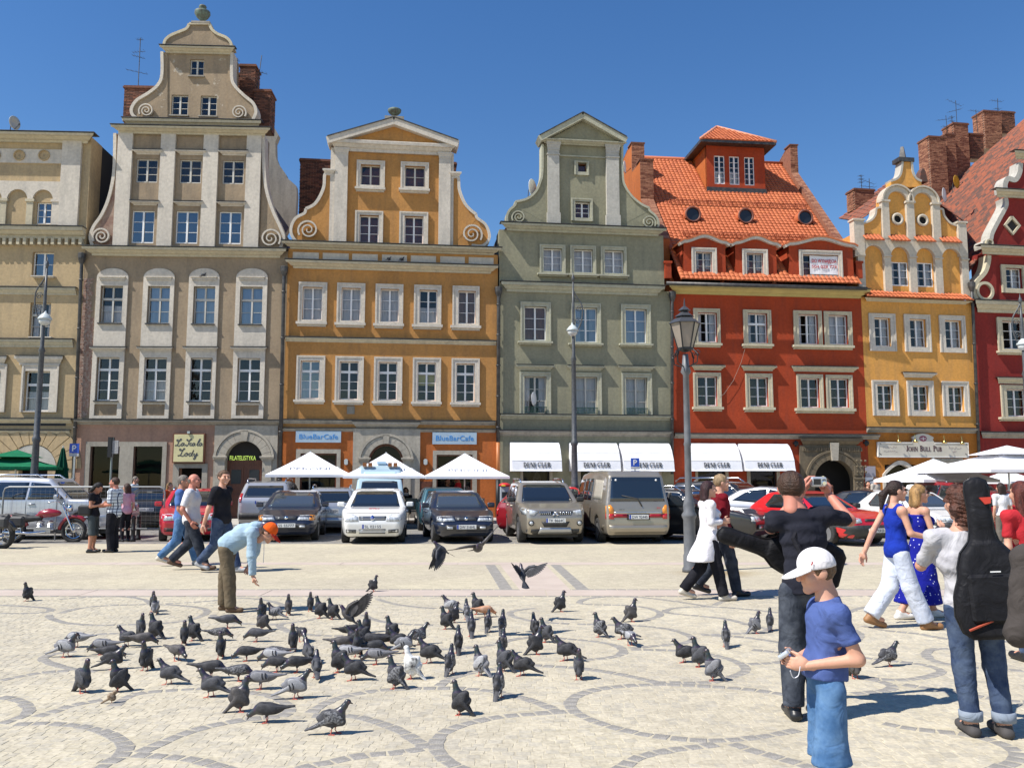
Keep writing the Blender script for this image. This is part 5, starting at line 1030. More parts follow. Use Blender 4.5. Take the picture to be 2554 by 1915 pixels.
def ccw(q):
 a=sum(q[i].x*q[(i+1) % 4].y-q[(i+1) % 4].x*q[i].y for i in range(4));return q if a>0 else q[::-1]
def inview(p,m=.3): return p.y>4.3 and abs(p.x)<p.y*.6+m
ring_boxes=[b for b in ring_boxes if b[0].y>4.0];vis=sorted([b for b in ring_boxes if inview(b[0])],key=lambda b: b[0].y);rest=MB()
near={id(b) for b in vis[:300]}
for b in ring_boxes:
 if id(b) in near:
  mb=MB();stone_mb(mb,[p-b[0] for p in ccw(b[1])],b[2]);mb.obj('ring_stone',ringm,gr,b[0])
 else: stone_mb(rest,ccw(b[1]),b[2])
tag(rest.obj('ring_stones',ringm,gr),kind='stuff')
rp=np.array(RP).reshape(-1,2);rest=MB();rest2=MB();cnt=0;y=4.4
setm=[groundmat('pale_sett',(.475,.425,.33),(.53,.475,.365),(.85,.84,.82),1.),groundmat('grey_sett',(.43,.39,.315),(.48,.435,.345),(.82,.82,.82),1.)]
cell={}
for i,(a,b) in enumerate(rp): cell.setdefault((int(a/.3),int(b/.3)),[]).append(i)
def nearring(x,y):
 for dx in (-1,0,1):
  for dy in (-1,0,1):
   for i in cell.get((int(x/.3)+dx,int(y/.3)+dy),()):
    if (rp[i,0]-x)**2+(rp[i,1]-y)**2<.0075: return True
 return False
row=0
while y<12.55:
 x=-y*.62-.4+rnd.uniform(0,.1);dy=rnd.uniform(.075,.09)
 while x<y*.62+.4:
  dx=rnd.uniform(.07,.105);yy=y+.09*math.sin(x*1.7+y*.9)+.05*math.sin(x*4.1+y*2)
  if not nearring(x+dx/2,yy+dy/2):
   j=lambda: rnd.uniform(-.006,.006);g_=.0015
   q=[Vector((x+g_+j(),yy+g_+j(),0)),Vector((x+dx-g_+j(),yy+g_+j(),0)),Vector((x+dx-g_+j(),yy+dy-g_+j(),0)),Vector((x+g_+j(),yy+dy-g_+j(),0))];h=rnd.uniform(.0005,.003)
   if cnt<300 and y>4.75 and abs(x)<y*.58:
    cnt+=1;c0=sum(q,Vector((0,0,0)))/4;mb=MB();stone_mb(mb,[p-c0 for p in q],h,.006);mb.obj('sett',setm[rnd.random()<.35],gr,c0)
   else: stone_mb(rest2 if rnd.random()<.35 else rest,q,h,.006)
  x+=dx
 y+=dy;row+=1
tag(rest.obj('pale_setts',setm[0],gr),kind='stuff');tag(rest2.obj('grey_setts',setm[1],gr),kind='stuff')
def band(y0,y1,x0,x1,name,sl=2.1,m=pinkm,skew=0.):
 x=x0;k=0
 while x<x1:
  w=sl*rnd.uniform(.7,1.3);e=min(x+w,x1);MB().zprism([(x+.006,y0),(e-.006,y0),(e-.006+skew,y1),(x+.006+skew,y1)],-.02,.004).obj('paving_slab',m,gr);x=e
band(12.78,13.42,-17,17,'pink');band(17.45,17.95,-18,18,'pink',2.4)
y=13.44;k=0
a0,a1,b0,b1=G(1262,1468),G(1222,1408),G(1452,1468),G(1385,1408)
while y<17.4:
 e=min(y+.62,17.43);f=lambda a,b,y: a.x+(b.x-a.x)*(y-a.y)/(b.y-a.y)
 MB().zprism([(f(a0,a1,y)+.2,y),(f(b0,b1,y)-.2,y),(f(b0,b1,e-.006)-.2,e-.006),(f(a0,a1,e-.006)+.2,e-.006)],-.02,.004).obj('paving_slab',pinkm,gr);y=e
gl_=MB();y=13.44
while y<17.4:
 e=y+.2
 for a,b in ((a0,a1),(b0,b1)):
  q=[Vector((f(a,b,y)-.1,y,0)),Vector((f(a,b,y)+.1,y,0)),Vector((f(a,b,e-.01)+.1,e-.01,0)),Vector((f(a,b,e-.01)-.1,e-.01,0))];stone_mb(gl_,q,.003)
 y=e
for yy in (12.66,13.45):
 x=-9.5
 while x<9.5: w=rnd.uniform(.13,.2);stone_mb(gl_,[Vector((x+.006,yy,0)),Vector((x+w-.006,yy,0)),Vector((x+w-.006,yy+.09,0)),Vector((x+.006,yy+.09,0))],rnd.uniform(0,.005));x+=w
tag(gl_.obj('edging_stones',ringm,gr),kind='stuff')
pk=mat('parking_stone',(.20,.19,.175),.85,(.27,.255,.23),2,.2,40);tag(MB().box(-40,40,23.2,31.0,-.03,-.004).obj('parking_strip',mat('pale_joint',(.5,.48,.43),.9)),kind='structure')
mb=MB();y=23.24
while y<30.9:
 x=-24+rnd.uniform(0,.4)
 while x<24: w=rnd.uniform(.38,.5);mb.box(x+.012,x+w-.012,y+.012,y+.3,-.02,.004+rnd.uniform(-.001,.002));x+=w
 y+=.312
tag(mb.obj('parking_setts',pk,bpy.data.objects['parking_strip']),kind='stuff')
tag(MB().box(-40,40,31.25,43,-.05,.12).obj('pavement',mat('pavement_flag',(.40,.375,.33),.85,(.46,.43,.38),1.5,.2,30)),kind='structure')
kb=MB();x=-30
while x<30: kb.box(x+.006,x+.994,31.0,31.25,-.05,.125);x+=1.
tag(kb.obj('kerb',mat('kerb_granite',(.45,.43,.4),.8,(.38,.37,.35),8)),kind='structure')
# -- soft bodies: distance fields meshed with surface nets
def nets(f,lo,h):
 s=f<0;n=np.array(f.shape);C=[(i,j,k) for i in (0,1) for j in (0,1) for k in (0,1)]
 cut=lambda a,c: a[c[0]:n[0]-1+c[0],c[1]:n[1]-1+c[1],c[2]:n[2]-1+c[2]]
 cnt=sum(cut(s,c).astype(np.int8) for c in C);act=(cnt>0) & (cnt<8);ii=np.argwhere(act)
 if not len(ii): return np.zeros((0,3)),np.zeros((0,4),int)
 idx=np.full(act.shape,-1,np.int32);idx[act]=np.arange(len(ii));val={c: f[ii[:,0]+c[0],ii[:,1]+c[1],ii[:,2]+c[2]] for c in C}
 pos=np.zeros((len(ii),3));num=np.zeros(len(ii))
 for a in C:
  for ax in range(3):
   if a[ax]: continue
   b=list(a);b[ax]=1;b=tuple(b);fa,fb=val[a],val[b];x=(fa<0) !=(fb<0);t=np.where(x,fa/np.where(x,fa-fb,1),0)
   p=np.array(a,float)[None].repeat(len(ii),0);p[:,ax]+=t;pos[x]+=p[x];num[x]+=1
 V=np.array(lo)+(ii+pos/num[:,None])*h;F=[]
 for ax in range(3):
  o=[0,0,0];o[ax]=1;u,v=(ax+1) % 3,(ax+2) % 3
  sa=[slice(None)]*3;sb=[slice(None)]*3;sa[ax]=slice(0,n[ax]-1);sb[ax]=slice(1,n[ax]);A,B=s[tuple(sa)],s[tuple(sb)];e=np.argwhere(A !=B)
  e=e[(e[:,u]>0) & (e[:,v]>0) & (e[:,u]<n[u]-1) & (e[:,v]<n[v]-1)];ins=A[e[:,0],e[:,1],e[:,2]]
  def cell(du,dv): q=e.copy();q[:,u]-=du;q[:,v]-=dv;return idx[q[:,0],q[:,1],q[:,2]]
  q=np.stack([cell(1,1),cell(0,1),cell(0,0),cell(1,0)],1);q[~ins]=q[~ins][:,::-1];F.append(q)
 return V,np.concatenate(F)
def np_mesh(name,V,F,mats,smooth=True,mi=None):
 me=bpy.data.meshes.new(name);me.vertices.add(len(V));me.vertices.foreach_set('co',np.asarray(V,np.float32).ravel())
 me.loops.add(F.size);me.loops.foreach_set('vertex_index',F.astype(np.int32).ravel());me.polygons.add(len(F))
 k=F.shape[1];me.polygons.foreach_set('loop_start',np.arange(0,F.size,k,dtype=np.int32));me.polygons.foreach_set('loop_total',np.full(len(F),k,np.int32))
 for m in (mats if isinstance(mats,(list,tuple)) else [mats]): me.materials.append(m)
 if mi is not None: me.polygons.foreach_set('material_index',np.asarray(mi,np.int32))
 me.polygons.foreach_set('use_smooth',np.full(len(F),smooth));me.update();me.validate();return me
class Field:
 def __init__(s,lo,hi,h):
  s.lo=np.array(lo,float);s.h=h;n=np.ceil((np.array(hi)-s.lo)/h).astype(int)+1;s.n=n
  s.ax=[s.lo[i]+h*np.arange(n[i]) for i in range(3)];s.f=np.full(n,.5,np.float32)
 def sub(s,lo,hi):
  a=np.clip(((np.array(lo)-s.lo)/s.h).astype(int)-1,0,s.n);b=np.clip(((np.array(hi)-s.lo)/s.h).astype(int)+3,0,s.n);sl=tuple(slice(a[i],b[i]) for i in range(3))
  X=s.ax[0][sl[0]][:,None,None];Y=s.ax[1][sl[1]][None,:,None];Z=s.ax[2][sl[2]][None,None,:];return sl,X,Y,Z
 def smin(s,sl,d,k):
  f=s.f[sl]
  if k<=0: s.f[sl]=np.minimum(f,d);return
  h=np.clip(.5+.5*(f-d)/k,0,1);s.f[sl]=f*(1-h)+d*h-k*h*(1-h)
 def cone(s,a,b,ra,rb=None,k=.02,sc=None,infl=0.):
  """tapered capsule a-b; sc=(dir, factor) flattens it along dir"""
  rb=ra if rb is None else rb;ra+=infl;rb+=infl;a=np.array(a,float);b=np.array(b,float);m=max(ra,rb)*(max(1,sc[1]) if sc else 1)+k+2*s.h
  sl,X,Y,Z=s.sub(np.minimum(a,b)-m,np.maximum(a,b)+m)
  px,py,pz=X-a[0],Y-a[1],Z-a[2];d=b-a
  if sc:
   v=np.array(sc[0],float);v/=np.linalg.norm(v);g=(1/sc[1]-1)*(px*v[0]+py*v[1]+pz*v[2]);px,py,pz=px+g*v[0],py+g*v[1],pz+g*v[2];g=(1/sc[1]-1)*d.dot(v);d=d+g*v
  L2=max(d.dot(d),1e-9);t=np.clip((px*d[0]+py*d[1]+pz*d[2])/L2,0,1)
  D=np.sqrt((px-t*d[0])**2+(py-t*d[1])**2+(pz-t*d[2])**2)-(ra+(rb-ra)*t);s.smin(sl,D,k);return s
 def ell(s,c,r,rot=None,k=.02,infl=0.):
  c=np.array(c,float);r=np.array(r,float)+infl;m=r.max()+k+2*s.h;sl,X,Y,Z=s.sub(c-m,c+m);px,py,pz=X-c[0],Y-c[1],Z-c[2]
  if rot is not None:
   M=np.array(rot.transposed() if isinstance(rot,Matrix) else rot);px,py,pz=(M[i][0]*px+M[i][1]*py+M[i][2]*pz for i in range(3))
  k0=np.sqrt((px/r[0])**2+(py/r[1])**2+(pz/r[2])**2);k1=np.sqrt((px/r[0]**2)**2+(py/r[1]**2)**2+(pz/r[2]**2)**2)
  D=k0*(k0-1)/np.maximum(k1,1e-6);s.smin(sl,D,k);return s
 def XYZ(s): return s.ax[0][:,None,None],s.ax[1][None,:,None],s.ax[2][None,None,:]
 def keep(s,fn): s.f=np.maximum(s.f,fn(*s.XYZ())).astype(np.float32);return s
 def carve(s,fn): s.f=np.maximum(s.f,-fn(*s.XYZ())).astype(np.float32);return s
 def warp(s,amp,fr,seed=0):
  X,Y,Z=s.XYZ();r=np.random.RandomState(seed);g=0
  for i in range(5):
   v=r.randn(3)*np.array([.55,.55,1.25])*fr*(1+.5*i);g=g+np.sin(X*v[0]+Y*v[1]+Z*v[2]+r.rand()*6+1.3*np.sin(X*v[1]-Z*v[0]))/(1+.6*i)
  s.f=(s.f+amp*g/2.).astype(np.float32);return s
 def mesh(s,name,mats): V,F=nets(s.f,s.lo,s.h);return np_mesh(name,V,F,mats)
def poly_sdf(pts,X,Z):
 """signed distance to a polygon on a grid X[:,None], Z[None,:]"""
 d=np.full((len(X),len(Z)),1e9);s=np.ones_like(d);x,z=X[:,None],Z[None,:];n=len(pts)
 for i in range(n):
  a=pts[i];b=pts[i-1];ex,ez=b[0]-a[0],b[1]-a[1];wx,wz=x-a[0],z-a[1];t=np.clip((wx*ex+wz*ez)/max(ex*ex+ez*ez,1e-9),0,1)
  d=np.minimum(d,(wx-ex*t)**2+(wz-ez*t)**2);c1=z>=a[1];c2=z<b[1];c3=ex*wz>ez*wx;al=c1 & c2 & c3;no=~c1 & ~c2 & ~c3;s=np.where(al | no,-s,s)
 return s*np.sqrt(d)
def clip_poly(p,ax,v,keep_less):
 out=[];n=len(p)
 for i in range(n):
  a,b=p[i],p[(i+1) % n];ia=(a[ax]<=v) if keep_less else (a[ax]>=v);ib=(b[ax]<=v) if keep_less else (b[ax]>=v)
  if ia: out.append(a)
  if ia !=ib:
   t=(v-a[ax])/(b[ax]-a[ax]);q=[0,0];q[ax]=v;q[1-ax]=a[1-ax]+(b[1-ax]-a[1-ax])*t;out.append(tuple(q))
 return out
def decal(bvh,pl,axis,off=.006,step=.12,rim=.02):
 """sheet with outline pl pressed onto a body along an axis: '+x' seen from the front, '-x' rear, '+y'/'-y' sides, '+z' top"""
 a='xyz'.index(axis[1]);sg=1 if axis[0]=='+' else-1;o=[i for i in range(3) if i !=a]
 xs=[p[0] for p in pl];zs=[p[1] for p in pl];nx=max(1,math.ceil((max(xs)-min(xs))/step));nz=max(1,math.ceil((max(zs)-min(zs))/step));V={};vs=[];fs=[]
 def vid(p):
  k=(round(p[0],4),round(p[1],4))
  if k in V: return V[k]
  c=[0,0,0];c[a]=6*sg;c[o[0]]=k[0];c[o[1]]=k[1];d=[0,0,0];d[a]=-sg;h=bvh.ray_cast(Vector(c),Vector(d))
  if h[0] is None: V[k]=None
  else:
   n=h[1]
   if n[a]*sg<0: n=-n
   V[k]=len(vs);vs.append((h[0],n))
  return V[k]
 for i in range(nx):
  c=clip_poly(clip_poly(pl,0,min(xs)+(max(xs)-min(xs))*i/nx,False),0,min(xs)+(max(xs)-min(xs))*(i+1)/nx,True)
  for j in range(nz):
   q=clip_poly(clip_poly(c,1,min(zs)+(max(zs)-min(zs))*j/nz,False),1,min(zs)+(max(zs)-min(zs))*(j+1)/nz,True)
   if len(q)<3: continue
   ids=[vid(p) for p in q];ids=[k for n_,k in enumerate(ids) if k is not None and k !=ids[n_-1]]
   if len(set(ids))>=3: fs.append(tuple(dict.fromkeys(ids)))
 ed={}
 for f_ in fs:
  for i in range(len(f_)): e=(f_[i],f_[(i+1) % len(f_)]);ed[e]=ed.get(e,0)+1
 P=[tuple(p+n*off) for p,n in vs];m=len(P);P+=[tuple(p+n*(off-rim)) for p,n in vs]
 return MB().add(P,fs+[(e[1],e[0],e[0]+m,e[1]+m) for e in ed if (e[1],e[0]) not in ed])
 # -- vehicles
def paint(name,c,metal=.0,rough=.3): return mat(name,c,rough,metal=metal,coat=.8,col2=tuple(k*.9 for k in c),scale=1.5)
CG=mat('car_glass',(.012,.016,.02),.04,spec=.9,coat=1.);CGL=mat('car_glass_clear',(.05,.06,.07),.05,spec=.8,coat=1.)
TY=mat('tyre_rubber',(.022,.022,.022),.85,(.035,.034,.033),20);RIM=mat('alloy',(.55,.56,.58),.3,metal=.8);BLK=mat('black_plastic',(.025,.026,.028),.6,(.04,.04,.042),10);CHR=mat('chrome',(.75,.76,.78),.12,metal=1.)
HLG=mat('headlight_glass',(.62,.66,.70),.08,(.35,.37,.40),9,spec=.9,coat=1.,stretch=(1,3,1));TLR=mat('tail_light',(.45,.015,.015),.15,coat=1.);AMB=mat('amber_light',(.75,.26,.02),.15,coat=1.);PLW=mat('plate_white',(.72,.72,.70),.5);PLB=mat('plate_blue',(.02,.06,.35),.5)
def wheel(parent,x,y,r,w=.2,rim=RIM,cap=False):
 s=1 if y>0 else-1
 t=MB().lathe([(r*.62,-w/2*s),(r*.95,-w/2*s),(r,-w*.36*s),(r,w*.36*s),(r*.95,w/2*s),(r*.64,w/2*s),(r*.62,w*.4*s)],(0,0,0),22,'y').obj('wheel',TY,parent,(x,y,r),smooth=True)
 k=MB().lathe([(r*.63,w*.46*s),(r*.6,w*.36*s),(r*.5,w*.3*s if not cap else w*.45*s),(r*.16,w*.36*s),(r*.13,w*.44*s),(.01,w*.44*s)],(0,0,0),20,'y')
 if not cap:
  for i in range(5):
   a=2*math.pi*i/5+.3;c,sn=math.cos(a),math.sin(a);k.add([(c*r*.12-sn*.02,w*.43*s,sn*r*.12+c*.02),(c*r*.12+sn*.02,w*.43*s,sn*r*.12-c*.02),(c*r*.6+sn*.035,w*.45*s,sn*r*.6-c*.035),(c*r*.6-sn*.035,w*.45*s,sn*r*.6+c*.035)],[(0,1,2,3)])
 k.obj('rim',rim,t);return t
def car(label,loc,head,L=4.15,Wd=1.72,H=1.44,pts=None,pm=None,wb=2.5,wr=.3,belt=.9,hood=.86,tum=.2,win=None,group='cars parked along the square',name='parked_car',cat='car',fx=1.25,side=None,front=None,rear=None,plate=None,rack=False,bump=None,vox=.04,taper=.10,glass=CG,fronty=0.):
 """pts: side outline (x forward, z up); side: list of side-window outlines; front / rear: function(add, z...) placing lights"""
 t=thing(name,label,cat,loc,R(head),group);hw=Wd/2;h=vox
 lo=(-L/2-.1,-hw-.1,.1);hi=(L/2+.1,hw+.1,H+.1);F=Field(lo,hi,h);X,Y,Z=F.ax
 d2=poly_sdf(pts,X,Z);xx=X[:,None];zz=Z[None,:]
 ta=taper*np.clip((np.abs(xx)-L*.28)/(L*.22),0,1)**2*(1+.6*(xx>0));tm=tum*np.clip((zz-belt)/(H-belt),0,1)**1.15;lo_=.06*np.clip((.45-zz)/.3,0,1)
 wxz=hw-ta-tm-lo_+.012*np.sin((zz-.3)/(belt-.3)*math.pi)
 a=np.broadcast_to(d2[:,None,:],F.f.shape);b=np.abs(Y)[None,:,None]-wxz[:,None,:];k=.09;hh=np.clip(.5-.5*(b-a)/k,0,1);F.f=(b*(1-hh)+a*hh+k*hh*(1-hh)).astype(np.float32)
 for x in (fx,fx-wb):
  F.carve(lambda X,Y,Z: np.maximum(np.sqrt((X-x)**2+(Z-wr)**2)-wr*1.17,(hw-.32)-np.abs(Y)))
 V,Fc=nets(F.f,F.lo,h);me=np_mesh('body',V,Fc,pm);body=obj('body',me,t);bv=BVHTree.FromPolygons([tuple(v) for v in V],[tuple(f) for f in Fc])
 def add(nm,pl,ax,m,off=.006,par=None,rim=.02,step=.12): return decal(bv,pl,ax,off,step,rim).obj(nm,m,par or t,smooth=True)
 for x in (fx,fx-wb):
  for s in (-1,1): wheel(t,x,s*(hw-.11),wr,cap=(rack=='cap'))
 win=win or {}
 if 'f' in win: z0,z1,w0,w1=win['f'];add('windscreen',[(-w0,z0),(w0,z0),(w1,z1),(w1*.8,z1+.03),(-w1*.8,z1+.03),(-w1,z1)],'+x',glass)
 if 'r' in win: z0,z1,w0,w1=win['r'];add('rear_window',[(-w0,z0),(w0,z0),(w1,z1),(-w1,z1)],'-x',CG)
 for pl in (side or []):
  for s in '+-': add('side_window',pl,s+'y',glass)
 for s in '+-':
  for x in (win.get('doors') or []): add('door_gap',[(x-.006,.32),(x+.006,.32),(x+.006,belt-.03),(x-.006,belt-.03)],s+'y',BLK,.003)
  for x in (win.get('handles') or []): add('door_handle',[(x-.09,belt-.13),(x+.09,belt-.13),(x+.09,belt-.09),(x-.09,belt-.09)],s+'y',BLK if rack=='cap' else pm,.03,rim=.04)
 if bump:
  z0,z1,m=bump
  add('front_bumper',[(-hw+.02,z0),(hw-.02,z0),(hw-.02,z1),(-hw+.02,z1)],'+x',m,.035,rim=.05);add('rear_bumper',[(-hw+.02,z0),(hw-.02,z0),(hw-.02,z1),(-hw+.02,z1)],'-x',m,.035,rim=.05)
 MB().box(-L/2+.35,L/2-.35,-hw+.22,hw-.22,.17,.35).obj('underbody',BLK,t)
 (front or (lambda*_: 0))(add,hw);(rear or (lambda*_: 0))(add,hw)
 if win.get('mirror'):
  mx,mz=win['mirror']
  for s in (-1,1):
   mo=MB().box(mx-.07,mx+.06,min(s*(hw+.0),s*(hw+.2)),max(s*(hw+.0),s*(hw+.2)),mz-.06,mz+.08).obj('wing_mirror',win.get('mm',pm),t);bm=mo.modifiers.new('b','BEVEL');bm.width=.035;bm.segments=2
 if rack is True:
  for s in (-1,1): MB().tube([(win['rack'][0],s*(hw-tum-.07),H-.06),(win['rack'][0]-.18,s*(hw-tum-.06),H+.06),(win['rack'][1]+.18,s*(hw-tum-.06),H+.06),(win['rack'][1],s*(hw-tum-.07),H-.06)],.022,6).obj('roof_rail',CHR,t,smooth=True)
 if plate:
  txt,ax,z=plate;s=1 if ax=='+' else-1
  hit=bv.ray_cast(Vector((s*6,0,z)),Vector((-s,0,0)))[0];p=MB().box(-.26,.26,-.018,.0,-.055,.055).obj('number_plate',PLW,t,(hit.x+s*.05,0,z),R(90)*s);MB().box(-.258,-.215,-.021,-.01,-.053,.053).obj('plate_strip',PLB,p)
  tt=lettering(txt,.075,M_['ink'],p,(.02,-.02,-.037),ext=.002);tt.scale.x=.21/max(v.co.x for v in tt.data.vertices)
 return t,add
def outl(L,H,nose=.62,hood0=.78,hood1=.92,xw=.55,xr0=-.15,xr1=-1.3,tail=.98,xt=None,hb=None,low=.2):
 f,r=L/2,-L/2;xt=r+.12 if xt is None else xt
 p=[(r+.1,low),(f-.12,low),(f,low+.14),(f+.02,nose-.08),(f-.05,hood0-.04),(f-.2,hood0),((f+xw)/2,(hood0+hood1)/2+.035),(xw,hood1),((xw+xr0)/2,(hood1+H)/2-.02),(xr0,H-.05),((xr0*.5+xr1*.5),H),(xr1,H-.05)]
 return p+(hb or [(xt,tail),(r+.03,tail-.16)])+[(r,.55),(r+.03,low+.12)]
def lamp2(y0,y1,z0,z1,sl=.03): return lambda s: [(s*y0,z0+sl),(s*y1,z0),(s*y1,z1-.01),(s*y0,z1-sl*.3)]
wht=paint('white_paint',(.80,.80,.78),rough=.25);navy=paint('dark_blue_paint',(.018,.024,.045),.2);gold=paint('beige_metallic',(.36,.32,.26),.55,.32);silv=paint('silver_paint',(.46,.47,.49),.55,.3);redp=paint('red_paint',(.62,.012,.02));dred=paint('dark_red_paint',(.25,.012,.02));blk=paint('black_paint',(.014,.015,.018));pblue=paint('pale_blue_paint',(.40,.53,.60));teal=paint('teal_paint',(.03,.10,.13),.3)
def golf_front(add,hw):
 for s in (-1,1):
  add('headlight',[(s*.36,.60),(s*.70,.59),(s*.77,.66),(s*.74,.76),(s*.5,.77),(s*.38,.72)],'+x',HLG,.01);add('fog_grille',[(s*.42,.30),(s*.68,.31),(s*.68,.40),(s*.42,.385)],'+x',BLK,.012)
 add('grille',[(-.34,.63),(.34,.63),(.36,.735),(-.36,.735)],'+x',BLK,.008);[add('grille_bar',[(-.33,z),(.33,z),(.33,z+.018),(-.33,z+.018)],'+x',CHR,.014) for z in (.655,.69)]
 add('badge',[(.06*math.cos(a),.685+.06*math.sin(a)) for a in [i*.524 for i in range(12)]],'+x',CHR,.025);add('badge_field',[(.045*math.cos(a),.685+.045*math.sin(a)) for a in [i*.524 for i in range(12)]],'+x',PLB,.03)
 add('badge_letter',[(-.028,.715),(-.02,.715),(0,.665),(.02,.715),(.028,.715),(.004,.65),(-.004,.65)],'+x',CHR,.036,step=.5)
 add('lower_grille',[(-.34,.285),(.34,.285),(.35,.40),(-.35,.40)],'+x',BLK,.012);[add('grille_bar',[(-.33,z),(.33,z),(.33,z+.012),(-.33,z+.012)],'+x',CHR,.018) for z in (.31,.34,.37)]
 add('bonnet_gap',[(-.7,.80),(.7,.80),(.7,.806),(-.7,.806)],'+x',BLK,.003)
HG_=outl(4.15,1.44,.62,.80,.95,.75,-.05,-1.35,1.0)
SW=[[(.62,.97),(.02,1.33),(-.32,1.36),(-.34,.95)],[(-.40,.95),(-.38,1.36),(-1.05,1.35),(-1.28,1.0),(-1.1,.95)]]
def Px(px,py,rz=0): g=G(px,py);return (g.x,g.y,0)
def back(p,d,a): return (p[0]-math.cos(R(a))*d,p[1]-math.sin(R(a))*d,0)
A_=-84
golf,gadd=car('white hatchback with red lettering on its bonnet and a white plate, facing the square',back(Px(928,1357),2.0,A_),A_,pts=HG_,pm=wht,side=SW,win=dict(f=(.95,1.34,.68,.56),mirror=(.55,1.0),doors=(.72,-.37),handles=(-.2,-.95)),front=golf_front,plate=('SL 02155','+',.47))
t=lettering('Cfec',.09,mat('red_lettering',(.45,.03,.04)),golf,(1.45,.0,.905),shear=.2,wide=1.3);t.rotation_euler=(R(8)-R(90),0,R(90));t.rotation_euler=(R(-75),0,R(90))
def nexia_front(add,hw):
 for s in (-1,1):
  add('headlight',[(s*.30,.60),(s*.62,.585),(s*.62,.725),(s*.36,.715)],'+x',HLG,.012);add('indicator',[(s*.625,.585),(s*.76,.59),(s*.75,.715),(s*.625,.725)],'+x',HLG if hw>.83 else AMB,.012);add('fog_lamp',[(s*.36,.40),(s*.52,.40),(s*.52,.46),(s*.36,.46)],'+x',HLG,.045)
 add('grille',[(-.27,.61),(.27,.61),(.30,.70),(-.30,.70)],'+x',BLK,.01);[add('grille_bar',[(-.26,z),(.26,z),(.26,z+.008),(-.26,z+.008)],'+x',mat('dull_chrome',(.25,.26,.28),.3,metal=.8),.016) for z in (.63,.65,.67)]
 add('badge',[(.05*math.cos(a),.66+.045*math.sin(a)) for a in [i*.524 for i in range(12)]],'+x',CHR,.025);add('intake',[(-.55,.38),(.55,.38),(.55,.50),(-.55,.50)],'+x',BLK,.04)
NX=outl(4.2,1.38,.60,.74,.90,.72,-.1,-1.25,.95);NS=[[(.6,.93),(.05,1.27),(-.30,1.3),(-.32,.91)],[(-.38,.91),(-.36,1.3),(-.95,1.28),(-1.2,.98),(-1.05,.91)]]
car('dark blue saloon behind the orange-capped boy, plate ending 55777',back(Px(712,1352),2.05,A_+2),A_+2,4.2,1.66,1.38,NX,navy,side=NS,belt=.88,win=dict(f=(.92,1.27,.66,.54),mirror=(.5,.97),doors=(.7,-.35),handles=(-.2,-.9)),front=nexia_front,plate=('S5 55777','+',.46),bump=(.34,.56,navy),glass=CGL)
car('dark blue hatchback with plate DW 316HL, right of the white hatchback',back(Px(1162,1356),2.05,A_+5),A_+5,4.2,1.68,1.38,NX,navy,side=NS,belt=.88,win=dict(f=(.92,1.27,.66,.54),mirror=(.5,.97),doors=(.7,-.35),handles=(-.2,-.9)),front=nexia_front,plate=('DW 316HL','+',.45),bump=(.34,.56,navy),glass=CGL)
def suv_front(add,hw):
 for s in (-1,1):
  add('headlight',[(s*.46,.86),(s*.56,.76),(s*.84,.78),(s*.87,.90),(s*.82,.95),(s*.66,.90)],'+x',HLG,.012);c=(s*.64,.56)
  add('fog_lamp',[(c[0]+.075*math.cos(a),c[1]+.075*math.sin(a)) for a in [i*.524 for i in range(12)]],'+x',BLK,.02);add('fog_lens',[(c[0]+.045*math.cos(a),c[1]+.045*math.sin(a)) for a in [i*.524 for i in range(12)]],'+x',HLG,.026);add('lower_trim',[(s*.44,.26),(s*.86,.26),(s*.86,.40),(s*.40,.40)],'+x',BLK,.012)
  add('grille',[(s*.09,.775),(s*.40,.775),(s*.48,.865),(s*.05,.865)],'+x',BLK,.012)
  for i in range(6): q=.12+.055*i;add('grille_slat',[(s*q,.78),(s*(q+.016),.78),(s*(q+.03),.86),(s*(q+.014),.86)],'+x',CHR,.018,step=.5)
 add('intake',[(-.30,.46),(.30,.46),(.38,.60),(-.38,.60)],'+x',BLK,.012);add('skid_plate',[(-.46,.30),(.46,.30),(.40,.44),(-.40,.44)],'+x',silv,.03,rim=.04)
 for q in ([(0,.87),(.035,.825),(0,.785),(-.035,.825)],[(-.04,.82),(-.01,.78),(-.05,.745),(-.085,.745)],[(.04,.82),(.01,.78),(.05,.745),(.085,.745)]): add('badge',q,'+x',CHR,.03,step=.5)
SV=outl(4.6,1.66,.78,.96,1.10,.95,.25,-1.65,1.15,low=.26);SS=[[(.85,1.10),(.3,1.50),(-.15,1.53),(-.17,1.08)],[(-.22,1.08),(-.2,1.53),(-.98,1.52),(-1.0,1.1)],[(-1.06,1.1),(-1.04,1.52),(-1.5,1.47),(-1.75,1.18),(-1.6,1.12)]]
car('beige-silver off-roader with roof rails and plate TK 8664C',back(Px(1384,1357),2.2,A_+1),A_+1,4.6,1.78,1.66,SV,gold,wb=2.67,wr=.35,fx=1.36,belt=1.06,side=SS,win=dict(f=(1.1,1.53,.72,.60),mirror=(.72,1.14),mm=BLK,rack=(.1,-1.7),doors=(.95,-.2,-1.02),handles=(0,-.85)),front=suv_front,plate=('TK 8664C','+',.63),rack=True)
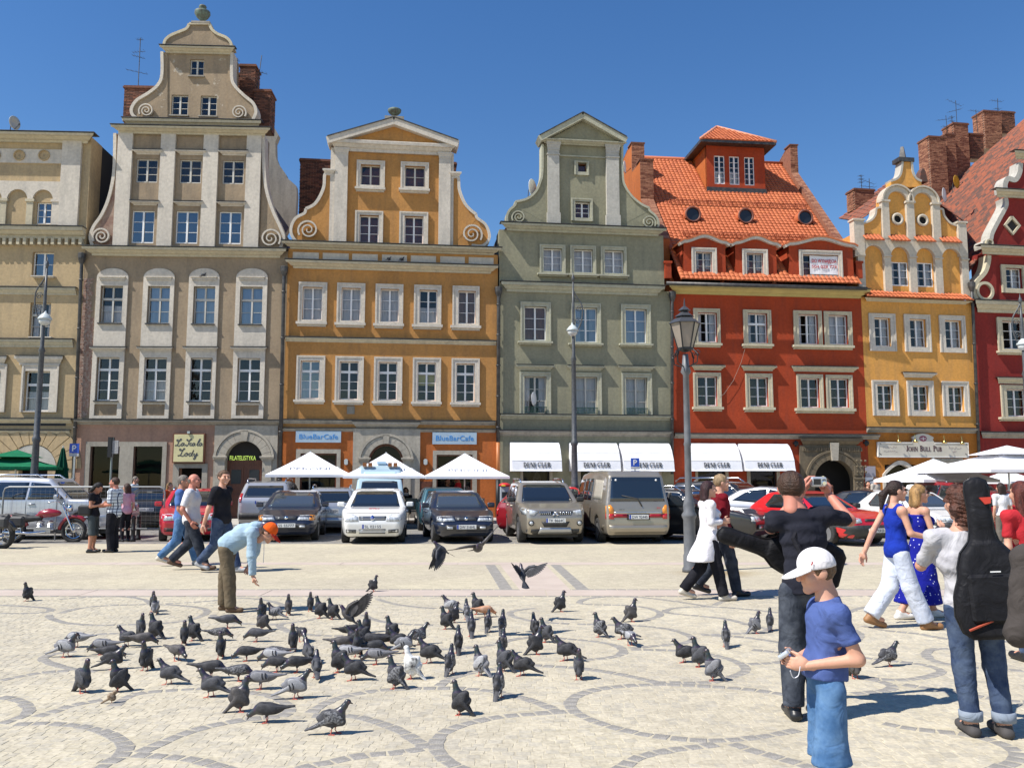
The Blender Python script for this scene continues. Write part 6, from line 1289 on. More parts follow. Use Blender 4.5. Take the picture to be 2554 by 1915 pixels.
def van_rear(add,hw):
 for s in (-1,1):
  add('tail_lamp',[(s*.66,.66),(s*.86,.66),(s*.86,.80),(s*.66,.80)],'-x',TLR,.015);add('indicator',[(s*.66,.80),(s*.86,.80),(s*.85,1.0),(s*.74,1.03),(s*.66,.93)],'-x',AMB,.015);add('tail_strip',[(s*.27,.70),(s*.66,.70),(s*.66,.79),(s*.27,.79)],'-x',mat('dark_red_strip',(.3,.01,.02),.3),.012)
 add('chrome_strip',[(-.66,.82),(.66,.82),(.66,.85),(-.66,.85)],'-x',CHR,.014);add('plate_recess',[(-.31,.64),(.31,.64),(.31,.80),(-.31,.80)],'-x',BLK,.012);add('hatch_gap',[(-.72,.49),(.72,.49),(.72,.497),(-.72,.497)],'-x',BLK,.004)
 add('rear_wiper',[(-.12,.99),(-.09,.99),(.0,1.17),(.42,1.26),(.42,1.28),(-.02,1.2)],'-x',BLK,.03,step=.5)
KV=[(-2.25,.24),(2.2,.24),(2.32,.4),(2.33,.62),(2.28,.95),(2.05,1.08),(1.45,1.72),(1.2,1.86),(.4,1.94),(-.8,1.95),(-1.9,1.92),(-2.12,1.8),(-2.28,1.15),(-2.34,.9),(-2.36,.5),(-2.33,.36)]
van,vadd=car('beige-silver van seen from behind, plate DW 92440',back(Px(1592,1357),-2.3,96.5),96.5,4.7,1.80,1.95,KV,gold,wb=2.6,wr=.33,fx=1.3,belt=1.05,tum=.16,taper=.05,side=[[(1.85,1.13),(1.3,1.68),(.72,1.72),(.7,1.12)],[(.58,1.12),(.58,1.72),(.05,1.73),(.05,1.12)],[(0,1.12),(0,1.73),(-.5,1.73),(-.5,1.12)]],win=dict(r=(1.12,1.76,.74,.66),mirror=(1.6,1.2),mm=BLK,doors=(1.7,.64,-.55)),rear=van_rear,plate=('DW 92440','-',.72),bump=(.3,.5,gold),name='parked_van',cat='van')
for s in '+-': vadd('side_window',[(-.75,1.16),(-.75,1.70),(-1.72,1.68),(-1.8,1.16)],s+'y',mat('pale_window_panel',(.40,.37,.31),.3))
for y,z in ((.55,1.68),(-.55,1.68)): vadd('glass_sticker',[(y+.03*math.cos(a),z+.03*math.sin(a)) for a in [i*.8 for i in range(8)]],'-x',PLW,.012,step=.5)
t=lettering('KIA',.05,mat('red_lettering',(.45,.03,.04)),van,(-2.4,-.55,.93));t.rotation_euler=(0,0,R(-90));t=lettering('2700 TCI',.03,M_['ink'],van,(-2.4,.45,.9));t.rotation_euler=(0,0,R(-90))
def tail2(z0=.62,z1=.88,m=TLR,w=.14): return lambda add,hw: [add('tail_lamp',[(s*(hw-w-.05),z0),(s*(hw-.04),z0),(s*(hw-.05),z1),(s*(hw-w-.07),z1)],'-x',m,.012) for s in (-1,1)]
WG=outl(4.4,1.45,.62,.78,.92,.8,.0,-1.75,1.05,hb=[(-2.08,1.0),(-2.16,.86)]);WS=[[(.68,.94),(.1,1.31),(-.28,1.34),(-.3,.93)],[(-.36,.93),(-.34,1.34),(-1.0,1.33),(-1.02,.94)],[(-1.08,.94),(-1.06,1.33),(-1.6,1.3),(-1.8,1.0)]]
def plate_at(p): return p
car('silver off-roader seen from behind, between the black-shirted man and the dark blue saloon',back(Px(655,1324),-2.2,97),97,4.6,1.8,1.68,SV,silv,wb=2.67,wr=.35,fx=1.36,belt=1.06,side=SS,win=dict(r=(1.12,1.5,.66,.58),rack=(.1,-1.7)),rear=tail2(.95,1.25),plate=('DW 0577H','-',.95),rack=True,vox=.05,bump=(.4,.6,BLK))
car('silver estate car seen from behind, left of the white hatchback',back(Px(822,1331),-2.2,99),99,4.4,1.7,1.47,WG,silv,side=WS,fx=1.3,win=dict(r=(.98,1.33,.64,.54),rack=(.0,-1.6)),rear=tail2(.62,.95),plate=('DW 21854','-',.72),rack=True,bump=(.3,.5,silv),vox=.05)
car('teal estate car half hidden behind the dark blue hatchback',back(Px(1110,1326),-2.2,99),99,4.4,1.7,1.45,WG,teal,side=WS,fx=1.3,win=dict(r=(.98,1.33,.64,.54)),rear=tail2(.62,.95),vox=.05)
car('dark red hatchback between the dark blue hatchback and the beige off-roader',back(Px(1290,1337),-1.9,55),55,4.0,1.68,1.42,outl(4.0,1.42,.62,.80,.95,.75,-.05,-1.35,1.0),dred,side=SW,win=dict(r=(1.0,1.32,.6,.5),rack=(0,-1.2)),rear=tail2(.6,.85),rack=True,vox=.05)
car('red hatchback glimpsed between the beige off-roader and the van',back(Px(1490,1330),2,-60),-60,4.0,1.65,1.5,outl(4.0,1.5,.62,.80,.95,.75,-.05,-1.35,1.0),redp,side=SW,win=dict(f=(.95,1.36,.66,.54)),vox=.05)
AV=[(-2.5,.3),(2.2,.3),(2.4,.45),(2.42,.7),(2.3,1.1),(1.7,1.3),(1.15,1.95),(1.0,2.05),(.75,2.45),(.5,2.55),(-2.3,2.55),(-2.5,2.4),(-2.52,.6)]
amb,aadd=car('pale blue high-roofed ambulance behind the white hatchback',back(Px(944,1322),2.3,A_+2),A_+2,5.0,1.95,2.55,AV,pblue,wb=3.0,wr=.34,fx=1.6,belt=1.3,tum=.14,taper=.08,win=dict(f=(1.28,1.88,.78,.70),mirror=(1.45,1.35),mm=BLK),side=[[(1.5,1.35),(1.0,1.9),(.3,1.92),(.3,1.35)],[(.1,1.4),(.1,1.95),(-1.9,1.95),(-1.9,1.4)]],front=lambda add,hw: [add('headlight',[(s*.55,.8),(s*.85,.8),(s*.85,1.0),(s*.5,.98)],'+x',HLG,.012) for s in (-1,1)]+[add('roof_panel',[(-.7,2.12),(.7,2.12),(.62,2.28),(-.62,2.28)],'+x',mat('blue_panel',(.45,.62,.75),.3),.02)],vox=.06,name='ambulance',cat='ambulance')
amb.scale=(.9,.88,.87)
for y in (-.62,-.4,.4,.62): MB().box(-.08,.08,-.08,.08,0,.16).obj('warning_light',mat('brown_lamp',(.28,.10,.03),.25),amb,(.75,y,2.5))
MB().box(-.1,.1,-.18,.18,0,.1).obj('roof_aerial',mat('blue_panel',(.45,.62,.75)),amb,(0.2,.05,2.62))
car('white and silver off-roader in side view behind the railing at the far left',(AT(150,1341,25.2).x-.65,25.6,0),3,4.8,1.85,1.78,outl(4.8,1.78,.85,1.05,1.15,1.0,.4,-2.1,1.15,low=.3,hb=[(-2.32,1.5),(-2.4,.9)]),paint('silver_white_paint',(.55,.57,.62),.4),wb=2.78,wr=.38,fx=1.45,belt=1.12,side=[[(.9,1.15),(.42,1.58),(-.1,1.62),(-.12,1.13)],[(-.18,1.13),(-.16,1.62),(-1.05,1.62),(-1.07,1.13)],[(-1.13,1.13),(-1.11,1.62),(-2.05,1.58),(-2.2,1.2)]],win=dict(f=(1.15,1.6,.72,.6),mirror=(.75,1.2),doors=(1.0,-.15,-1.1),handles=(.0,-.95),rack=(.2,-1.9)),front=lambda add,hw: [add('headlight',[(s*.5,.85),(s*.85,.85),(s*.85,1.0),(s*.5,.98)],'+x',HLG,.012) for s in (-1,1)]+[add('grille',[(-.45,.78),(.45,.78),(.45,1.0),(-.45,1.0)],'+x',CHR,.012)],bump=(.4,.7,silv),rack=True)
car('black saloon seen from behind, beyond the checked-shirt man',back(Px(362,1322),-2.2,98),98,4.4,1.7,1.42,outl(4.4,1.42,.62,.76,.9,.7,-.1,-1.2,1.0,hb=[(-1.6,1.0),(-2.1,.98),(-2.17,.8)]),blk,side=NS,win=dict(r=(1.02,1.30,.6,.5)),rear=tail2(.66,.86,w=.3),plate=('DWR 21850','-',.7),vox=.05)
car('bright red hatchback with roof bars, half hidden by the three walking men',back(Px(475,1352),2.0,A_+12),A_+12,4.2,1.72,1.42,HG_,paint('bright_red_paint',(.5,.012,.03)),side=SW,win=dict(f=(.95,1.33,.68,.56),mirror=(.55,1.0),doors=(.72,-.37),rack=(-.1,-1.2)),front=golf_front,plate=('DW 69CC','+',.45),rack=True)
car('dark grey estate car behind the strolling couple, nose to the right',(AT(1800,1345,23.9).x-.6,25.0,0),-38,4.5,1.75,1.45,WG,paint('dark_grey_paint',(.03,.03,.032),.3),side=WS,fx=1.3,win=dict(f=(.93,1.32,.66,.55),mirror=(.6,1.0),doors=(.75,-.33),rack=(.0,-1.6)),front=nexia_front,rack=True)
car('black people carrier behind the dark grey estate car',(AT(1840,1330,27.5).x,28.,0),-40,4.6,1.8,1.7,SV,blk,wb=2.7,wr=.33,belt=1.05,side=SS,win=dict(f=(1.1,1.55,.72,.6),rack=(.1,-1.7)),rack=True,vox=.05)
car('rounded silver small car behind the photographing man',(AT(1955,1335,26.).x,26.4,0),-30,4.1,1.72,1.5,[(-1.95,.2),(1.9,.2),(2.05,.4),(1.98,.7),(1.5,.9),(1.0,1.0),(.55,1.3),(.1,1.46),(-.4,1.5),(-1.0,1.4),(-1.6,1.05),(-1.95,.8),(-2.05,.5)],silv,side=[[(.75,1.02),(.35,1.32),(-.1,1.42),(-.12,1.0)],[(-.2,1.0),(-.18,1.42),(-.7,1.38),(-1.2,1.08)]],win=dict(f=(1.02,1.38,.6,.45),mirror=(.5,1.0)),vox=.05)
def esc_front(add,hw): [add('headlight',[(s*.42,.60),(s*.72,.58),(s*.78,.66),(s*.7,.73),(s*.42,.70)],'+x',HLG,.012) for s in (-1,1)];add('grille',[(-.3,.63),(.3,.63),(.28,.69),(-.28,.69)],'+x',BLK,.01)
car('red hatchback with black bumper right of the photographing man',(AT(2118,1358,22.6).x-.2,24.3,0),-68,4.2,1.70,1.40,NX,redp,side=NS,belt=.88,win=dict(f=(.92,1.28,.67,.55),mirror=(.5,.97),mm=BLK,doors=(.7,-.35),handles=(-.2,-.9)),front=esc_front,bump=(.22,.53,BLK),plate=('DW 92R20','+',.4))
car('black saloon with dark windows beyond the red hatchback',(AT(2215,1330,27.).x+.3,27.5,0),-48,4.3,1.7,1.42,NX,blk,side=NS,win=dict(f=(.92,1.28,.67,.55)),vox=.05)
tx,tadd=car('white saloon taxi with a white roof sign behind the two women',back(Px(2385,1352),1.6,-80),-80,4.2,1.68,1.38,NX,wht,side=NS,belt=.88,win=dict(f=(.92,1.28,.66,.54),mirror=(.5,.97)),front=nexia_front,bump=(.34,.56,BLK),plate=('DW 114T','+',.45),glass=CGL,name='taxi')
MB().lathe([(.16,0),(.17,.06),(.13,.14),(.03,.16)],(-.2,0,1.4),14).obj('roof_sign',PLW,tx,smooth=True)
car('maroon people carrier behind the white taxi',(AT(2420,1330,28.).x,28.2,0),-82,4.5,1.75,1.62,SV,dred,wb=2.67,wr=.33,belt=1.05,side=SS,win=dict(f=(1.1,1.5,.7,.6),rack=(.1,-1.6)),rack=True,vox=.05)
car('dark red saloon cut by the right edge behind the two girls',(AT(2530,1345,24.5).x+.6,25.6,0),-78,4.3,1.7,1.42,NX,dred,side=NS,win=dict(f=(.92,1.28,.67,.55)),front=nexia_front,vox=.05)
# -- people
SK=dict(a=mat('skin',(.62,.34,.235),.55,(.55,.28,.19),6,spec=.35),b=mat('tanned_skin',(.50,.24,.15),.55,(.42,.19,.12),6,spec=.35),c=mat('ruddy_skin',(.58,.24,.17),.55,(.5,.2,.14),6,spec=.35))
def cloth(name,c,c2=None,bump=.12,sc=3.,bs=110,rough=.9): return mat(name,c,rough,c2 or tuple(k*.8 for k in c),sc,.75,7.5,spec=.15,bdet=2.5,bdist=1.6)
def hairm(name,c): return mat(name,c,.55,tuple(k*.45 for k in c),30,.6,90,stretch=(1,1,.25),spec=.4)
HB,HBR,HGY,HBL,HRD,HDK=hairm('black_hair',(.012,.01,.01)),hairm('brown_hair',(.06,.028,.015)),hairm('grey_hair',(.22,.19,.16)),hairm('blond_hair',(.42,.24,.09)),hairm('auburn_hair',(.11,.02,.012)),hairm('dark_brown_hair',(.03,.014,.01))
DEN=cloth('denim',(.035,.055,.11),(.075,.105,.17),.15,8,120);DDEN=cloth('dark_denim',(.022,.027,.04),(.05,.058,.075),.15,7,120);LDEN=cloth('faded_denim',(.055,.13,.27),(.11,.21,.37),.15,8,120)
EYE_M=mat('eye',(.02,.015,.012),.2)
BASE=dict(pel=(0,0,.525),che=(.0,0,.715),nek=(-.008,0,.825),hed=(.012,0,.928),shL=(-.008,.108,.797),elL=(-.02,.128,.625),wrL=(.03,.125,.475),shR=(-.008,-.108,.797),elR=(-.02,-.128,.625),wrR=(.03,-.125,.475),hiL=(0,.052,.5),knL=(.012,.056,.275),anL=(-.012,.058,.045),hiR=(0,-.052,.5),knR=(.012,-.056,.275),anR=(-.012,-.058,.045))
WALK=dict(knL=(.085,.05,.285),anL=(.165,.05,.05),knR=(-.03,-.05,.275),anR=(-.2,-.05,.10),elL=(-.07,.13,.63),wrL=(-.07,.14,.48),elR=(.0,-.13,.62),wrR=(.09,-.12,.5))
WALK2=dict(knR=(.085,-.05,.285),anR=(.165,-.05,.05),knL=(-.03,.05,.275),anL=(-.2,.05,.10),elR=(-.07,-.13,.63),wrR=(-.07,-.14,.48),elL=(.0,.13,.62),wrL=(.09,.12,.5))
def nv(v): v=np.array(v,float);return v/max(np.linalg.norm(v),1e-9)
def hand_mesh(w,d,n,s,side,curl=.5,spread=.12,h=.0045,thumb=.5):
 """w wrist, d pointing direction, n palm normal, s hand length; five separate fingers"""
 d=nv(d);n=nv(np.array(n)-d*np.dot(n,d));l=np.cross(d,n)*side
 F=Field(w-s*1.25,w+s*1.25,h*max(1,s/.17));w=np.array(w,float)
 F.cone(w-d*.2*s,w+d*.12*s,.145*s,.15*s,.02,(n,.72));F.ell(w+d*.3*s,(.26*s,.215*s,.11*s),np.stack([d,l,n],1).T.T,.03)
 for i,(o,ln) in enumerate(((.155,.42),(.05,.47),(-.06,.44),(-.16,.35))):
  b=w+d*.48*s+l*o*s;c=curl*(1+.08*i);di=nv(d+l*spread*(1.5-i)/1.5*.5);r=.052*s;a1,a2=c*.7,c*1.7
  p1=b+(di*math.cos(a1)+n*math.sin(a1))*ln*.5*s;p2=p1+(di*math.cos(a2)+n*math.sin(a2))*ln*.5*s;F.cone(b-d*.1*s,b,r*1.1,r*1.05,.01);F.cone(b,p1,r*1.05,r*.95,.004);F.cone(p1,p2,r*.95,r*.75,.004)
 b=w+d*.16*s+l*.15*s;td=nv(d*.75+l*(.95-.4*thumb)+n*.5*thumb);p1=b+td*.24*s;td2=nv(d*.95+l*.2+n*.6*thumb);F.cone(b-d*.06*s,p1,.085*s,.062*s,.015);F.cone(p1,p1+td2*.22*s,.06*s,.046*s,.006)
 return nets(F.f,F.lo,F.h)
def person(label,loc,face,H=1.72,pose=None,sk='a',g=1.,h=.02,top=None,sleeve=.45,hem=.47,low=None,lowend=1.,flare=1.,shoes=None,hair=None,hairk='short',hy=0.,hp=0.,hands=True,hk=None,cap=None,fem=False,loose=.012,seed=1,skirt=None,group='people on the square',nodetail=False,neckz=None,lowtop=.56,detail=False,hairz=0.,coat=None):
 """face: heading in degrees (0 = towards the picture's right); pose: joints as fractions of the height"""
 J=dict(BASE);
 for q in (pose or []) if isinstance(pose,list) else [pose or {}]: J.update(q)
 J={k: np.array(v,float)*H for k,v in J.items()};t=thing('person',label,'person',loc,R(face),group);kk=H
 lat=nv(J['shL']-J['shR']);upv=nv(J['nek']-J['pel']);fwd=nv(np.cross(lat,upv));TR=np.stack([fwd,lat,upv],1)
 up0=nv(J['hed']-J['nek']);hf=nv([math.cos(R(hy))*math.cos(R(hp)),math.sin(R(hy))*math.cos(R(hp)),math.sin(R(hp))]);hu=nv(np.array([0,0,1.])-hf*hf[2]) if abs(hp)<80 else nv(up0);hl=np.cross(hu,hf);HM=np.stack([hf,hl,hu],1)
 C=J['hed'];pts=np.array(list(J.values()));lo,hi=pts.min(0)-.16*H,pts.max(0)+.16*H;lo[2]=-.02
 def torso(F,i=0.,k=.05,sh=1.,ih=0.):
  F.ell(J['pel'],(.066*kk*g,(.09 if fem else .083)*kk*g,.075*kk),TR,k,i+ih);mid=J['pel']*.55+J['che']*.45
  F.ell(mid,(.058*kk*g,(.07 if fem else .078)*kk*g,.085*kk),TR,k,i);F.ell(J['che'],(.066*kk*g,(.084 if fem else .094)*kk*g,.09*kk),TR,k,i)
  if fem: [F.ell(J['che']+fwd*.05*kk+lat*s*.04*kk+upv*.0*kk,(.038*kk,.038*kk,.04*kk),TR,.03,i) for s in (-1,1)]
  F.cone(J['nek']*(1-sh)+J['shL']*sh-upv*.02*kk*(1-sh),J['nek']*(1-sh)+J['shR']*sh-upv*.02*kk*(1-sh),.034*kk,.034*kk,.05,None,i);F.cone(J['che']+upv*.05*kk,J['nek'],.055*kk,.036*kk,.03,None,i)
 def leg(F,s,i=0.,k=.03,end=1.,fl=1.):
  a,b,c=J['hi'+s],J['kn'+s],J['an'+s];F.cone(a,b,.05*kk*g,.033*kk*(1+(fl-1)*.5),k,None,i)
  e=b+(c-b)*end;F.cone(b,e,.033*kk*(1+(fl-1)*.5),(.033+(.023-.033)*end)*kk*fl,k,None,i)
  if i==0: F.ell(b*.68+c*.32-fwd*.008*kk*0+np.array([-.008*kk,0,0]),(.027*kk,.026*kk,.07*kk),None,k)
  return e,nv(c-b)
 def arm(F,s,i=0.,k=.02,end=1.):
  a,b,c=J['sh'+s],J['el'+s],J['wr'+s];r=(.025 if fem else .031)*kk*g**.5;r2=(.02 if fem else .023)*kk
  if end<=.5: e=a+(b-a)*end*2;F.cone(a,e,r,r+(r2-r)*end*2,k,None,i)
  else: e=b+(c-b)*(end-.5)*2;F.cone(a,b,r,r2,k,None,i);F.cone(b,e,r2*1.08,r2+(.0165*kk-r2)*(end-.5)*2,k,None,i)
  return e,nv((b-a) if end<=.5 else (c-b))
 F=Field(lo,hi,h);torso(F);[leg(F,s) for s in 'LR'];[arm(F,s) for s in 'LR']
 for s in 'LR': c=J['an'+s];F.cone(c,c+np.array([.085,0,-.022])*kk,.026*kk,.018*kk,.02)
 F.cone(J['nek'],C-hu*.03*kk-hf*.012*kk,.034*kk if not fem else .029*kk,.032*kk if not fem else .027*kk,.02)
 hb=min(h,.011 if detail else .016);meshes=[]
 V,Fa=nets(F.f,F.lo,F.h);meshes.append((V,Fa))
 S=kk*(1.0 if H>1.5 else 1.09)
 FH=Field(C-.16*S,C+.16*S,.006 if detail else hb*.8)
 FH.ell(C+hu*.008*S-hf*.006*S,(.056*S,.045*S,.056*S),HM,.01);FH.ell(C+hf*.014*S-hu*.03*S,(.04*S,.036*S,.04*S),HM,.03);FH.cone(C-hu*.03*S-hf*.015*S,C-hu*.09*S-hf*.03*S,.03*S,.032*S,.025)
 FH.cone(C+hf*.052*S+hu*.01*S,C+hf*.066*S-hu*.016*S,.006*S,.0105*S,.01);FH.cone(C+hf*.046*S+hu*.016*S-hl*.024*S,C+hf*.046*S+hu*.016*S+hl*.024*S,.007*S,.007*S,.012)
 FH.cone(C+hf*.05*S-hu*.036*S-hl*.012*S,C+hf*.05*S-hu*.036*S+hl*.012*S,.006*S,.006*S,.008);FH.ell(C+hf*.043*S-hu*.06*S,(.016*S,.018*S,.014*S),HM,.02)
 for s in (-1,1): FH.ell(C+hl*s*.046*S-hf*.006*S-hu*.005*S,(.016*S,.006*S,.021*S),HM,.004);FH.ell(C+hf*.036*S+hl*s*.028*S-hu*.018*S,(.018*S,.014*S,.016*S),HM,.02)
 meshes.append(nets(FH.f,FH.lo,FH.h))
 if hands:
  for s,sg in (('L',1),('R',-1)):
   k_=dict((hk or {}).get(s,{}));d=k_.pop('d',nv(J['wr'+s]-J['el'+s]));n=k_.pop('n',-lat*sg*.8+fwd*.2);meshes.append(hand_mesh(J['wr'+s],d,n,.108*kk,-sg if True else sg,h=.0045 if detail else .006,**k_))
 V=np.concatenate([m[0] for m in meshes]);o=0;FF=[]
 for v,f in meshes: FF.append(f+o);o+=len(v)
 body=obj('body',np_mesh('body',V,np.concatenate(FF),SK[sk]),t)
 if H>0 and not nodetail:
  for s in (-1,1): MB().lathe([(.001,-.005*S),(.004*S,-.003*S),(.0052*S,0),(.004*S,.003*S),(.001,.005*S)],(0,0,0),8).obj('eye',EYE_M,t,tuple(C+hf*.0475*S+hl*s*.02*S+hu*.004*S),smooth=True)
 def garment(nm,fn,m,hh=None,wa=.004,fr=22,cuts=()):
  F=Field(lo,hi,hh or h);fn(F)
  if wa: F.warp(wa,fr,seed)
  for p,n in cuts: F.keep(lambda X,Y,Z: (X-p[0])*n[0]+(Y-p[1])*n[1]+(Z-p[2])*n[2])
  me=F.mesh(nm,m);return obj(nm,me,t)
 if low:
  def fn(F):
   F.ell(J['pel'],(.066*kk*g,(.09 if fem else .083)*kk*g,.075*kk),TR,.04,loose*.8)
   le.extend(leg(F,s,loose*.8,.02,min(lowend,1.02),flare) for s in 'LR')
  le=[];F=Field(lo,hi,h);fn(F);F.warp(.0035,18,seed+40);p=J['pel']+upv*(lowtop-.525)*kk
  F.keep(lambda X,Y,Z: (X-p[0])*upv[0]+(Y-p[1])*upv[1]+(Z-p[2])*upv[2])
  for e,d in le: F.keep(lambda X,Y,Z: np.where((X-e[0])**2+(Y-e[1])**2+(Z-e[2])**2<(max(.075,.062*flare)*kk)**2,(X-e[0])*d[0]+(Y-e[1])*d[1]+(Z-e[2])*d[2],-1))
  obj('trousers' if lowend>.8 else 'shorts',F.mesh('trousers',low),t)
 if skirt:
  z1,rad,m=skirt
  def fn(F):
   torso(F,loose);a=J['pel'];b=np.array([(J['anL'][0]+J['anR'][0])/2*.7,0,z1*kk]);F.cone(a-upv*.02*kk,b,.08*kk,rad*kk,.06,((0,1,0),1.0))
  garment('dress',fn,m,wa=.006,fr=16,cuts=[(np.array([0,0,z1*kk]),np.array([0,0,-1.])),(J['nek']-upv*.055*kk,upv)])
 if top:
  ends=[]
  def fn(F):
   torso(F,loose,sh=1. if sleeve else .62,ih=.012)
   if sleeve>0: ends.extend(arm(F,s,loose*.9,.02,sleeve) for s in 'LR')
   if coat: F.cone(J['pel'],J['pel']+np.array(coat[0])*kk,.08*kk,coat[1]*kk,.05,((0,1,0),1.25))
  hz=J['pel']+upv*(hem-.525)*kk if not coat else J['pel']+np.array(coat[0])*kk
  F=Field(lo,hi,h);fn(F);F.warp(.006,24,seed)
  F.keep(lambda X,Y,Z:-((X-hz[0])*upv[0]+(Y-hz[1])*upv[1]+(Z-hz[2])*upv[2]));q=J['nek']+upv*.004*kk
  if neckz: q=J['nek']+upv*neckz*kk
  nc=nv(upv*1.+fwd*.35);F.keep(lambda X,Y,Z: np.where((X-C[0])**2+(Y-C[1])**2+(Z-C[2])**2<(.5*kk)**2,(X-q[0])*nc[0]+(Y-q[1])*nc[1]+(Z-q[2])*nc[2]-np.clip(np.abs((X-q[0])*lat[0]+(Y-q[1])*lat[1]+(Z-q[2])*lat[2])-.05*kk,0,9)*5,-1))
  for e,d in ends: F.keep(lambda X,Y,Z: np.where((X-e[0])**2+(Y-e[1])**2+(Z-e[2])**2<(.065*kk)**2,(X-e[0])*d[0]+(Y-e[1])*d[1]+(Z-e[2])*d[2],-1))
  obj('coat' if coat else 'shirt',F.mesh('shirt',top),t)
 if shoes:
  for s in 'LR':
   a=J['an'+s];tz=-.02*kk if a[2]<.07*kk else-.055*kk;toe=a+np.array([.095*kk,0,max(tz,.016*kk-a[2])]);heel=a+np.array([-.022*kk,0,.02*kk-a[2] if a[2]<.07*kk else-.018*kk]);F=Field(np.minimum(heel,toe)-.06*kk,np.maximum(a,toe)+.06*kk,min(h,.012))
   F.cone(heel,toe,.023*kk,.021*kk,.01,((0,1,0),1.15));F.cone(a+np.array([0,0,.0]),a+np.array([.035*kk,0,-.012*kk]),.028*kk,.024*kk,.015)
   if a[2]<.07*kk: F.keep(lambda X,Y,Z: .002-Z+0*X+0*Y)
   obj('shoe',F.mesh('shoe',shoes),t)
 if hair:
  F=Field(C-.24*S,C+.17*S,.007 if detail else hb*.8);F.ell(C+hu*.012*S-hf*.01*S,(.062*S,.051*S,.06*S),HM,.01)
  if hairk in ('long','bob'):
   e=.16 if hairk=='long' else .085
   for s in (-1,0,1): F.cone(C-hf*.03*S+hl*s*.03*S,C-hf*.045*S+hl*s*.036*S-hu*e*S,.034*S,.024*S,.03)
  elif hairk=='tail': F.cone(C-hf*.06*S+hu*.015*S,C-hf*.1*S-hu*.03*S,.018*S,.026*S,.015);F.cone(C-hf*.1*S-hu*.03*S,C-hf*.115*S-hu*.12*S,.026*S,.012*S,.015)
  elif hairk=='curly': [F.ell(C+hu*(.01+.045*math.sin(i*2.4))*S-hf*(.02+.03*math.cos(i*1.7))*S+hl*.034*math.sin(i*1.1)*S,(.026*S,)*3,None,.012) for i in range(14)];F.cone(C-hf*.03*S,C-hf*.04*S-hu*.07*S,.045*S,.035*S,.02)
  F.warp(.003 if hairk !='curly' else .006,90,seed);fz=hairz
  hl_,dn=hf,hu
  def hc(X,Y,Z):
   x=(X-C[0])*hf[0]+(Y-C[1])*hf[1]+(Z-C[2])*hf[2];z=(X-C[0])*hu[0]+(Y-C[1])*hu[1]+(Z-C[2])*hu[2]
   line=np.where(x>.022*S,(.034+fz)*S,np.where(x>-.012*S,(.0+fz)*S,(-.052 if hairk in ('short','bald') else-.3)*S))
   if hairk=='bald': line=np.where(x>-.03*S,.2*S,line);return np.maximum(line-z,z-.012*S)
   return line-z
  F.keep(hc);obj('hair',F.mesh('hair',hair),t)
 if cap:
  cm,bm=cap;F=Field(C-.2*S,C+.2*S,.006 if detail else hb*.7);F.ell(C+hu*.022*S-hf*.006*S,(.068*S,.056*S,.062*S),HM,.005);F.keep(lambda X,Y,Z: .012*S-((X-C[0])*hu[0]+(Y-C[1])*hu[1]+(Z-C[2])*hu[2]));co=obj('cap',F.mesh('cap',cm),t)
  F=Field(C-.2*S,C+.2*S,.005);F.ell(C+hf*.075*S+hu*.014*S,(.052*S,.05*S,.02*S),HM,.0);ce=C+hf*.07*S-hu*.012*S
  def bc(X,Y,Z):
   x=(X-C[0])*hf[0]+(Y-C[1])*hf[1]+(Z-C[2])*hf[2];z=(X-C[0])*hu[0]+(Y-C[1])*hu[1]+(Z-C[2])*hu[2];y=(X-C[0])*hl[0]+(Y-C[1])*hl[1]+(Z-C[2])*hl[2]
   zz=.018*S-(x-.04*S)*.28-(y*y)*2.2/S;return np.maximum(np.abs(z-zz)-.0035*S,.035*S-x)
  F.f=np.maximum(F.f-.004*S,bc(*F.XYZ())).astype(np.float32);F2=Field(C-.2*S,C+.2*S,.005);
  X,Y,Z=F2.XYZ();x=(X-C[0])*hf[0]+(Y-C[1])*hf[1]+(Z-C[2])*hf[2];y=(X-C[0])*hl[0]+(Y-C[1])*hl[1]+(Z-C[2])*hl[2];pl=np.sqrt(((x-.04*S)/.085)**2+(y/.052)**2)/S-1
  F2.f=np.maximum(pl*.05*S,bc(X,Y,Z)).astype(np.float32);obj('cap_brim',F2.mesh('cap_brim',bm),co)
 return t,J,dict(C=C,hf=hf,hl=hl,hu=hu,S=S,garment=garment,h=h)
def at_px(x,y): g=G(x,y);return (g.x,g.y,0)
BLKC=cloth('black_cotton',(.012,.012,.016),(.022,.022,.028));WHC=cloth('white_cotton',(.72,.72,.74),(.62,.62,.66));SHO=mat('brown_shoe',(.09,.05,.03),.6);BSH=mat('black_shoe',(.015,.015,.017),.4);LSH=mat('pale_shoe',(.55,.5,.42),.6)
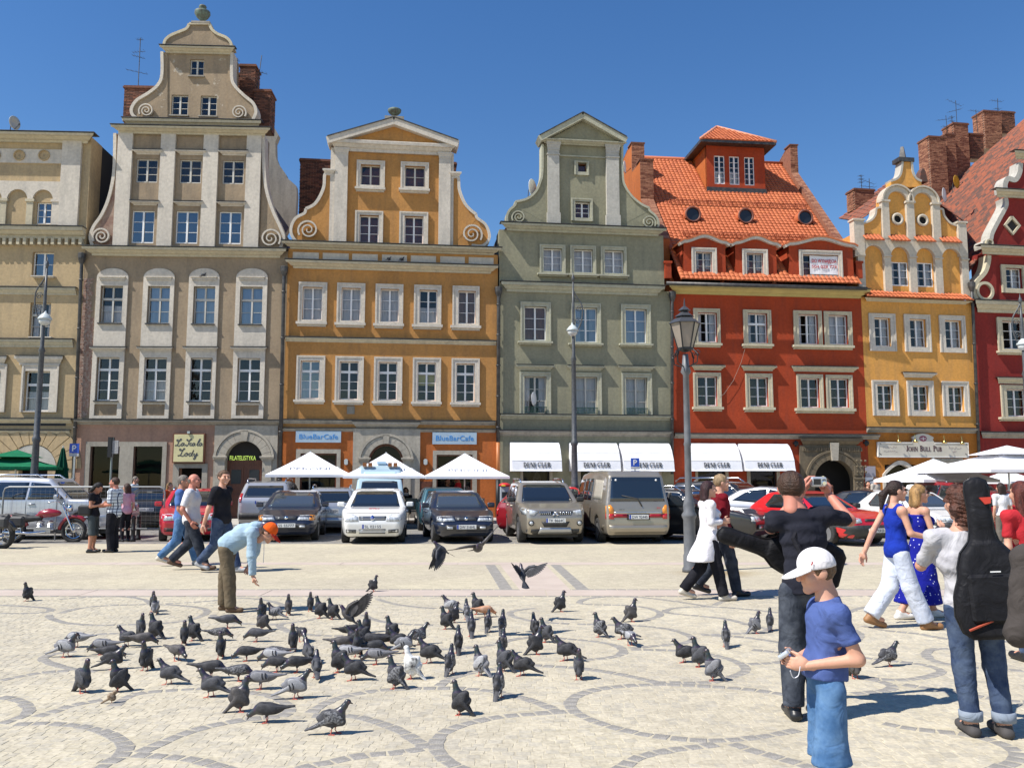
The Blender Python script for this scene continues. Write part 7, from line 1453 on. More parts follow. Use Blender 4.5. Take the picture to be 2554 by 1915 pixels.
# --- boy with the white cap, near the camera
d=4.45;bx=AT(2034,1200,d)
boy,J,K=person('boy in white cap, blue T-shirt and denim shorts holding a small silver camera',(bx.x,d,0),180,1.31,dict(pel=(-.005,0,.53),che=(-.02,0,.70),nek=(-.022,0,.808),hed=(.012,0,.914),shL=(-.03,.1,.765),elL=(-.09,.12,.605),wrL=(.08,.06,.572),shR=(-.03,-.1,.765),elR=(-.04,-.12,.61),wrR=(.085,-.045,.577),hiL=(-.01,.055,.475),knL=(.005,.06,.275),anL=(-.015,.06,.045),hiR=(-.01,-.055,.475),knR=(-.02,-.06,.275),anR=(-.045,-.06,.045)),h=.0105,g=.92,top=cloth('blue_cotton',(.075,.115,.30),(.06,.095,.26),.12,2,110),sleeve=.33,hem=.512,low=LDEN,lowend=.25,flare=2.1,shoes=LSH,hair=hairm('light_brown_hair',(.16,.09,.045)),cap=(cloth('white_cap_cotton',(.80,.77,.77),(.74,.71,.72),.2),cloth('white_cap_brim',(.82,.79,.79),(.76,.73,.74),.2)),hp=-9,hy=4,detail=True,loose=.016,seed=3,lowtop=.56,hairz=-.012,hk=dict(L=dict(d=(1,-.35,.12),n=(-.1,-1,.1),curl=.55),R=dict(d=(1,.3,.1),n=(0,1,.1),curl=.55)))
cm=mat('silver_camera',(.62,.64,.66),.3,metal=.5);q=(J['wrL']+J['wrR'])/2+np.array([.085,0,.04])
def compact(label,w,rot,sc=1.):
 c=thing('camera',label,'camera',w,0);c.rotation_euler=rot;b=MB().box(-.05,.05,-.013,.013,-.031,.031).obj('camera_body',cm,c);m=b.modifiers.new('b','BEVEL');m.width=.012;m.segments=3
 MB().box(-.038,.008,-.0155,-.012,-.018,.018).obj('screen',mat('camera_screen',(.015,.018,.03),.15),c);MB().lathe([(.016,0),(.016,-.003),(.012,-.004)],(.03,-.013,-.008),14,'y').obj('dial',CHR,c);MB().lathe([(.021,0),(.02,.014),(.017,.018)],(-.012,.012,0),16,'y').obj('lens',CHR,c)
 for x,z in ((.022,.012),(.03,.014),(.038,.012)): MB().box(x-.003,x+.003,-.0155,-.012,z-.003,z+.003).obj('button',BLK,c)
 MB().box(.02,.034,-.008,.008,.03,.036).obj('shutter_button',CHR,c);return c
wv=Vector((bx.x-q[0],d-q[1],q[2]));compact('small silver camera held by the white-capped boy',wv,(R(-55),R(0),R(-115)))
s_=K['S'];MB().tube([tuple(v) for v in catmull([(-.02,.0,0),(-.012,-.01,-.045),(.012,-.015,-.055),(.03,0,-.02)],5)],.0025,5).obj('wrist_strap',M_['canvas'],boy,tuple(J['wrL']+np.array([.06,.02,0])))
MB().strip([(0,.006),(.004,.0),(-.003,-.012)],.006,-.001,.001).obj('cap_emblem',mat('red_lettering',(.45,.03,.04)),boy,tuple(K['C']+K['hl']*.052*s_+K['hu']*.04*s_+K['hf']*.03*s_),R(180))
# --- photographing man, seen from behind
d=6.25;mx=AT(1998,1200,d)
man,J,K=person('man in dark navy T-shirt and jeans taking a photo, seen from behind',(mx.x,d,0),90,1.74,dict(hed=(.02,.035,.922),nek=(-.0,.02,.825),elR=(.08,-.225,.785),wrR=(.18,-.175,.895),elL=(.14,.09,.75),wrL=(.17,-.058,.90),shR=(.0,-.10,.805),shL=(-.0,.115,.79),knL=(.012,.06,.275),anL=(-.01,.065,.045),anR=(-.03,-.03,.045),knR=(.0,-.035,.275),hiL=(0,.055,.5),hiR=(0,-.05,.5)),sk='c',h=.012,top=cloth('navy_cotton',(.016,.017,.026),(.024,.025,.036),.12,3,110),sleeve=.42,hem=.497,low=cloth('grey_denim',(.03,.036,.05),(.075,.085,.105),.15,7,120),flare=1.6,shoes=BSH,hair=HBR,hy=-22,detail=True,loose=.013,g=.94,seed=5,lowend=.97,hk=dict(R=dict(d=(.1,.3,.95),n=(.0,1,-.2),curl=.7),L=dict(d=(.1,-.3,.95),n=(.0,-1,-.2),curl=.7)))
cpos=(J['wrR']+J['wrL'])/2+np.array([-.045,-.015,.085]);compact('silver compact camera raised by the man in navy',(mx.x-cpos[1],d+cpos[0],cpos[2]),(0,0,R(4))).scale=(1.2,)*3
def gigbag(label,M,L=1.02,bodyw=.40,m=None,red=False,dep=.13):
 """guitar bag along +z: body at the bottom, neck on top"""
 m=m or cloth('black_nylon',(.009,.009,.011),(.016,.016,.019),.35,6,120,.6);b=thing('guitar_bag',label,'guitar bag');b.matrix_world=M
 prof=[(0,.6),(.04,.85),(.14,1.),(.26,.97),(.36,.80),(.44,.78),(.53,.66),(.60,.40),(.66,.33),(.8,.30),(.92,.33),(.98,.28),(1.,.1)]
 F=Field((-bodyw/2-.06,-dep/2-.06,-.06),(bodyw/2+.06,dep/2+.06,L+.06),.012);pp=[(w*bodyw/2,z*L) for z,w in prof];pp=pp+[(-x,z) for x,z in pp[::-1]]
 d2=poly_sdf(pp,F.ax[0],F.ax[2])[:,None,:];zz=F.ax[2][None,None,:];hw=dep/2*np.where(zz<.6*L,1,.8);dy=np.abs(F.ax[1][None,:,None])-hw;k=.05;hh=np.clip(.5-.5*(dy-d2)/k,0,1);F.f=(dy*(1-hh)+d2*hh+k*hh*(1-hh)).astype(np.float32);F.warp(.005,14,4);obj('bag',F.mesh('bag',m),b)
 MB().tube([(x,0,z) for x,z in pp],.008,5,close=True).obj('piping',mat('black_piping',(.006,.006,.007),.4),b,smooth=True)
 MB().box(-bodyw*.32,bodyw*.32,-dep/2-.03,-dep/2+.01,.1*L,.4*L).obj('pocket',m,b).modifiers.new('b','BEVEL').width=.02
 if red:
  MB().prism([(-.035,.045),(.035,.045),(.03,.005),(-.005,0)],-dep*.4-.012,-dep*.4+.01).obj('red_patch',mat('red_patch',(.5,.04,.02),.6),b,(.03,.0,L*.83));MB().box(-.03,.03,-.006,0,0,.008).obj('brand_tag',PLW,b,(.02,-dep/2-.033,L*.41))
  MB().tube([(-bodyw*.38,-dep*.5-.012,L*.06),(0,-dep*.5-.02,L*.13),(bodyw*.42,-dep*.5-.01,L*.27)],.008,5).obj('red_piping',mat('red_piping',(.35,.05,.02),.5),b)
 return b
p0=AT(1790,1328,d+.2);p1=AT(2098,1425,d+.26);ax=(p0-p1).normalized();yv=Vector((0,1,.1));xv=yv.cross(ax).normalized();yv=ax.cross(xv);Mt=Matrix((xv,yv,ax)).transposed().to_4x4();Mt.translation=p1
gigbag('black guitar bag slung across the photographing man, neck pointing left',Mt,(p0-p1).length,.36,dep=.11)
MB().tube([(-.16,.0,1.0),(-.1,.1,1.25),(.0,-.02,1.45)],.02,6).obj('bag_strap',BLKC,man,(0,0,0))
# --- woman with grey T-shirt and guitar bag
d=5.85;wx=AT(2410,1200,d)
wom,J,K=person('woman in grey T-shirt and turned-up jeans carrying a guitar bag, seen from behind',(wx.x,d,0),88,1.63,dict(hed=(.01,.03,.925),nek=(-.0,.03,.82),shL=(0,.145,.78),shR=(0,-.06,.79),che=(0,.045,.70),pel=(0,.01,.52),elL=(.09,.165,.66),wrL=(.2,.1,.68),elR=(.06,-.12,.64),wrR=(.17,-.08,.7),hiL=(0,.06,.5),hiR=(0,-.05,.5),knL=(.01,.05,.275),anL=(0,.035,.045),knR=(.012,-.075,.275),anR=(-.02,-.085,.045)),h=.0115,top=cloth('grey_marl',(.50,.49,.51),(.43,.42,.45),.15,5,110),sleeve=.46,hem=.505,low=DEN,flare=1.25,lowend=.86,shoes=mat('canvas_shoe',(.06,.055,.055),.8),hair=hairm('curly_brown_hair',(.10,.035,.02)),hairk='curly',fem=True,detail=True,seed=8,loose=.012,neckz=-.02)
for s in 'LR': c=J['an'+s];MB().lathe([(.062,-.03),(.072,-.028),(.074,.03),(.064,.032)],(c[0]+.004,c[1],c[2]+.055),16).obj('turn_up',cloth('pale_denim',(.20,.24,.30),(.28,.32,.38)),wom,smooth=True)
MB().lathe([(.052,-.012),(.056,0),(.05,.014)],tuple(J['nek']+np.array([-.008,0,.02])),16).obj('neck_scarf',BLKC,wom,smooth=True)
b0,b1=AT(2487,1592,d-.22),AT(2430,1192,d-.16);ax=(b1-b0).normalized();yv=Vector((.25,1,0));xv=yv.cross(ax).normalized();yv=ax.cross(xv);Mt=Matrix((xv,yv,ax)).transposed().to_4x4();Mt.translation=b0
gigbag('black guitar bag with red patch on the back of the woman in grey',Mt,(b1-b0).length,.45,red=True)
# --- two figures cut by the right edge
e=AT(2636,1200,4.0);person('person in dark grey-brown jacket, only the sleeve showing at the right edge',(e.x,4.0,0),95,1.62,dict(elL=(-.01,.15,.6),wrL=(.13,.02,.62)),h=.0125,top=cloth('grey_brown_cloth',(.05,.043,.04),(.07,.06,.055),.3,4,60),sleeve=.98,hem=.45,low=DDEN,shoes=BSH,hair=HDK,hairk='long',detail=True,seed=9,loose=.02)
e=AT(2556,1330,8.2);person('woman with long auburn hair in a red top at the right edge',(e.x,8.2,0),100,1.66,{},h=.02,top=cloth('red_cotton',(.5,.03,.04)),sleeve=.35,low=DEN,shoes=BSH,hair=HRD,hairk='long',fem=True,seed=10)
# --- woman in blue top walking right, woman in dotted dress beside her
d=9.95;wx=AT(2228,1200,d);LW=dict(knL=(-.035,.05,.275),anL=(-.185,.05,.075),knR=(.055,-.05,.285),anR=(.155,-.05,.045))
bw,J,K=person('woman in blue sleeveless top and pale trousers walking right',(wx.x,d,0),4,1.67,[LW,dict(hed=(.02,0,.925),elR=(.035,-.13,.64),wrR=(.16,-.13,.615),elL=(-.10,.12,.645),wrL=(-.16,.14,.50),shR=(.0,-.1,.79),shL=(-.02,.1,.79))],h=.014,top=cloth('bright_blue_knit',(.012,.04,.36),(.01,.03,.29),.3,4,60),sleeve=0,hem=.475,neckz=-.03,low=cloth('pale_linen',(.62,.66,.76),(.52,.57,.69),.15,3,60),flare=2.15,lowend=.95,shoes=mat('brown_sandal',(.30,.15,.06),.6),hair=HDK,hairk='tail',fem=True,detail=True,seed=12,loose=.012)
MB().tube([tuple(K['C']+K['hf']*.058*K['S']+K['hu']*.006*K['S']+K['hl']*x*K['S']) for x in (-.03,0,.03)],.012,6).obj('sunglasses',BSH,bw);MB().lathe([(.012,-.012),(.028,0),(.012,.012)],tuple(K['C']-K['hf']*.068*K['S']+K['hu']*.012*K['S']),10).obj('hair_band',mat('pale_blue_band',(.35,.5,.8),.6),bw)
d=10.7;wx=AT(2288,1200,d);dm=cloth('dotted_blue_cloth',(.008,.012,.22),(.01,.014,.20));N=dm.node_tree.nodes;Lk=dm.node_tree.links;vo=N.new('ShaderNodeTexVoronoi');vo.inputs['Scale'].default_value=22;tc=N.new('ShaderNodeTexCoord');Lk.new(tc.outputs['Object'],vo.inputs['Vector']);rp_=N.new('ShaderNodeValToRGB');rp_.color_ramp.elements[0].position=.16;rp_.color_ramp.elements[1].position=.2;rp_.color_ramp.elements[0].color=(.6,.62,.8,1);rp_.color_ramp.elements[1].color=(.009,.013,.23,1);Lk.new(vo.outputs['Distance'],rp_.inputs[0]);Lk.new(rp_.outputs[0],N['Principled BSDF'].inputs['Base Color'])
dw,J,K=person('blond woman in long dark blue dotted dress beside the woman in blue',(wx.x,d,0),2,1.62,[dict(knL=(.06,.05,.28),anL=(.10,.05,.045),knR=(-.06,-.05,.27),anR=(-.21,-.05,.05),elL=(.02,.13,.64),wrL=(.12,.06,.62),elR=(.03,-.13,.63),wrR=(.12,-.06,.68))],h=.018,skirt=(.115,.17,dm),shoes=mat('white_sandal',(.7,.68,.66),.5),hair=HBL,hairk='bob',fem=True,seed=13)
MB().tube([tuple(K['C']+K['hf']*.058*K['S']+K['hu']*.006*K['S']+K['hl']*x*K['S']) for x in (-.03,0,.03)],.012,6).obj('sunglasses',BSH,dw)
# --- strolling couple
d=12.3;wx=AT(1764,1200,d)
cw_,J,K=person('woman in open white jacket and black trousers strolling right',(wx.x,d,0),5,1.66,[dict(knR=(.05,-.05,.28),anR=(.10,-.05,.045),knL=(-.06,.05,.27),anL=(-.215,.05,.085),elR=(-.02,-.13,.65),wrR=(.1,-.09,.66),elL=(.0,.13,.64),wrL=(.09,.1,.62))],h=.016,top=cloth('white_jacket_cloth',(.78,.75,.77),(.70,.67,.70),.3,3,30),sleeve=.93,coat=((-.075,0,-.2),.115),low=BLKC,flare=1.6,shoes=LSH,hair=hairm('dark_auburn_hair',(.035,.01,.012)),hairk='bob',fem=True,seed=15,loose=.018)
d=12.75;wx=AT(1796,1200,d)
person('fair-haired man in dark red shirt and jeans walking beside the woman in white',(wx.x,d,0),2,1.76,[dict(knR=(.06,-.05,.28),anR=(.10,-.05,.045),knL=(-.05,.05,.27),anL=(-.20,.05,.09))],h=.018,top=cloth('wine_red_cotton',(.17,.008,.016),(.13,.006,.012)),sleeve=.5,hem=.46,low=DDEN,flare=1.5,shoes=BSH,hair=hairm('fair_hair',(.38,.26,.14)),seed=16,loose=.02)
# --- boy bending down to the pigeons
d=11.25;wx=AT(578,1200,d);bc=cloth('pale_blue_fleece',(.36,.48,.57),(.30,.42,.52),.3,4,40)
bb,J,K=person('boy in orange cap and pale blue jacket bending down to feed the pigeons',(wx.x,d,0),0,1.45,dict(pel=(-.01,0,.575),che=(.13,0,.675),nek=(.265,0,.715),hed=(.345,0,.685),shR=(.225,-.10,.69),elR=(.235,-.12,.495),wrR=(.25,-.11,.315),shL=(.225,.10,.69),elL=(.2,.1,.51),wrL=(.16,.08,.40),hiL=(-.015,.055,.535),knL=(-.055,.07,.29),anL=(-.06,.075,.045),hiR=(-.015,-.055,.535),knR=(.03,-.06,.29),anR=(.05,-.065,.045)),h=.0135,top=bc,sleeve=.97,hem=.47,low=cloth('khaki_cloth',(.13,.10,.065),(.17,.135,.09),.2,4,60),flare=1.45,lowend=1.,shoes=mat('brown_suede_shoe',(.12,.075,.045),.9),hair=HBR,cap=(cloth('orange_cap_cotton',(.75,.11,.015),(.68,.09,.01)),cloth('red_cap_brim',(.62,.04,.02))),hp=-38,detail=True,seed=17,loose=.026,lowtop=.585,hk=dict(R=dict(d=(.35,.1,-1),n=(.8,.5,.2),curl=.35,spread=.3)))
F=Field(J['nek']-.16,J['nek']+.14,.012);F.ell(J['nek']+np.array([-.05,0,.05]),(.1,.085,.05),None,.02);F.warp(.006,30,2);obj('hood',F.mesh('hood',bc),bb)
MB().tube([tuple(J['nek']+np.array([.07,-.04,-.08])),tuple(J['nek']+np.array([.075,-.045,-.3])),tuple(J['nek']+np.array([.07,-.04,-.42]))],.004,4).obj('drawstring',WHC,bb)
# --- three men walking
d=17.3;wx=AT(456,1200,d);person('man in blue T-shirt and pale jeans, leftmost of the three walking men',(wx.x,d,0),8,1.78,WALK,sk='b',h=.022,top=cloth('mid_blue_cotton',(.10,.19,.45)),sleeve=.4,low=LDEN,flare=1.45,shoes=LSH,hair=HGY,seed=18,loose=.02)
d=16.4;wx=AT(482,1200,d);person('bald man in white T-shirt and dark jeans, middle of the three walking men',(wx.x,d,0),6,1.80,[WALK2,dict(wrR=(.03,-.14,.50),elR=(-.06,-.15,.63))],sk='c',h=.02,g=1.12,top=WHC,sleeve=.42,low=DDEN,flare=1.5,shoes=SHO,hair=HGY,hairk='bald',seed=19,loose=.024)
d=16.0;wx=AT(556,1200,d);bm,J,K=person('man in black T-shirt with red print and jeans, rightmost of the three walking men',(wx.x,d,0),-15,1.86,[WALK,dict(elR=(-.05,-.15,.62),wrR=(-.09,-.16,.47))],h=.02,g=1.08,top=BLKC,sleeve=.4,low=DEN,flare=1.4,shoes=mat('grey_shoe',(.3,.31,.33),.6),hair=hairm('short_brown_hair',(.13,.07,.035)),hy=-30,seed=20,loose=.022)
# --- pair by the sign post
d=20.4;wx=AT(238,1200,d);person('woman in black top and grey skirt looking at her hands by the sign post',(wx.x,d,0),5,1.66,dict(hed=(.045,0,.905),elR=(-.0,-.13,.64),wrR=(.14,-.07,.67),elL=(.0,.13,.64),wrL=(.14,.05,.68)),sk='b',h=.022,top=BLKC,sleeve=.25,hem=.5,low=cloth('grey_skirt_cloth',(.07,.085,.09)),lowend=.15,flare=1.6,shoes=BSH,hair=HB,hairk='bob',hp=-35,fem=True,seed=21)
wbag=MB().box(-.16,.14,-.06,.06,-.12,.12).obj('shoulder_bag',M_['iron'],None,(wx.x-.12,d-.17,.98));tag(wbag,'black shoulder bag at the hip of the woman in black','bag');m=wbag.modifiers.new('b','BEVEL');m.width=.05;m.segments=3
d=20.5;wx=AT(288,1200,d);ck=cloth('checked_cotton',(.62,.66,.70));N=ck.node_tree.nodes;Lk=ck.node_tree.links;tc=N.new('ShaderNodeTexCoord');sp=N.new('ShaderNodeSeparateXYZ');Lk.new(tc.outputs['Object'],sp.inputs[0]);ms=[]
for ax,fr in (('X',15),('Y',15),('Z',14)):
 m1=N.new('ShaderNodeMath');m1.operation='MULTIPLY';m1.inputs[1].default_value=fr;Lk.new(sp.outputs[ax],m1.inputs[0]);m2=N.new('ShaderNodeMath');m2.operation='FRACT';Lk.new(m1.outputs[0],m2.inputs[0]);m3=N.new('ShaderNodeMath');m3.operation='LESS_THAN';m3.inputs[1].default_value=.2;Lk.new(m2.outputs[0],m3.inputs[0]);ms.append(m3)
mm=N.new('ShaderNodeMath');mm.operation='MAXIMUM';Lk.new(ms[0].outputs[0],mm.inputs[0]);Lk.new(ms[2].outputs[0],mm.inputs[1]);mc=N.new('ShaderNodeMix');mc.data_type='RGBA';Lk.new(mm.outputs[0],mc.inputs['Factor']);mc.inputs['A'].default_value=(.62,.67,.72,1);mc.inputs['B'].default_value=(.05,.06,.11,1);Lk.new(mc.outputs['Result'],N['Principled BSDF'].inputs['Base Color'])
person('man in checked white shirt and black trousers facing the woman in black',(wx.x,d,0),178,1.75,dict(elL=(-.01,.14,.64),wrL=(.13,.08,.62),elR=(-.01,-.14,.64),wrR=(.13,-.08,.62)),sk='c',h=.022,g=1.1,top=ck,sleeve=.5,hem=.46,low=BLKC,flare=1.5,shoes=BSH,hair=HBR,seed=22,loose=.028)
# --- two girls with rolled-up trousers, seen from behind
for i,(px,lb,tp,hr) in enumerate(((2495,'girl in white hooded top and rolled-up grey trousers, seen from behind',WHC,HDK),(2530,'girl in red top and rolled-up grey trousers, seen from behind',cloth('red_cotton',(.5,.03,.04)),HBR))):
 wx=AT(px,1200,20.8+.3*i);person(lb,(wx.x,wx.y,0),95-12*i,1.62,dict(knR=(.01,-.05,.275)),h=.024,top=tp,sleeve=.0 if i else .4,hem=.52,low=cloth('taupe_cloth',(.15,.13,.11)),lowend=.62,flare=1.35,shoes=mat('yellow_sandal',(.6,.45,.03),.6) if i==0 else LSH,hair=hr,hairk='bob',fem=True,seed=23+i,hy=-20*i)
 # --- people near the houses
def far(px,d,face,H,label,top,hair,low=BLKC,sk='a',sit=False,hk='short',pose=None,fem=False,top_y=None):
 w=AT(px,1200,d);p=dict(pose or {});z=-.38 if sit else (.12 if d>31.2 else 0)
 if sit: p.update(knL=(.2,.06,.5),knR=(.2,-.06,.5),anL=(.21,.06,.27),anR=(.21,-.06,.27))
 person(label,(w.x,d,z+.12*(d>31.2)*sit),face,H,p,sk=sk,h=.034,top=top,sleeve=.4,low=low,shoes=BSH,hair=hair,hairk=hk,fem=fem,group='people near the houses',seed=int(px),hands=True,nodetail=True)
far(424,30,-20,1.62,'woman in orange-red clothes by the ice-cream door',cloth('orange_red_cotton',(.55,.08,.03)),HBL,cloth('orange_red_cotton',(.55,.08,.03)),hk='bob',fem=True)
far(337,31.8,0,1.72,'grey-haired man in pale shirt outside the beige house shop window',cloth('pale_blue_cotton',(.45,.52,.6)),HGY);far(318,24,150,1.6,'woman in pink top half hidden behind the checked-shirt man',cloth('pink_cotton',(.6,.35,.45)),HBR,fem=True,hk='bob')
far(1142,32.4,170,1.78,'bald man in red shirt under the right white parasol',cloth('red_cotton',(.5,.03,.04)),HGY,sk='c');far(1116,32.6,-60,1.66,'woman with sunglasses under the right white parasol',BLKC,HBR,hk='bob',fem=True)
far(1165,31.9,100,1.75,'grey-haired man in white shirt seated behind the dark blue hatchback',WHC,HGY,sit=True);far(945,32.2,80,1.75,'man in blue shirt seated at the cafe left of the ambulance',cloth('mid_blue_cotton',(.1,.19,.45)),HB,sit=True);far(1012,32.4,-100,1.7,'dark-haired person seated right of the ambulance',BLKC,HDK,sit=True,hk='bob')
far(2184,34.2,-60,1.72,'man in pale beige jacket by the pub corner',cloth('pale_beige_cloth',(.45,.41,.36)),HBR);far(2164,34.3,-80,1.55,'small woman beside the man in beige at the pub corner',cloth('brown_cloth',(.12,.08,.06)),HB,fem=True,hk='bob');far(2062,35.2,90,1.66,'person with brown hair standing in the dark arched passage',cloth('rust_cloth',(.22,.09,.06)),HBR,hk='bob',fem=True)
# -- pigeons
def pm_(n,c,c2,sc=14): return mat(n,c,.6,c2,sc,.25,120,spec=.3)
FE=dict(dk=(pm_('charcoal_feathers',(.028,.028,.032),(.05,.05,.055)),pm_('charcoal_wing',(.035,.035,.04),(.07,.07,.075))),bl=(pm_('slate_feathers',(.052,.054,.062),(.08,.08,.09)),pm_('slate_wing',(.065,.067,.076),(.10,.10,.112))),bar=(pm_('grey_feathers',(.12,.12,.135),(.16,.16,.175)),pm_('pale_grey_wing',(.20,.20,.215),(.27,.27,.285))),lt=(pm_('silver_feathers',(.17,.17,.185),(.23,.23,.245)),pm_('silver_wing',(.34,.34,.355),(.44,.44,.45))),chk=(pm_('speckled_feathers',(.05,.05,.056),(.09,.09,.1)),pm_('speckled_wing',(.04,.04,.046),(.26,.26,.27),55)),wh=(pm_('white_feathers',(.72,.72,.70),(.62,.62,.61)),pm_('white_black_wing',(.70,.70,.68),(.06,.06,.065),16)),br=(pm_('rust_feathers',(.42,.19,.10),(.52,.30,.19)),pm_('rust_wing',(.48,.25,.15),(.58,.38,.27))),gr=(pm_('brown_grey_feathers',(.06,.056,.057),(.10,.092,.092)),pm_('brown_grey_wing',(.075,.07,.07),(.13,.12,.118))))
NECK=mat('iridescent_neck',(.022,.035,.032),.35,(.045,.022,.05),18,spec=.7);PLEG=mat('pink_leg',(.48,.11,.08),.6);BEAK=mat('dark_beak',(.05,.045,.045),.5);PEYE=mat('orange_eye',(.45,.12,.02),.3)
POSE={}
def pigeon_geo(kind):
 """kind: s standing upright, w walking, f feeding. Facing +x, feet at the origin"""
 if kind in POSE: return POSE[kind]
 tilt=dict(s=46,w=24,f=-5)[kind];a=R(tilt);ax=np.array([math.cos(a),0,math.sin(a)]);up=np.array([-math.sin(a),0,math.cos(a)]);c=np.array([-.008,0,dict(s=.135,w=.125,f=.118)[kind]])
 rot=np.stack([ax,np.array([0,1.,0]),up],1);F=Field((-.26,-.1,-.01),(.22,.1,.36),.0052);F.ell(c,(.108,.047,.05),rot,.02);F.ell(c+ax*.05+up*.002,(.05,.042,.043),rot,.03);F.ell(c-ax*.06,(.085,.036,.034),rot,.03);F.cone(c-ax*.06,c-ax*.17,.034,.018,.02,(up,.6))
 ta=R(dict(s=42,w=20,f=-6)[kind]);td=np.array([-math.cos(ta),0,-math.sin(ta)]);t0=c-ax*.12;F.cone(t0,t0+td*.10,.021,.021,.03,(np.array([-td[2],0,td[0]]),.45))
 n0=c+ax*.075+up*.018
 hd={'s': n0+np.array([.012,0,.088]),'w': n0+np.array([.045,0,.072]),'f': n0+np.array([.075,0,-.062])}[kind];F.cone(n0-ax*.02,hd*.6+n0*.4,.038,.024,.03);F.cone(hd*.6+n0*.4,hd,.023,.02,.015);F.ell(hd+np.array([.006,0,.002]),(.026,.0195,.021),None,.01)
 for s in (-1,1): F.cone(c-ax*.01+np.array([.0,s*.022,-.028]),np.array([.0+.012*s*(kind=='w'),s*.026,.055]),.017,.008,.012)
 V,Fc=nets(F.f,F.lo,F.h);ce=V[Fc].mean(1);tt=(ce-n0)@nv(hd-n0);mi=(tt>.0) & (((ce-n0)@ax>-.03));bd=nv(np.array([1,0,-.25]) if kind !='f' else np.array([.55,0,-.85]))
 W=[]
 for s in (-1,1):
  Fw=Field((-.26,min(s*.0,s*.1)-.01,-.01),(.14,max(0,s*.1)+.01,.3),.0052);w0=c+ax*.035+up*.008+np.array([0,s*.04,0]);Fw.ell(w0-ax*.025,(.085,.016,.043),rot,.01);Fw.cone(w0-ax*.05-up*.0,w0-ax*.19-up*.002-np.array([0,s*.018,0]),.03,.008,.02,((0,1,0),.4));W.append(nets(Fw.f,Fw.lo,Fw.h))
 legs=MB()
 L_=[]
 for s in (-1,1):
  fx=.012*s if kind=='w' else .0;m=MB().tube([(.0+fx*1.,s*.026,.06),(fx-.006,s*.026,.03),(fx*2+.0,s*.027,.006)],.0042,6)
  for dx,dy in ((.034,0),(.028,.016),(.028,-.016),(-.018,0)): m.tube([(fx*2,s*.027,.006),(fx*2+dx,s*.027+dy,.003)],.0034,5)
  L_.append(m)
 POSE[kind]=(V,Fc,mi,W,L_,hd,bd,c,ax,up);return POSE[kind]
PM={}
def pigeon_meshes(kind,col):
 k=(kind,col)
 if k in PM: return PM[k]
 V,Fc,mi,W,L_,hd,bd,c,ax,up=pigeon_geo(kind);b,w=FE[col];nk=NECK if col not in ('wh','br') else b
 body=np_mesh('body',V,Fc,[b,nk],mi=mi.astype(int));wings=[np_mesh('wing',v,f,w) for v,f in W];legs=[m.mesh('leg',PLEG) for m in L_]
 bk=MB().tube([tuple(hd+bd*.024),tuple(hd+bd*.036),tuple(hd+bd*.049+np.array([0,0,-.004]))],[.0075,.006,.0015],6).mesh('beak',BEAK,True);eye=[MB().lathe([(.0005,-.002),(.0036,0),(.0005,.002)],tuple(hd+np.array([.012,s*.0185,.006])),8,'y').mesh('eye',PEYE) for s in (-1,1)]
 bars=[]
 if col in ('bar','lt'):
  for s in (-1,1):
   for q in (.055,.085):
    w0=c+ax*(.035-q)+up*.008+np.array([0,s*.057,0]);bars.append(MB().tube([tuple(w0+up*.03-np.array([0,s*.006,0])),tuple(w0+np.array([0,s*.001,0])),tuple(w0-up*.028-ax*.008-np.array([0,s*.004,0]))],.0062,5).mesh('wing_bar',FE['dk'][0]))
 PM[k]=(body,wings,legs,bk,eye,bars);return PM[k]
PIG=[]
def pigeon(x,y,hd,kind,col,extra=None,loc=None):
 g=G(x,y) if loc is None else loc;o=obj('pigeon',None,None,g,R(hd));rnd=random.Random(int(x*7+y));s=rnd.uniform(.78,.89);o.scale=(s,s*.95,s);b,w,l,bk,ey,br=pigeon_meshes(kind,col)
 obj('body',b,o);[obj('wing',m,o) for m in w];[obj('leg',m,o) for m in l];obj('beak',bk,o);[obj('eye',m,o) for m in ey];[obj('wing_bar',m,o) for m in br]
 PIG.append((o,x,y,hd % 360,kind,col,extra));return o
ZA,ZB,ZC,ZD=(Zm(q,1400,3.222) for q in (0,500,1040,1500))
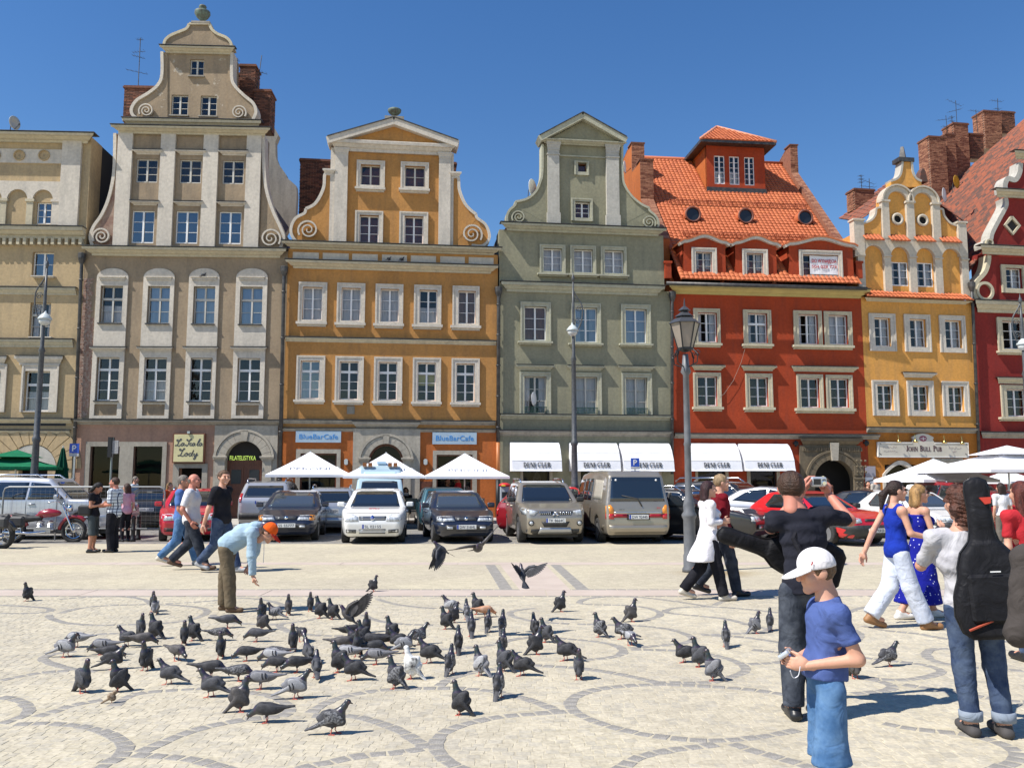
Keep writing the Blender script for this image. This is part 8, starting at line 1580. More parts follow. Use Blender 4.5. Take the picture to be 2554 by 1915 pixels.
for Z,L_ in ((ZA,((215,318,-110,'s','dk'),(1228,402,-70,'s','dk'),(1242,428,-85,'s','lt'),(530,768,0,'w','lt'),(610,690,175,'f','lt'),(1012,680,178,'w','bl'),(1130,606,-50,'s','bl'),(1238,622,172,'s','dk'),(1150,690,10,'f','gr'),(820,748,178,'f','bar'),(880,800,12,'f','dk'),(912,868,15,'w','dk'),(1165,876,-100,'s','dk'),(1420,798,-35,'f','gr'),(1478,672,-70,'s','dk'),(1548,637,168,'s','dk'),(1765,637,8,'f','chk'),(1830,535,12,'f','bl'),(1770,782,-80,'s','dk'),(1352,988,176,'w','bl'),(1690,1090,178,'w','bl'),(1700,940,2,'f','dk'),(1920,962,8,'f','chk'),(665,1055,-30,'s','bl'),(940,1047,-150,'s','dk'))),(ZB,((490,474,-95,'s','dk'),(490,552,195,'s','gr'),(592,466,172,'w','bar'),(705,432,-80,'s','gr'),(882,402,-80,'s','dk'),(957,456,175,'s','dk'),(1057,466,175,'s','dk'),(1392,242,5,'s','dk'),(448,645,180,'f','bl'),(742,722,-85,'s','dk'),(812,642,-60,'f','dk'),(1332,604,-85,'s','dk'),(1142,716,5,'f','gr'),(1205,618,20,'f','dk'),(1262,765,-95,'s','dk'),(1385,700,178,'f','dk'),(1300,660,190,'s','dk'),(1455,690,175,'f','dk'),(1530,640,170,'s','dk'),(1580,705,180,'w','dk'),(1645,735,20,'w','lt'),(1410,828,180,'f','bar'),(1180,800,175,'f','lt'),(1105,892,172,'s','dk'),(1225,955,180,'w','dk'),(1755,668,25,'w','chk'),(1832,818,172,'w','dk'),(1690,945,170,'s','wh'),(1558,1022,168,'s','chk'),(862,818,120,'w','bl'),(932,938,105,'w','bl'),(368,800,190,'f','dk'),(602,800,185,'f','chk'),(612,890,178,'f','dk'),(575,830,170,'f','lt'),(772,893,200,'f','dk'),(480,1028,180,'f','bar'),(772,1102,10,'w','lt'),(322,1208,12,'s','gr'),(530,1295,182,'f','dk'),(1072,1388,6,'w','chk'),(1400,760,10,'f','dk'),(1240,700,175,'w','dk'))),(ZC,((262,412,170,'w','lt'),(302,492,25,'s','dk'),(228,544,168,'s','dk'),(398,468,100,'s','bar'),(478,424,172,'s','dk'),(548,448,10,'f','br'),(437,604,95,'s','bl'),(572,564,80,'s','bl'),(687,584,80,'s','chk'),(332,738,95,'s','dk'),(267,904,75,'s','chk'),(505,918,150,'s','lt'),(692,746,80,'s','gr'),(692,884,155,'s','bl'),(657,1094,78,'s','chk'),(842,918,172,'w','dk'),(962,748,10,'s','dk'),(945,606,110,'s','dk'),(1030,650,160,'s','bl'),(1192,798,168,'w','dk'),(1302,948,-90,'s','bl'),(1157,404,12,'s','dk'),(1462,608,150,'s','chk'),(1727,484,8,'s','gr'),(1650,624,172,'w','chk'),(1712,674,-70,'f','lt'),(340,1234,168,'s','dk'))),(ZD,((1242,578,8,'s','bar'),(1357,554,70,'s','bl'),(1002,688,82,'s','chk'),(662,812,178,'w','dk'),(782,848,168,'s','bl'),(892,958,168,'s','bar'))),(Zm(1880,1320,2.788),((705,1036,-85,'s','gr'),(945,952,18,'w','chk')))):
 for x,y,h,k,c in L_: px,py=Z(x,y);pigeon(px,py,h,k,c)
CN=dict(dk='charcoal',bl='slate-grey',bar='dark-barred grey',lt='pale silver-winged',chk='speckled',wh='white',br='rust-coloured',gr='brown-grey');KN=dict(s='standing upright',w='walking',f='feeding head down')
def facing(h): return 'facing right' if h<45 or h>315 else 'facing left' if 135<h<225 else 'seen from behind' if h<=135 else 'facing the camera'
ORD=['first','second','third','fourth','fifth','sixth','seventh','eighth','ninth','tenth','eleventh','twelfth','thirteenth','fourteenth','fifteenth','sixteenth'];grp={}
for p in PIG: grp.setdefault((p[5],p[4],facing(p[3])),[]).append(p)
for (c,k,f),L_ in grp.items():
 L_.sort(key=lambda p: p[1])
 for i,p in enumerate(L_): tag(p[0],f'{CN[c]} pigeon {KN[k]}, {f}'+(f', {ORD[i]} from the left of those alike' if len(L_)>1 else ' on the paving'),'pigeon','pigeons on the square')
def flier(label,C,head,pitch,roll,wl,wr,col='gr',s=1.):
 o=thing('pigeon',label,'pigeon',C,0,'flying pigeons');o.rotation_euler=(R(roll),R(-pitch),R(head));o.scale=(s,)*3;b,w=FE[col]
 F=Field((-.2,-.08,-.08),(.2,.08,.09),.0055);F.ell((0,0,0),(.095,.05,.048),None,.02);F.cone((.06,0,.012),(.125,0,.03),.034,.021,.02);F.ell((.135,0,.032),(.026,.019,.02),None,.01);F.cone((-.07,0,0),(-.13,0,-.004),.03,.02,.02,((0,0,1),.5));V,Fc=nets(F.f,F.lo,F.h);obj('body',np_mesh('body',V,Fc,[b,NECK],mi=(V[Fc].mean(1)[:,0]>.075).astype(int)),o)
 MB().tube([(.155,0,.03),(.17,0,.028),(.183,0,.022)],[.007,.005,.001],6).obj('beak',BEAK,o)
 for i in range(7): a=R(-24+8*i);t_=MB().prism([(0,-.012),(-.06,-.014),(-.13,-.011),(-.135,0),(-.13,.011),(-.06,.014),(0,.012)],-.0012,.0012);t_.v=[(v[0]*math.cos(a)-v[2]*math.sin(a)-.105,v[0]*math.sin(a)+v[2]*math.cos(a),v[1]+.0005*i) for v in t_.v];t_.obj('tail_feather',b,o)
 for sg,ang in ((1,wl),(-1,wr)):
  M_w=Matrix.Translation((.03,sg*.035,.02)) @ Matrix.Rotation(sg*R(ang),4,'X');n=15;arm=MB();arm.tube([(0,0,0),(.03,sg*.09,.004),(.0,sg*.18,.004),(-.02,sg*.22,.002)],[.022,.017,.012,.005],7).xf(M_w);wo_=arm.obj('wing',w,o,smooth=True)
  MB().add([(.035,sg*.0,.004),(.055,sg*.09,.006),(.02,sg*.19,.005),(-.07,sg*.16,.0),(-.085,sg*.08,-.002),(-.075,0,0)],[(0,1,2,3,4,5)] if sg<0 else [(5,4,3,2,1,0)]).xf(M_w).obj('wing_coverts',w,wo_)
  for i in range(n):
   t=i/(n-1);by=.03+.17*t;bx_=.0-.02*t;fa=R(180-(4+74*t**1.6)) if sg>0 else R(180+(4+74*t**1.6));ln=.115+.07*t;q=MB().prism([(0,-.007),(ln*.5,-.0145),(ln*.93,-.009),(ln,.0),(ln*.93,.009),(ln*.5,.0145),(0,.007)],-.001,.001);q.v=[(bx_+v[0]*math.cos(fa)-v[2]*math.sin(fa),sg*by+v[0]*math.sin(fa)+v[2]*math.cos(fa),.002+.0012*(i % 2)) for v in q.v];q.xf(M_w).obj('flight_feather',w,wo_)
 return o
flier('dark pigeon flying with wings spread in front of the dark blue hatchback',AT(1192,1366,9.3),-72,12,6,38,0,'gr',.95);flier('dark pigeon gliding left of the spread-winged flying pigeon',AT(1100,1368,9.8),200,30,0,-70,-75,'bl',.75)
flier('pigeon landing steeply with wings raised above the pink paving band',AT(1302,1432,10.5),110,50,12,40,60,'bl',.85);flier('dark pigeon with tall raised wings landing beside the feeding flock',AT(868,1535,9.6),175,40,0,80,66,'gr',.9)
for lb,H_,px,py in (('small dark pigeon perched on the ochre attic ledge, left of two',HO,*Z3(830,1178)),('small dark pigeon perched on the ochre attic ledge, right of two',HO,*Z3(922,1182)),('small dark pigeon perched on the ledge of the third white bay',HL,*Z2(1310,235))):
 u,z=H_.P(px,py,.25);o=pigeon(px,py,30,'w','dk',1,H_.W(u,.25 if H_ is HO else .12,z));tag(o,lb,'pigeon','pigeons on the houses')
sp=thing('sparrow','small brown sparrow hopping between the pigeons','sparrow',G(*ZA(895,1136)),R(20));F=Field((-.09,-.04,0),(.07,.04,.11),.0035);F.ell((0,0,.045),(.036,.024,.026),np.array(Matrix.Rotation(-.7,3,'Y')),.01);F.ell((.022,0,.078),(.018,.015,.016),None,.012);F.cone((-.025,0,.03),(-.07,0,.005),.01,.006,.01);obj('body',F.mesh('body',pm_('sparrow_feathers',(.16,.10,.055),(.34,.27,.19),60)),sp)
MB().tube([(.036,0,.078),(.05,0,.075)],[.005,.001],5).obj('beak',BEAK,sp);[MB().tube([(0,s*.01,.025),(.004,s*.011,0)],.002,4).obj('leg',PLEG,sp) for s in (-1,1)]
# -- street furniture
GI=M_['grey_iron'];IR=M_['iron']
def bracket_lamp(px,pb,pt,d,lamp,label,side=1):
 """tall post with scrolled bracket and hanging bowl lamp"""
 b=AT(px,pb,d);top=AT(pt[0],pt[1],d);h=top.z;t=thing('street_lamp',label,'street lamp',(top.x,d,0),0,'tall street lamps');lz=AT(lamp[0],lamp[1],d).z;lx=AT(lamp[0],lamp[1],d).x-top.x
 MB().lathe([(.19,0),(.19,.5),(.15,.6),(.13,1.4),(.16,1.45),(.12,1.55),(.10,2.9),(.13,2.95),(.13,3.05),(.095,3.1),(.08,lz-1.1),(.11,lz-1.05),(.06,lz-.9),(.05,lz+.8),(.03,h-.2)],(0,0,0),14).obj('post',GI,t,smooth=True);MB().lathe([(.02,-.2),(.06,-.1),(.05,0),(.02,.06),(.005,.2)],(0,0,h),10).obj('finial',GI,t,smooth=True)
 sg=-1 if lx<0 else 1;ar=spline([(0,lz-.2),(sg*-.28,lz+.3),(sg*-.32,lz+.9),(sg*-.1,lz+1.3),(0,lz+1.5)]);m=MB()
 m.tube([(x,0,z) for x,z in ar],.025,6)
 for cx,cz,r in ((-.17,lz+.35,.13),(-.2,lz+.8,.12),(-.08,lz+1.15,.09)): m.tube([(p[0],0,p[1]) for p in spiral_pts(sg*cx,cz,r,1.6,1,0,20)],.014,5)
 m.tube([(0,0,lz+1.0),(lx*.6,0,lz+.95),(lx,0,lz+.7),(lx,0,lz+.3)],.018,6);m.obj('bracket',GI,t,smooth=True)
 l=MB().lathe([(.03,.3),(.05,.22),(.12,.16),(.21,.05),(.22,0),(.2,-.01)],(lx,0,lz),18).obj('lamp_hood',mat('pale_lamp_hood',(.5,.55,.55),.35),t,smooth=True);MB().lathe([(.19,0),(.17,-.1),(.1,-.18),(.01,-.2)],(lx,0,lz-.01),18).obj('lamp_bowl',mat('lamp_glass',(.55,.57,.55),.1,spec=.8),l,smooth=True)
bracket_lamp(102,1194,(118,655),28.,(112,797),'tall dark street lamp with scrolled bracket before the cream house');bracket_lamp(1416,1216,(1429,690),30.7,(1428,825),'tall dark street lamp with scrolled bracket before the green house');bracket_lamp(2549,1200,(2544,745),30.,(2552,860),'tall street lamp cut by the right edge before the dark red house')
g=G(1722,1426);d=g.y;t=thing('street_lamp','grey lantern post with a glazed six-sided head behind the strolling couple','street lamp',g);zl,zt=AT(1722,870,d).z,AT(1722,764,d).z
MB().lathe([(.15,0),(.15,.06),(.125,.1),(.125,.3),(.11,.34),(.11,.95),(.135,1.0),(.14,1.04),(.1,1.1),(.11,1.2),(.09,1.3),(.066,1.4),(.062,2.3),(.074,2.33),(.062,2.38),(.056,zl-.5),(.1,zl-.44),(.075,zl-.36),(.05,zl-.1)],(0,0,0),12).obj('post',mat('grey_post_paint',(.105,.11,.12),.5,(.14,.145,.155),6),t,smooth=True)
m=MB()
for i in range(4): a=R(45+90*i);m.tube([(math.cos(a)*.05,math.sin(a)*.05,zl-.35),(math.cos(a)*.25,math.sin(a)*.25,zl-.28),(math.cos(a)*.27,math.sin(a)*.27,zl-.12),(math.cos(a)*.15,math.sin(a)*.15,zl)],.012,5);m.tube([(math.cos(a)*(.27+.05*math.cos(k)),math.sin(a)*(.27+.05*math.cos(k)),zl-.1+.05*math.sin(k)) for k in [j*.6 for j in range(10)]],.009,4)
m.obj('bracket',IR,t);hd=MB().lathe([(.05,-.06),(.15,-.02),(.15,.02)],(0,0,zl),6).obj('lantern',IR,t);zs=zl+(zt-zl)*.58
for i in range(6):
 a0,a1=R(60*i),R(60*i+60);p=[(.145*math.cos(a0),.145*math.sin(a0),zl+.02),(.145*math.cos(a1),.145*math.sin(a1),zl+.02),(.27*math.cos(a1),.27*math.sin(a1),zs),(.27*math.cos(a0),.27*math.sin(a0),zs)]
 MB().add(p,[(0,1,2,3)]).obj('pane',mat('frosted_pane',(.27,.23,.19),.3,(.22,.19,.16),3),hd);MB().tube([p[0],p[3]],.014,5).obj('glazing_bar',IR,hd)
k=zt-zs;MB().lathe([(.30,0),(.31,.03*k),(.2,.28*k),(.14,.36*k),(.19,.42*k),(.1,.6*k),(.07,.7*k),(.12,.76*k),(.05,.95*k),(.02,k),(.004,k+.16)],(0,0,zs),6).obj('lantern_roof',mat('grey_lantern_roof',(.05,.052,.057),.4),hd)
def psign(px,py,w,d,label):
 c=AT(px,py,d);t=thing('parking_sign',label,'sign',(c.x,d,0),0,'blue parking signs');s=w/2*d/FPX;z=c.z
 MB().tube([(0,0,0),(0,0,z+s)],.03,8).obj('pole',M_['steel'],t);b=MB().box(-s,s,-.05,-.035,z-s,z+s).obj('panel',mat('sign_blue',(.015,.07,.42),.4),t);W_=PLW
 q=s*.5;MB().strip([(-q*.6,z-s*.62),(-q*.6,z+s*.62)],s*.26,-.056,-.05).strip([(-q*.6,z+s*.55),(q*.3,z+s*.52),(q*.75,z+s*.25),(q*.3,z-.02*s),(-q*.6,z-.05*s)],s*.24,-.057,-.05).obj('letter',W_,b);MB().box(-s,s,-.05,-.035,z-s*1.62,z-s*1.06).obj('lower_panel',mat('grey_panel',(.42,.43,.44),.5),t)
psign(187,1118,24,28.5,'blue parking sign by the downpipe of the beige house');psign(1583.5,1153,21,29.5,'blue parking sign in front of the third white awning')
g=G(268,1343);t=thing('sign_post','thin post with dark timetable boxes beside the checked-shirt man','sign post',g);d=g.y;z0,z1=AT(270,1140,d).z,AT(270,1090,d).z;MB().tube([(0,0,0),(0,0,z1)],.03,8).obj('pole',mat('green_grey_post',(.2,.24,.22),.5),t);MB().box(-.09,.02,-.1,.1,z0,z1).obj('dark_box',IR,t);MB().box(.02,.2,-.06,-.02,z0+.1,z1-.1).obj('notice',mat('grey_notice',(.35,.35,.36),.6,(.2,.2,.2),30),t)
d=24.4;xa,xb=AT(10,1214,d).x,AT(412,1214,d).x;t=thing('railing','grey tubular railing with wire mesh before the white off-roader','railing',(xa,d,0));w=xb-xa;zt_,zb_=AT(100,1214,d).z,AT(100,1318,d).z;RM=mat('galvanised',(.27,.28,.285),.5,metal=.5)
MB().tube([(0,0,0),(0,0,zt_-.15),(.04,0,zt_-.04),(.15,0,zt_),(w-.15,0,zt_),(w-.04,0,zt_-.04),(w,0,zt_-.15),(w,0,0)],.024,8).obj('frame',RM,t,smooth=True);MB().tube([(0,0,zb_),(w,0,zb_)],.018,6).obj('bottom_rail',RM,t);m=MB()
for i in range(1,int(w/.13)): m.box(i*.13-.0013,i*.13+.0013,-.0013,.0013,zb_,zt_)
for i in range(1,10): z=zb_+(zt_-zb_)*i/10;m.box(0,w,-.002,.002,z-.0013,z+.0013)
tag(m.obj('wire_mesh',RM,t),kind='stuff')
for i in (1,2): MB().tube([(w*i/3,0,0),(w*i/3,0,zt_)],.02,6).obj('upright',RM,t)
for lb,x,y in (('leftmost of three dark bollards, beside the railing',208,1337),('middle of three dark bollards, before the black saloon',331,1351),('rightmost of three dark bollards, before the black saloon',344,1347)):
 MB().lathe([(.075,0),(.075,.08),(.055,.1),(.055,.3),(.065,.31),(.065,.35),(.055,.36),(.052,.62),(.065,.64),(.04,.7),(.01,.72)],(0,0,0),12).obj('bollard',IR,None,G(x,y),smooth=True);tag(bpy.data.objects[[o.name for o in COL.objects if o.name.startswith('bollard')][-1]],lb,'bollard','dark bollards')
c=AT(1259,1290,30.4);t=thing('parking_meter','grey parking meter with red and yellow cap beside the green house','parking meter',(c.x,30.4,0));zt_=AT(1259,1212,30.4).z;MB().box(-.17,.17,-.14,.14,0,zt_).obj('cabinet',mat('grey_cabinet',(.36,.38,.40),.5),t).modifiers.new('b','BEVEL').width=.03
MB().lathe([(.22,0),(.2,.06),(.1,.11),(.01,.12)],(0,0,zt_),14).obj('cap',mat('red_cap',(.55,.03,.03),.4),t,smooth=True);MB().box(-.12,.02,-.23,-.1,zt_+.0,zt_+.05).obj('yellow_band',mat('yellow_band',(.8,.5,.02),.4),t);MB().box(-.1,.1,-.15,-.13,zt_-.4,zt_-.2).obj('display',IR,t)
def parasol(label,apex,hw,d,edge,m,rot=8,txt=None,cap=None,group=None,sag=.05,pole=M_['steel'],tm=None,n=4):
 a=AT(apex[0],apex[1],d);ez=AT(apex[0],edge,d).z;t=thing('parasol',label,'parasol',(a.x,d,0),R(rot),group);h=a.z-ez;r=hw*math.sqrt(2) if n==4 else hw;vs=[(0,0,a.z)];fs=[];K_=6;N_=n*6
 cs=[(r*math.cos(R(45+360*i/n)),r*math.sin(R(45+360*i/n))) for i in range(n)]
 for k in range(1,K_+1):
  for i in range(N_): j,f=divmod(i,6);p,q=cs[j],cs[(j+1) % n];f/=6;s_=k/K_;vs.append(((p[0]+(q[0]-p[0])*f)*s_,(p[1]+(q[1]-p[1])*f)*s_,a.z-h*s_-sag*math.sin(math.pi*s_)*(.6+.8*math.sin(math.pi*f))-.05*math.sin(math.pi*f)*s_*0))
 fs+=[(0,1+i,1+(i+1) % N_) for i in range(N_)]+[(1+(k-1)*N_+i,1+k*N_+i,1+k*N_+(i+1) % N_,1+(k-1)*N_+(i+1) % N_) for k in range(1,K_) for i in range(N_)];MB().add(vs,fs).obj('canopy',m,t)
 l0=1+(K_-1)*N_;MB().add([vs[l0+i] for i in range(N_)]+[(v[0]*1.0,v[1]*1.0,v[2]-.09) for v in vs[l0:l0+N_]],[(i,(i+1) % N_,(i+1) % N_+N_,i+N_) for i in range(N_)]).obj('valance',m,t);MB().tube([(0,0,.1),(0,0,a.z+.03)],.03,8).obj('pole',pole,t);MB().lathe([(.3,.12),(.3,.2),(.05,.24)],(0,0,0),16).obj('base',M_['grime'],t)
 for c_ in cs: MB().tube([(0,0,a.z-.05),(c_[0]*.5,c_[1]*.5,a.z-h*.5-.09),(c_[0]*.98,c_[1]*.98,ez-.03)],.014,5).obj('rib',pole,t)
 if cap: MB().add([(0,0,a.z+.12)]+[(c_[0]*cap,c_[1]*cap,a.z-h*cap+.10) for c_ in cs],[(0,i+1,(i+1) % n+1) for i in range(n)]).obj('top_vent',m,t)
 if txt:
  b=math.atan2(h,hw)
  for j,ro in ((0,0),(1,90)):
   T=lettering(txt,.2,tm,t,(0,0,0));T.scale.x=.7/max(v.co.x for v in T.data.vertices);T.matrix_local=Matrix.Rotation(R(ro),4,'Z') @ Matrix.Translation((0,-hw*.76,a.z-h*.76+.005)) @ Matrix.Rotation(-(math.pi/2-b),4,'X') @ Matrix.Diagonal((.7/max(v.co.x for v in T.data.vertices),1,1,1));
 return t
cv=M_['canvas'];pt_=mat('faded_print',(.55,.56,.60),.8);PG='white cafe parasols'
parasol('white cafe parasol left of the ambulance, printed faintly',(774,1126),1.5,32.2,1184,cv,12,'PERONI',None,PG,tm=pt_);parasol('white cafe parasol behind the ambulance roof',(963,1129),1.45,32.4,1187,cv,6,'PERONI',None,PG,tm=pt_);parasol('white cafe parasol right of the ambulance over seated guests',(1159,1130),1.5,32.4,1188,cv,8,'PERONI',None,PG,tm=pt_)
parasol('white pub parasol under the pub sign',(2328,1144),1.42,30.2,1196,cv,10,None,None,PG);parasol('large white pub parasol with vent cut by the right edge',(2512,1120),2.0,27.8,1172,cv,6,None,.42,PG);parasol('small white parasol beyond the two girls',(2512,1172),.85,32.5,1200,cv,20,None,None,PG)
gm=cloth('green_canvas',(.012,.16,.075),(.01,.13,.06));parasol('wide green two-tier parasol before the cream house',(42,1130),1.45,29.6,1165,gm,20,None,.5,None,.09)
c=AT(153,1197,30.2);t=thing('parasol','closed dark green parasol beside the blue parking sign','parasol',(c.x,30.2,0));zt_=AT(153,1116,30.2).z;vs=[]
pr=[(.2,.95),(.24,1.2),(.2,1.7),(.15,2.2),(.05,zt_-.05),(.02,zt_)]
for r,z in pr: vs+=[(r*(1+.22*math.cos(8*k*.2618*1.))*math.cos(k*.2618),r*(1+.22*math.cos(8*k*.2618))*math.sin(k*.2618),z) for k in range(24)]
MB().add(vs,[(i*24+k,i*24+(k+1) % 24,(i+1)*24+(k+1) % 24,(i+1)*24+k) for i in range(len(pr)-1) for k in range(24)]).obj('folded_canopy',cloth('dark_green_canvas',(.006,.06,.035)),t);MB().tube([(0,0,0),(0,0,zt_+.06)],.025,8).obj('pole',M_['steel'],t);MB().lathe([(.25,0),(.25,.08),(.04,.12)],(0,0,0),14).obj('base',M_['grime'],t)
def awning(H,Z,r,label):
 q=H.R(Z(*r),.75);w,h=(q[1]-q[0])*.97,q[3]-q[2];t=thing('awning',label,'awning',H.W((q[0]+q[1])/2,0,q[2]),H.a,'white shop awnings');pj=.95
 pf=[(0,h*1.02),(-.18,h*1.0),(-.42,h*.86),(-.62,h*.66),(-.8,h*.38),(-.86,h*.1),(-.9,.02)];hw=w/2
 for i in range(len(pf)-1):
  (y0,z0),(y1,z1)=pf[i],pf[i+1];n=8;vs=[]
  for k in range(n+1): x=-hw+w*k/n;b=.012*math.sin(k*2.1+i);vs+=[(x,y0,z0),(x,(y0+y1)/2+b,(z0+z1)/2+.02),(x,y1,z1+.012)]
  MB().add(vs,[(3*k+j,3*k+3+j,3*k+4+j,3*k+1+j) for k in range(n) for j in (0,1)]).obj('canvas_panel',cv,t,smooth=True);MB().tube([(-hw,y1,z1),(hw,y1,z1)],.012,5).obj('hoop',M_['frame'],t)
 for s in (-1,1):
  p=pf+[(0,.02)];MB().add([(s*(hw-.003),y,z) for y,z in p],[tuple(range(len(p)))]).obj('side_panel',cv,t)
 o=serif('DENI CLER',h*.17,.2,.075).obj('lettering',M_['ink'],t,(0,-.885,h*.15));o.rotation_euler=(-R(9),0,0);return t
for i,r in enumerate(((182,1206,605,1446),(682,1210,1090,1446),(1102,1212,1532,1447))): awning(HG,Z6,r,('left','middle','right')[i]+' of three white shop awnings on the green house')
for i,r in enumerate(((240,1024,622,1232),(632,1027,1013,1230))): awning(HR,Z8,r,('left','right')[i]+' of two white shop awnings on the red house')
def dish(H,px,py,r,v,label,m,yaw=0,lt=None):
 u,z=H.P(px,py,v);t=thing('satellite_dish',label,'satellite dish',H.W(u,v,z),H.a+R(yaw),'satellite dishes');MB().lathe([(.01,.09),(r*.5,.06),(r,0),(r*.98,-.012),(r*.5,.045),(.01,.075)],(0,0,0),20,'y').obj('reflector',m,t,smooth=True);MB().tube([(0,.08,0),(0,.2,-.05),(0,.25,-.5)],.02,6).obj('mast',M_['lead'],t);MB().tube([(0,0,-r),(0,-r*.9,-r*.35)],.012,5).tube([(0,-r*.9,-r*.35),(0,-r*.8,-r*.3)],.035,6).obj('receiver_arm',M_['lead'],t)
WD=mat('white_dish',(.75,.76,.78),.4)
dish(HG,*Z5(360,695),.42,-.6,'white dish above the left scroll of the green gable',WD,55);dish(HG,*Z5(1122,522),.3,-1.2,'small white dish behind the right edge of the green gable',WD,65);dish(HG,*Z6(370,845),.3,.25,'small white dish on the left lower window of the green house',WD,60);dish(HY,*Z9(878,788),.38,-2.,'white dish on the roof behind the yellow gable',WD,40);dish(HY,*Z9(975,682),.36,-4.,'orange-yellow dish by the brick chimneys',mat('yellow_dish',(.75,.4,.02),.4),30);dish(HC,*Z1(95,795),.3,-1.,'dish seen edge-on above the cream house parapet',mat('grey_dish',(.5,.5,.46),.4),70)
def aerial(H,base,top,v,label,bars,yag=None):
 b=H.P(*base,v);a=H.P(*top,v);t=thing('aerial',label,'aerial',H.W(b[0],v,b[1]),H.a,'roof aerials');h=a[1]-b[1];dx=a[0]-b[0];m=M_['lead'];MB().tube([(0,0,0),(dx,0,h)],.018,5).obj('mast',m,t)
 for f,w,s in bars:
  z=h*f;x=dx*f;MB().tube([(x-w*.6,-.05,z-s),(x+w*.4,.05,z+s)],.01,4).obj('boom',m,t)
  for k in range(5): q=x-w*.6+w*k/4;MB().tube([(q,-.16,z-s+2*s*k/4),(q,.16,z-s+2*s*k/4+.03)],.006,4).obj('element',m,t)
aerial(HL,Z1(893,570),Z1(908,248),-1.6,'tall aerial on the left chimney of the beige house',((.97,.25,.02),(.72,.5,.05),(.62,.5,-.05),(.32,.9,-.08)));aerial(HL,Z1(1660,590),Z1(1692,360),-1.6,'leaning aerial on the right chimneys of the beige house',((.55,.8,-.1),(.45,.4,.15)));aerial(HL,Z1(1530,485),Z1(1535,378),-1.8,'short aerial on the low chimney of the beige house',((.3,.3,0),(.6,.25,0),(.85,.2,0)))
for i,(b,a,br) in enumerate((((905,320),(890,155),((.8,1.0,.1),(.45,.5,0))),((945,310),(938,155),((.9,.3,0),(.7,.3,0),(.5,.3,0))),((980,240),(968,35),((.9,1.,-.15),(.6,.9,.15))),((1148,310),(1128,110),((.95,.7,0),(.7,.2,0),(.5,.2,0))),((1305,125),(1302,20),((.8,.8,0),(.2,.4,0))))): aerial(HD,Z9(*b),Z9(*a),-9.5,('first','second','third','fourth','fifth')[i]+' aerial from the left on the tall chimneys right of the yellow gable',br)
aerial(HY,Z9(222,750),Z9(215,625),-6.3,'aerial with short bars on the small chimney left of the yellow gable',((.9,.25,0),(.7,.25,0),(.5,.25,0)));aerial(HY,Z9(285,750),Z9(280,655),-6.3,'aerial with crossed bars on the small chimney left of the yellow gable',((.7,.8,-.1),(.3,.9,0)))
cb_=[HR.P(*Z8(*p),.1) for p in ((655,290),(620,420),(560,560),(490,660),(458,682))];o=MB().tube([(u-cb_[0][0],0,z-cb_[0][1]) for u,z in cb_],.006,5).obj('cable',M_['grime'],None,HR.W(cb_[0][0],.1,cb_[0][1]),HR.a);tag(o,'thin pale cable hanging between two windows of the red house','cable')
def chair(px,d,rz,label):
 c=AT(px,1200,d);t=thing('chair',label,'chair',(c.x,d,.12),R(rz),'cafe chairs');m=mat('cane_weave',(.40,.33,.22),.8,(.3,.24,.16),40);MB().box(-.22,.22,-.22,.22,.43,.46).obj('seat',m,t);MB().box(-.22,.22,.2,.23,.5,.92).obj('backrest',m,t)
 for x in (-.2,.2):
  for y in (-.2,.2): MB().box(x-.012,x+.012,y-.012,y+.012,0,.43 if y<0 else .92).obj('leg',M_['steel'],t)
chair(1030,31.9,170,'cane cafe chair right of the ambulance');chair(1072,32.2,10,'cane cafe chair between the ambulance and the teal estate');chair(1190,32.,200,'cane cafe chair under the right white parasol');c=AT(1050,1200,32.1);t=thing('table','small round cafe table right of the ambulance','table',(c.x,32.1,.12));MB().lathe([(.35,.7),(.35,.73)],(0,0,0),20).obj('tabletop',M_['wood'],t);MB().lathe([(.22,0),(.22,.02),(.025,.04),(.025,.7)],(0,0,0),12).obj('leg',IR,t)
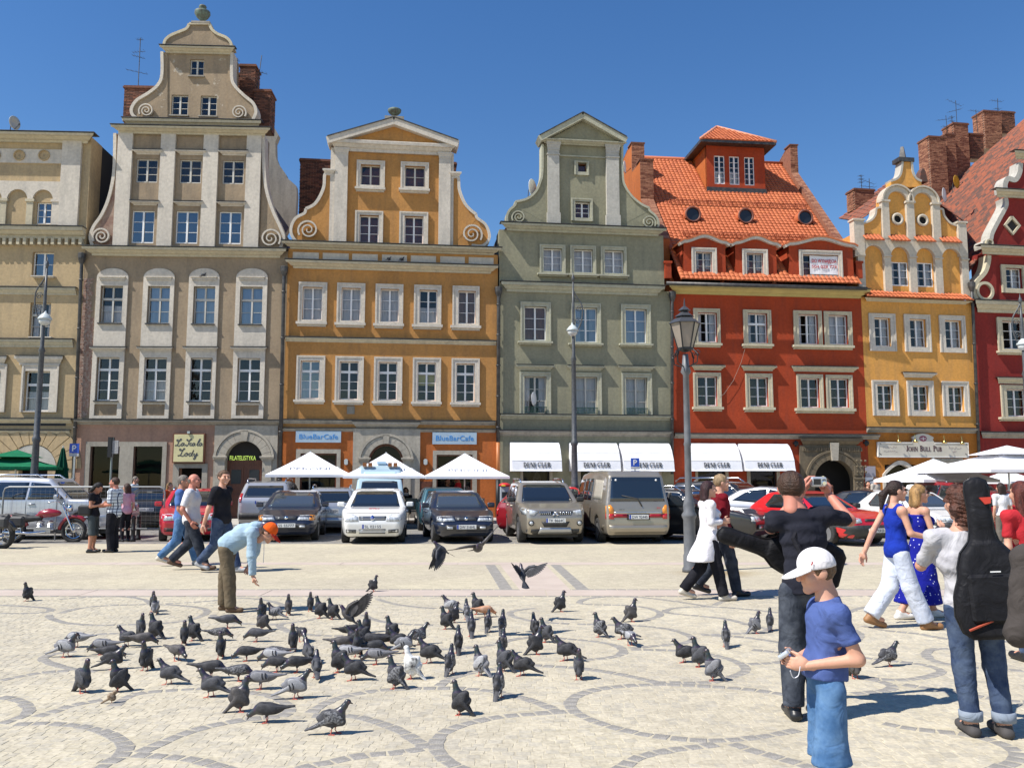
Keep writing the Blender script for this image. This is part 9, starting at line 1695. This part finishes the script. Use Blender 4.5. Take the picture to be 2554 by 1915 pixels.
def motorcycle(label,loc,rz,tank):
 t=thing('motorcycle',label,'motorcycle',loc,R(rz),'motorcycles at the left');r=.32
 for x in (.78,-.78):
  w=MB().tube([(r*math.cos(a)*.9,0,r*math.sin(a)*.9) for a in [i*math.pi/12 for i in range(24)]],.065 if x<0 else .05,8,close=True).obj('wheel',TY,t,(x,0,r),smooth=True);k=MB().lathe([(.05,-.06),(.06,0),(.05,.06)],(0,0,0),10,'y').tube([(.21*math.cos(a),0,.21*math.sin(a)) for a in [i*math.pi/8 for i in range(16)]],.012,5,close=True)
  for i in range(12): a=i*math.pi/6;k.tube([(0,.03*(-1)**i,0),(.21*math.cos(a),0,.21*math.sin(a))],.004,4)
  k.obj('rim',CHR,w)
 F=Field((-.35,-.2,.6),(.55,.2,1.0),.016);F.ell((.14,0,.79),(.30,.15,.11),None,.02);F.cone((.14,0,.8),(-.2,0,.7),.1,.05,.06);obj('tank',F.mesh('tank',tank),t)
 F=Field((-1.2,-.22,.35),(.1,.22,.95),.018);F.cone((-.1,0,.66),(-.45,0,.64),.07,.1,.05,((0,1,0),1.3));F.cone((-.45,0,.68),(-.75,0,.74),.08,.07,.04,((0,1,0),1.2));obj('seat',F.mesh('seat',BLK),t)
 for nm,x0,a0,a1,m in (('rear_mudguard',-.78,20,160,tank),('front_mudguard',.78,45,175,tank)): MB().tube([(x0+.38*math.cos(R(a0+(a1-a0)*i/8)),0,r+.38*math.sin(R(a0+(a1-a0)*i/8))) for i in range(9)],.055,6).obj(nm,m,t,smooth=True)
 for s in (-1,1): MB().tube([(.78,s*.09,r),(.48,s*.09,1.0)],.025,8).obj('fork',CHR,t);MB().tube([(.1,s*.16,.3),(-.3,s*.18,.26),(-.95,s*.19,.3)],[.03,.04,.045],8).obj('exhaust_pipe',CHR,t,smooth=True);MB().tube([(.46,s*.05,1.02),(.42,s*.25,1.12),(.22,s*.42,1.08)],.015,6).obj('handlebar',CHR,t,smooth=True);MB().lathe([(.06,0),(.06,.02)],(.42,s*.3,1.24),10,'x').obj('mirror',CHR,t)
 MB().lathe([(.02,-.1),(.09,-.04),(.1,.04)],(.66,0,.92),14,'x').obj('headlight',CHR,t,smooth=True);e=MB()
 for a in (-22,22): e.lathe([(.1,.32),(.11,.36),(.085,.4),(.11,.42),(.085,.46),(.11,.48),(.085,.52),(.1,.56),(.05,.6)],(.05+a*.006,0,0),12)
 e.box(-.2,.22,-.13,.13,.26,.42).obj('engine',RIM,t);MB().box(-.55,.5,-.04,.04,.28,.33).obj('frame',BLK,t);MB().box(-1.15,-.75,.2,.36,.5,.78).obj('saddlebag',BLK,t).modifiers.new('b','BEVEL').width=.05;MB().box(-1.15,-.75,-.36,-.2,.5,.78).obj('saddlebag',BLK,t).modifiers.new('b','BEVEL').width=.05
c=AT(118,1345,23.7);motorcycle('red and chrome cruiser motorcycle at the left, front wheel to the right',(c.x-.12,23.7,0),8,paint('wine_paint',(.28,.008,.02)));c=AT(-20,1360,21.8);motorcycle('dark motorcycle cut by the left edge, tail showing',(c.x-.45,21.8,0),170,blk)
